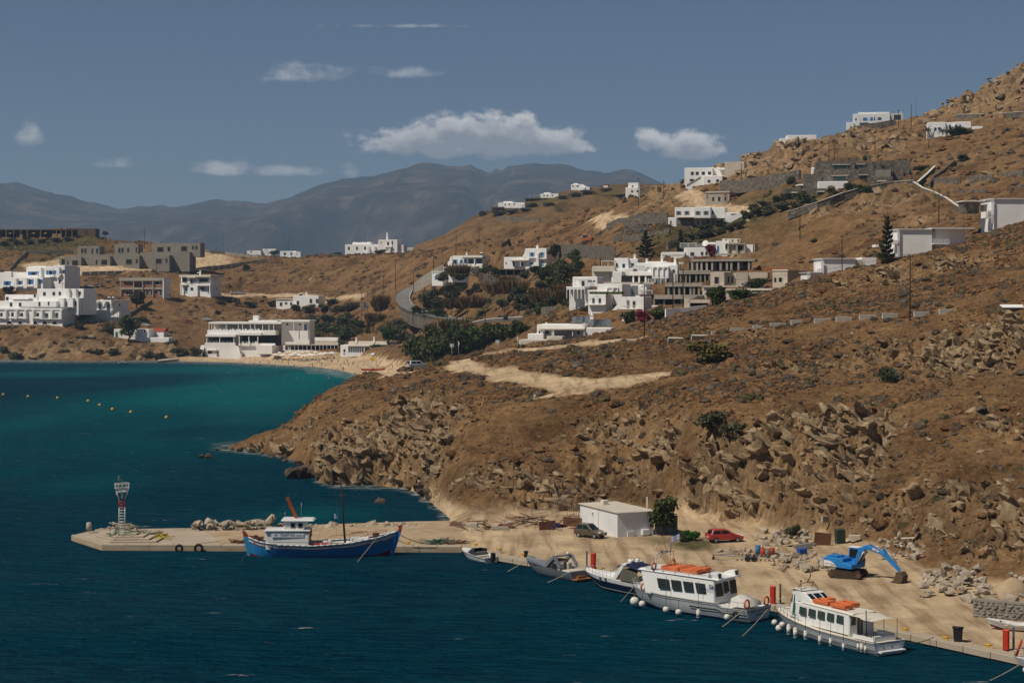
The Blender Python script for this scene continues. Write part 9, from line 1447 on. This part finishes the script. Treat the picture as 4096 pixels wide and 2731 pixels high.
# sea rocks, buoys
r3 = random.Random(91); pts = [(*Wz(u, v)[:2], -.1) for u, v in ((1080,1738),(1050,1728),(950,1792),(980,1785),(905,1795),(870,1802),(835,1830),(808,1830),(930,1800),(1010,1802),(1040,1815),(1090,1830),(1120,1738),(1000,1790),(960,1805),(1140,1845),(1200,1860),(1260,1880))]; rubble('dark sea worn rock awash off the headland point', 'rocks awash off the point', pts, .6, 1.2, 92, ROCKW, name='sea_rock')
rubble('long flat brown rock in the water beside the cliff foot', 'flat rocks at the cliff foot', [(*Wz(1215,1908)[:2],-.2),(*Wz(1250,1900)[:2],-.1),(*Wz(1190,1912)[:2],-.3)], 1.8, 2.6, 93, ROCKW); rubble('single dark rock rising from the cove', None, [(*Wz(1518,2010)[:2],-.3)], 1.7, 1.8, 94, ROCKW)
for i, (x, y) in enumerate(((30,290),(252,307),(516,320),(790,348),(895,384),(1008,422),(1173,448),(1492,495))):
 o = MB().sphere((0,0,.1),.45,10,6).B('buoy', YEL); o.location = Wz(x/2.24, 1450+y/2.24); tag(o, 'yellow swimming buoy in the bay, number {} from the left edge'.format(i+1), 'buoy', 'yellow swimming buoys')
# ================================================================== beach life
def skin_body(V, E, RAD):
 me = bpy.data.meshes.new('body'); me.from_pydata(V, E, []); o = bpy.data.objects.new('body', me); COL.objects.link(o); md = o.modifiers.new('s', 'SKIN')
 for i, r_ in enumerate(RAD): me.skin_vertices[0].data[i].radius = (r_, r_*.85)
 me.skin_vertices[0].data[0].use_root = True; o.modifiers.new('d', 'SUBSURF').levels = 1; dg = bpy.context.evaluated_depsgraph_get(); dg.update(); out = bpy.data.meshes.new_from_object(o.evaluated_get(dg)); bpy.data.objects.remove(o); return out
EDG = [(0,1),(1,2),(2,3),(3,4),(0,5),(5,6),(6,7),(7,8),(0,9),(9,10),(10,11),(11,12),(2,13),(13,14),(14,15),(2,16),(16,17),(17,18)]; RAD = [.15,.13,.15,.06,.10,.09,.075,.05,.04,.09,.075,.05,.04,.065,.045,.035,.065,.045,.035]
def pose(k):
 st = [(0,0,.92),(0,0,1.12),(0,0,1.38),(0,0,1.52),(0,.02,1.66),(-.1,0,.86),(-.11,.0,.48),(-.11,.02,.08),(-.12,-.12,.03),(.1,0,.86),(.11,0,.48),(.11,.02,.08),(.12,-.12,.03),(-.2,0,1.38),(-.27,.03,1.1),(-.27,-.05,.86),(.2,0,1.38),(.27,.03,1.1),(.27,-.05,.86)]
 if k == 'walk': st[6:9] = [(-.1,-.18,.5),(-.1,-.2,.1),(-.1,-.34,.06)]; st[10:13] = [(.1,.12,.48),(.1,.3,.12),(.1,.2,.04)]; st[14] = (-.26,.15,1.12); st[15] = (-.24,.05,.9); st[17] = (.26,-.12,1.12); st[18] = (.24,-.28,.95)
 if k == 'sit': st = [(x,y,z-.78) for x,y,z in st]; st[6:9] = [(-.14,-.4,.35),(-.16,-.62,.06),(-.16,-.74,.04)]; st[10:13] = [(.14,-.4,.35),(.16,-.62,.06),(.16,-.74,.04)]; st[5] = (-.1,-.05,.12); st[9] = (.1,-.05,.12); st[14:16] = [(-.3,-.15,.35),(-.2,-.4,.35)]; st[17:19] = [(.3,-.15,.35),(.2,-.4,.35)]
 if k == 'lie': st = [(x,-(z-.9),.16+y*.3) for x,y,z in st]
 return st
SKIN = mk('tanned_skin', (.34,.17,.10), .6, .1, 3); HAIR = mk('dark_hair', (.03,.018,.012), .7); CLO = [mk('cloth_%d' % i, c, .9, .1, 3) for i, c in enumerate(((.02,.02,.025),(.30,.03,.03),(.03,.10,.28),(.55,.55,.52),(.5,.16,.03),(.05,.2,.18),(.18,.26,.38)))]
PM = {}
def person(label, p, k='stand', c=0, rz=0., shirt=False, group='people on the beach', z=0.):
 key = (k, c, shirt)
 if key not in PM:
  base = PM.setdefault(k, skin_body(pose(k), EDG, RAD)); me = base.copy(); [me.materials.append(m_) for m_ in (SKIN, HAIR, CLO[c], CLO[0])]
  for f in me.polygons:
   q = f.center; t = (q.z if k in ('stand','walk') else q.z+.78 if k == 'sit' else .9-q.y); f.material_index = 1 if t > 1.66 else 2 if (.78 < t < 1.0 or (shirt and .98 < t < 1.46 and k != 'lie')) else 3 if (shirt and .5 < t < .8) else 0; f.use_smooth = True
  PM[key] = me
 o = obj('person', PM[key]); o.location = (p[0], p[1], p[2]+z); o.rotation_euler = (0, 0, rz); return tag(o, label, 'person', group)
def bch(zx, zy): u, v = zpt(2, zx, zy); p = hit(u, v, 560, 1000, .5) if True else None; return Vector((p.x, p.y, max(gz(p.x, p.y), -.9)))
cn = ('black','red','blue','white','orange','green','light blue'); r4 = random.Random(12)
for i, (x, y, k) in enumerate(((565,1200,'stand'),(628,1198,'walk'),(720,1205,'walk'),(790,1192,'stand'),(860,1188,'walk'),(924,1205,'stand'),(985,1230,'walk'),(1176,1228,'stand'),(1183,1270,'walk'),(1250,1190,'walk'),(1272,1205,'stand'),(1440,1265,'stand'),(1470,1232,'walk'),(1492,1262,'stand'),(1500,1262,'stand'),(1507,1205,'walk'),(1541,1182,'stand'),(1552,1225,'walk'),(1602,1205,'stand'),(1651,1225,'sit'),(1755,1215,'stand'),(1858,1235,'stand'),(1880,1192,'walk'),(1928,1155,'stand'),(1940,1155,'stand'),(1975,1232,'sit'),(2008,1235,'stand'),(2040,1205,'walk'),(2048,1228,'stand'),(2086,1195,'stand'),(1850,1340,'stand'),(1900,1338,'walk'),(1710,1130,'stand'),(1250,1278,'stand'),(1292,1275,'stand'),(1345,1470,'stand'),(1336,1440,'stand'),(500,1130,'stand'),(448,1120,'walk'),(1372,1175,'stand'),(1226,1190,'stand'),(700,1145,'stand'),(685,1145,'walk'),(568,1160,'walk'))):
 c = r4.randrange(7); person('{} person in {} swimwear, beach visitor {} from the restaurant'.format({'stand':'standing','walk':'walking','sit':'sitting'}[k], cn[c], i+1), bch(x, y), k, c, r4.uniform(0, 6.3), r4.random() < .3)
for i in range(34): x = r4.uniform(700, 1480); y = r4.uniform(1128, 1168)+(x > 1200)*r4.uniform(0, 24); k = r4.choice(['sit','lie','lie','stand','sit']); person('sunbather {} near the cream parasols'.format({'sit':'sitting','lie':'lying','stand':'standing'}[k]), bch(x, y), k, r4.randrange(7), r4.uniform(0, 6.3), False, 'sunbathers by the parasols', .12)
for i, (x, y) in enumerate(((500,1228),(556,1236),(632,1286),(805,1298),(890,1310),(905,1308),(1012,1338),(1157,1300),(305,1282),(543,1290),(228,1488),(1395,1410),(1320,2050))[:12]):
 u, v = zpt(2, x, y); p = Wz(u, v); person('swimmer head and shoulders in the bay, number {} from the restaurant side'.format(i+1), (p.x, p.y, -1.25), 'stand', i % 7, r4.uniform(0,6), False, 'swimmers in the bay')
person('walker in a light blue shirt and dark shorts on the near slope', yard(2606, 1354), 'walk', 6, R(150), True, None)
PAR = [(700,1080),(745,1072),(790,1095),(830,1078),(870,1098),(905,1075),(945,1070),(960,1098),(1000,1085),(1040,1100),(1075,1078),(1100,1108),(1130,1070),(1150,1095),(1185,1100),(1210,1072),(1265,1090),(1310,1082),(1380,1080),(800,1062),(860,1060),(1035,1068)]
par0 = None; WIN = ['end by the restaurant']
for i, (x, y) in enumerate(PAR):
 u, v = zpt(2, x, y+52); p = hit(u, v, 600, 1000); 
 if par0 is None:
  e = par0 = empty('parasol', p); MB().cyl((0,0,2.25),(0,0,3.0),2.1,.06,8,True,False).B('canopy', mk('pale_canopy', (.74,.71,.65), .9, .05, 1), e); MB().cyl((0,0,-.3),(0,0,3.1),.05,None,6).B('pole', WOODL, e); MB().box(-.3,.3,-.3,.3,-.1,.08).B('base', CONCL, e)
 else: e = copy_tree(par0)
 e.location = (p.x, p.y, gz(p.x, p.y)); e.rotation_euler = (0, 0, r4.uniform(0, 1)); tag(e, 'cream beach parasol in the double row on the sand, number {} from the restaurant end'.format(i+1), 'parasol', 'cream beach parasols')
 for s in (-1.0, 1.0):
  if i == 0 and s < 0:
   b0 = e2 = empty('sunbed', (0,0,0)); MB().box(-.32,.32,-.9,.5,.28,.36).hexa([(-.32,.5,.28),(.32,.5,.28),(.32,1.0,.7),(-.32,1.0,.7)],[(-.32,.5,.36),(.32,.5,.36),(.32,1.0,.78),(-.32,1.0,.78)]).B('cushion', GREYP, e2); MB().box(-.3,-.25,-.85,-.8,0,.28).box(.25,.3,-.85,-.8,0,.28).box(-.3,-.25,.4,.45,0,.28).box(.25,.3,.4,.45,0,.28).B('legs', WOODL, e2)['kind'] = 'stuff'
  else: e2 = copy_tree(b0)
  e2.location = (p.x+s, p.y-1.2, gz(p.x+s, p.y-1.2)); e2.rotation_euler = (0, 0, r4.uniform(-.2,.2)); tag(e2, 'dark grey sunbed under the beach parasols', 'sunbed', 'sunbeds under the parasols')
p = bch(1812, 1238); e = empty('lifeguard_tower', p, R(-15), 'white lifeguard tower with a yellow board and pale roof on the sand', 'tower')
for x in (-1, 1):
 for y in (-1, 1): MB().cyl((x*1.1,y*1.1,-.4),(x*.85,y*.85,5.2),.09,None,6).B('leg', FRAMEW, e)
MB().box(-1,1,-1,1,3.0,3.12).B('platform', FRAMEW, e); MB().box(-1.0,1.0,-1.05,-.98,3.1,4.3).B('board', YEL, e); MB().cyl((0,0,5.2),(0,0,6.0),1.7,.5,4).B('roof', FRAMEW, e); MB().tube([(-1.1,-1.1,0),(1,-1,3)],.05,5).tube([(1.1,-1.1,0),(-1,-1,3)],.05,5).B('brace', FRAMEW, e)
p = bch(1810, 1262); e = empty('rescue_boat', p, R(8), 'red rescue catamaran pulled up on the sand beside the lifeguard tower', 'boat'); h = Hull(9.0, .9, ([0,.5,.85,1],[.75,.6,.75,1.1]), ([0,.6,1],[.15,0,.3]), ([0,.4,.8,1],[.5,1,.6,.05]), .5)
for i, y in enumerate((-.9, .9)):
 a_ = h.band(0,1).B('float', REDP, e); a_.location = (0,y,0); b_ = h.deck(1.).B('float_deck', REDP, e); b_.location = (0,y,0)
MB().box(-1.6,-1.3,-1.2,1.2,.6,.75).box(1.0,1.3,-1.2,1.2,.6,.75).box(-.5,.3,-.6,.6,.6,1.0).B('thwart', REDP, e)
p = bch(1965, 1205); o = MB().sphere((0,0,0),1.7,12,8,(1,1,.8)).B('beach_tent', FLAGB); o.location = p; tag(o, 'small blue dome tent on the sand', 'tent')
u, v = zpt(1, 1278, 1508); p = Wz(u, v); e = empty('inflatable_boat', p, R(5), 'dark inflatable boat with three people off the left shore', 'boat'); MB().tube([(-2.4,-.9,.3),(1.6,-.9,.3),(2.7,0,.5),(1.6,.9,.3),(-2.4,.9,.3)],.28,8).B('tube', mk('dark_hypalon', (.04,.05,.07), .6), e); MB().box(-2.4,1.6,-.8,.8,.05,.15).B('floor', GREYP, e); MB().box(-2.8,-2.4,-.2,.2,.1,1.0).B('outboard_motor', BLACK, e)
for i, x in enumerate((-1.6, -.6, 1.0)): person(('person at the stern of the inflatable boat','person amidships in the inflatable boat','person at the bow of the inflatable boat')[i], (p.x+x, p.y, .25), 'sit', (3,2,3)[i], R(90), True, 'people in the inflatable boat')
P = [Wz(u, v) for u, v in ((632,1452),(760,1438),(800,1434),(900,1436),(900,1432),(760,1432),(632,1446))]; o = MB().prism_z([(p.x, p.y) for p in P], -1, .9).B('jetty', CONCL); tag(o, 'low concrete jetty at the foot of the restaurant stair', 'jetty')
# ================================================================== air
def haze():
 m = bpy.data.materials.new('sea_haze'); m.use_nodes = True; nt = m.node_tree
 for n in list(nt.nodes): nt.nodes.remove(n)
 v = nt.nodes.new('ShaderNodeVolumePrincipled'); v.inputs['Color'].default_value = (.50, .72, 1., 1); v.inputs['Density'].default_value = 9e-5; v.inputs['Anisotropy'].default_value = .1
 o = nt.nodes.new('ShaderNodeOutputMaterial'); nt.links.new(v.outputs[0], o.inputs['Volume'])
 h = MB().box(-5400, 5400, -300, 11000, -26, 860).B('haze', m); tag(h, 'thin pale summer haze over the bay', kind='stuff')
haze()
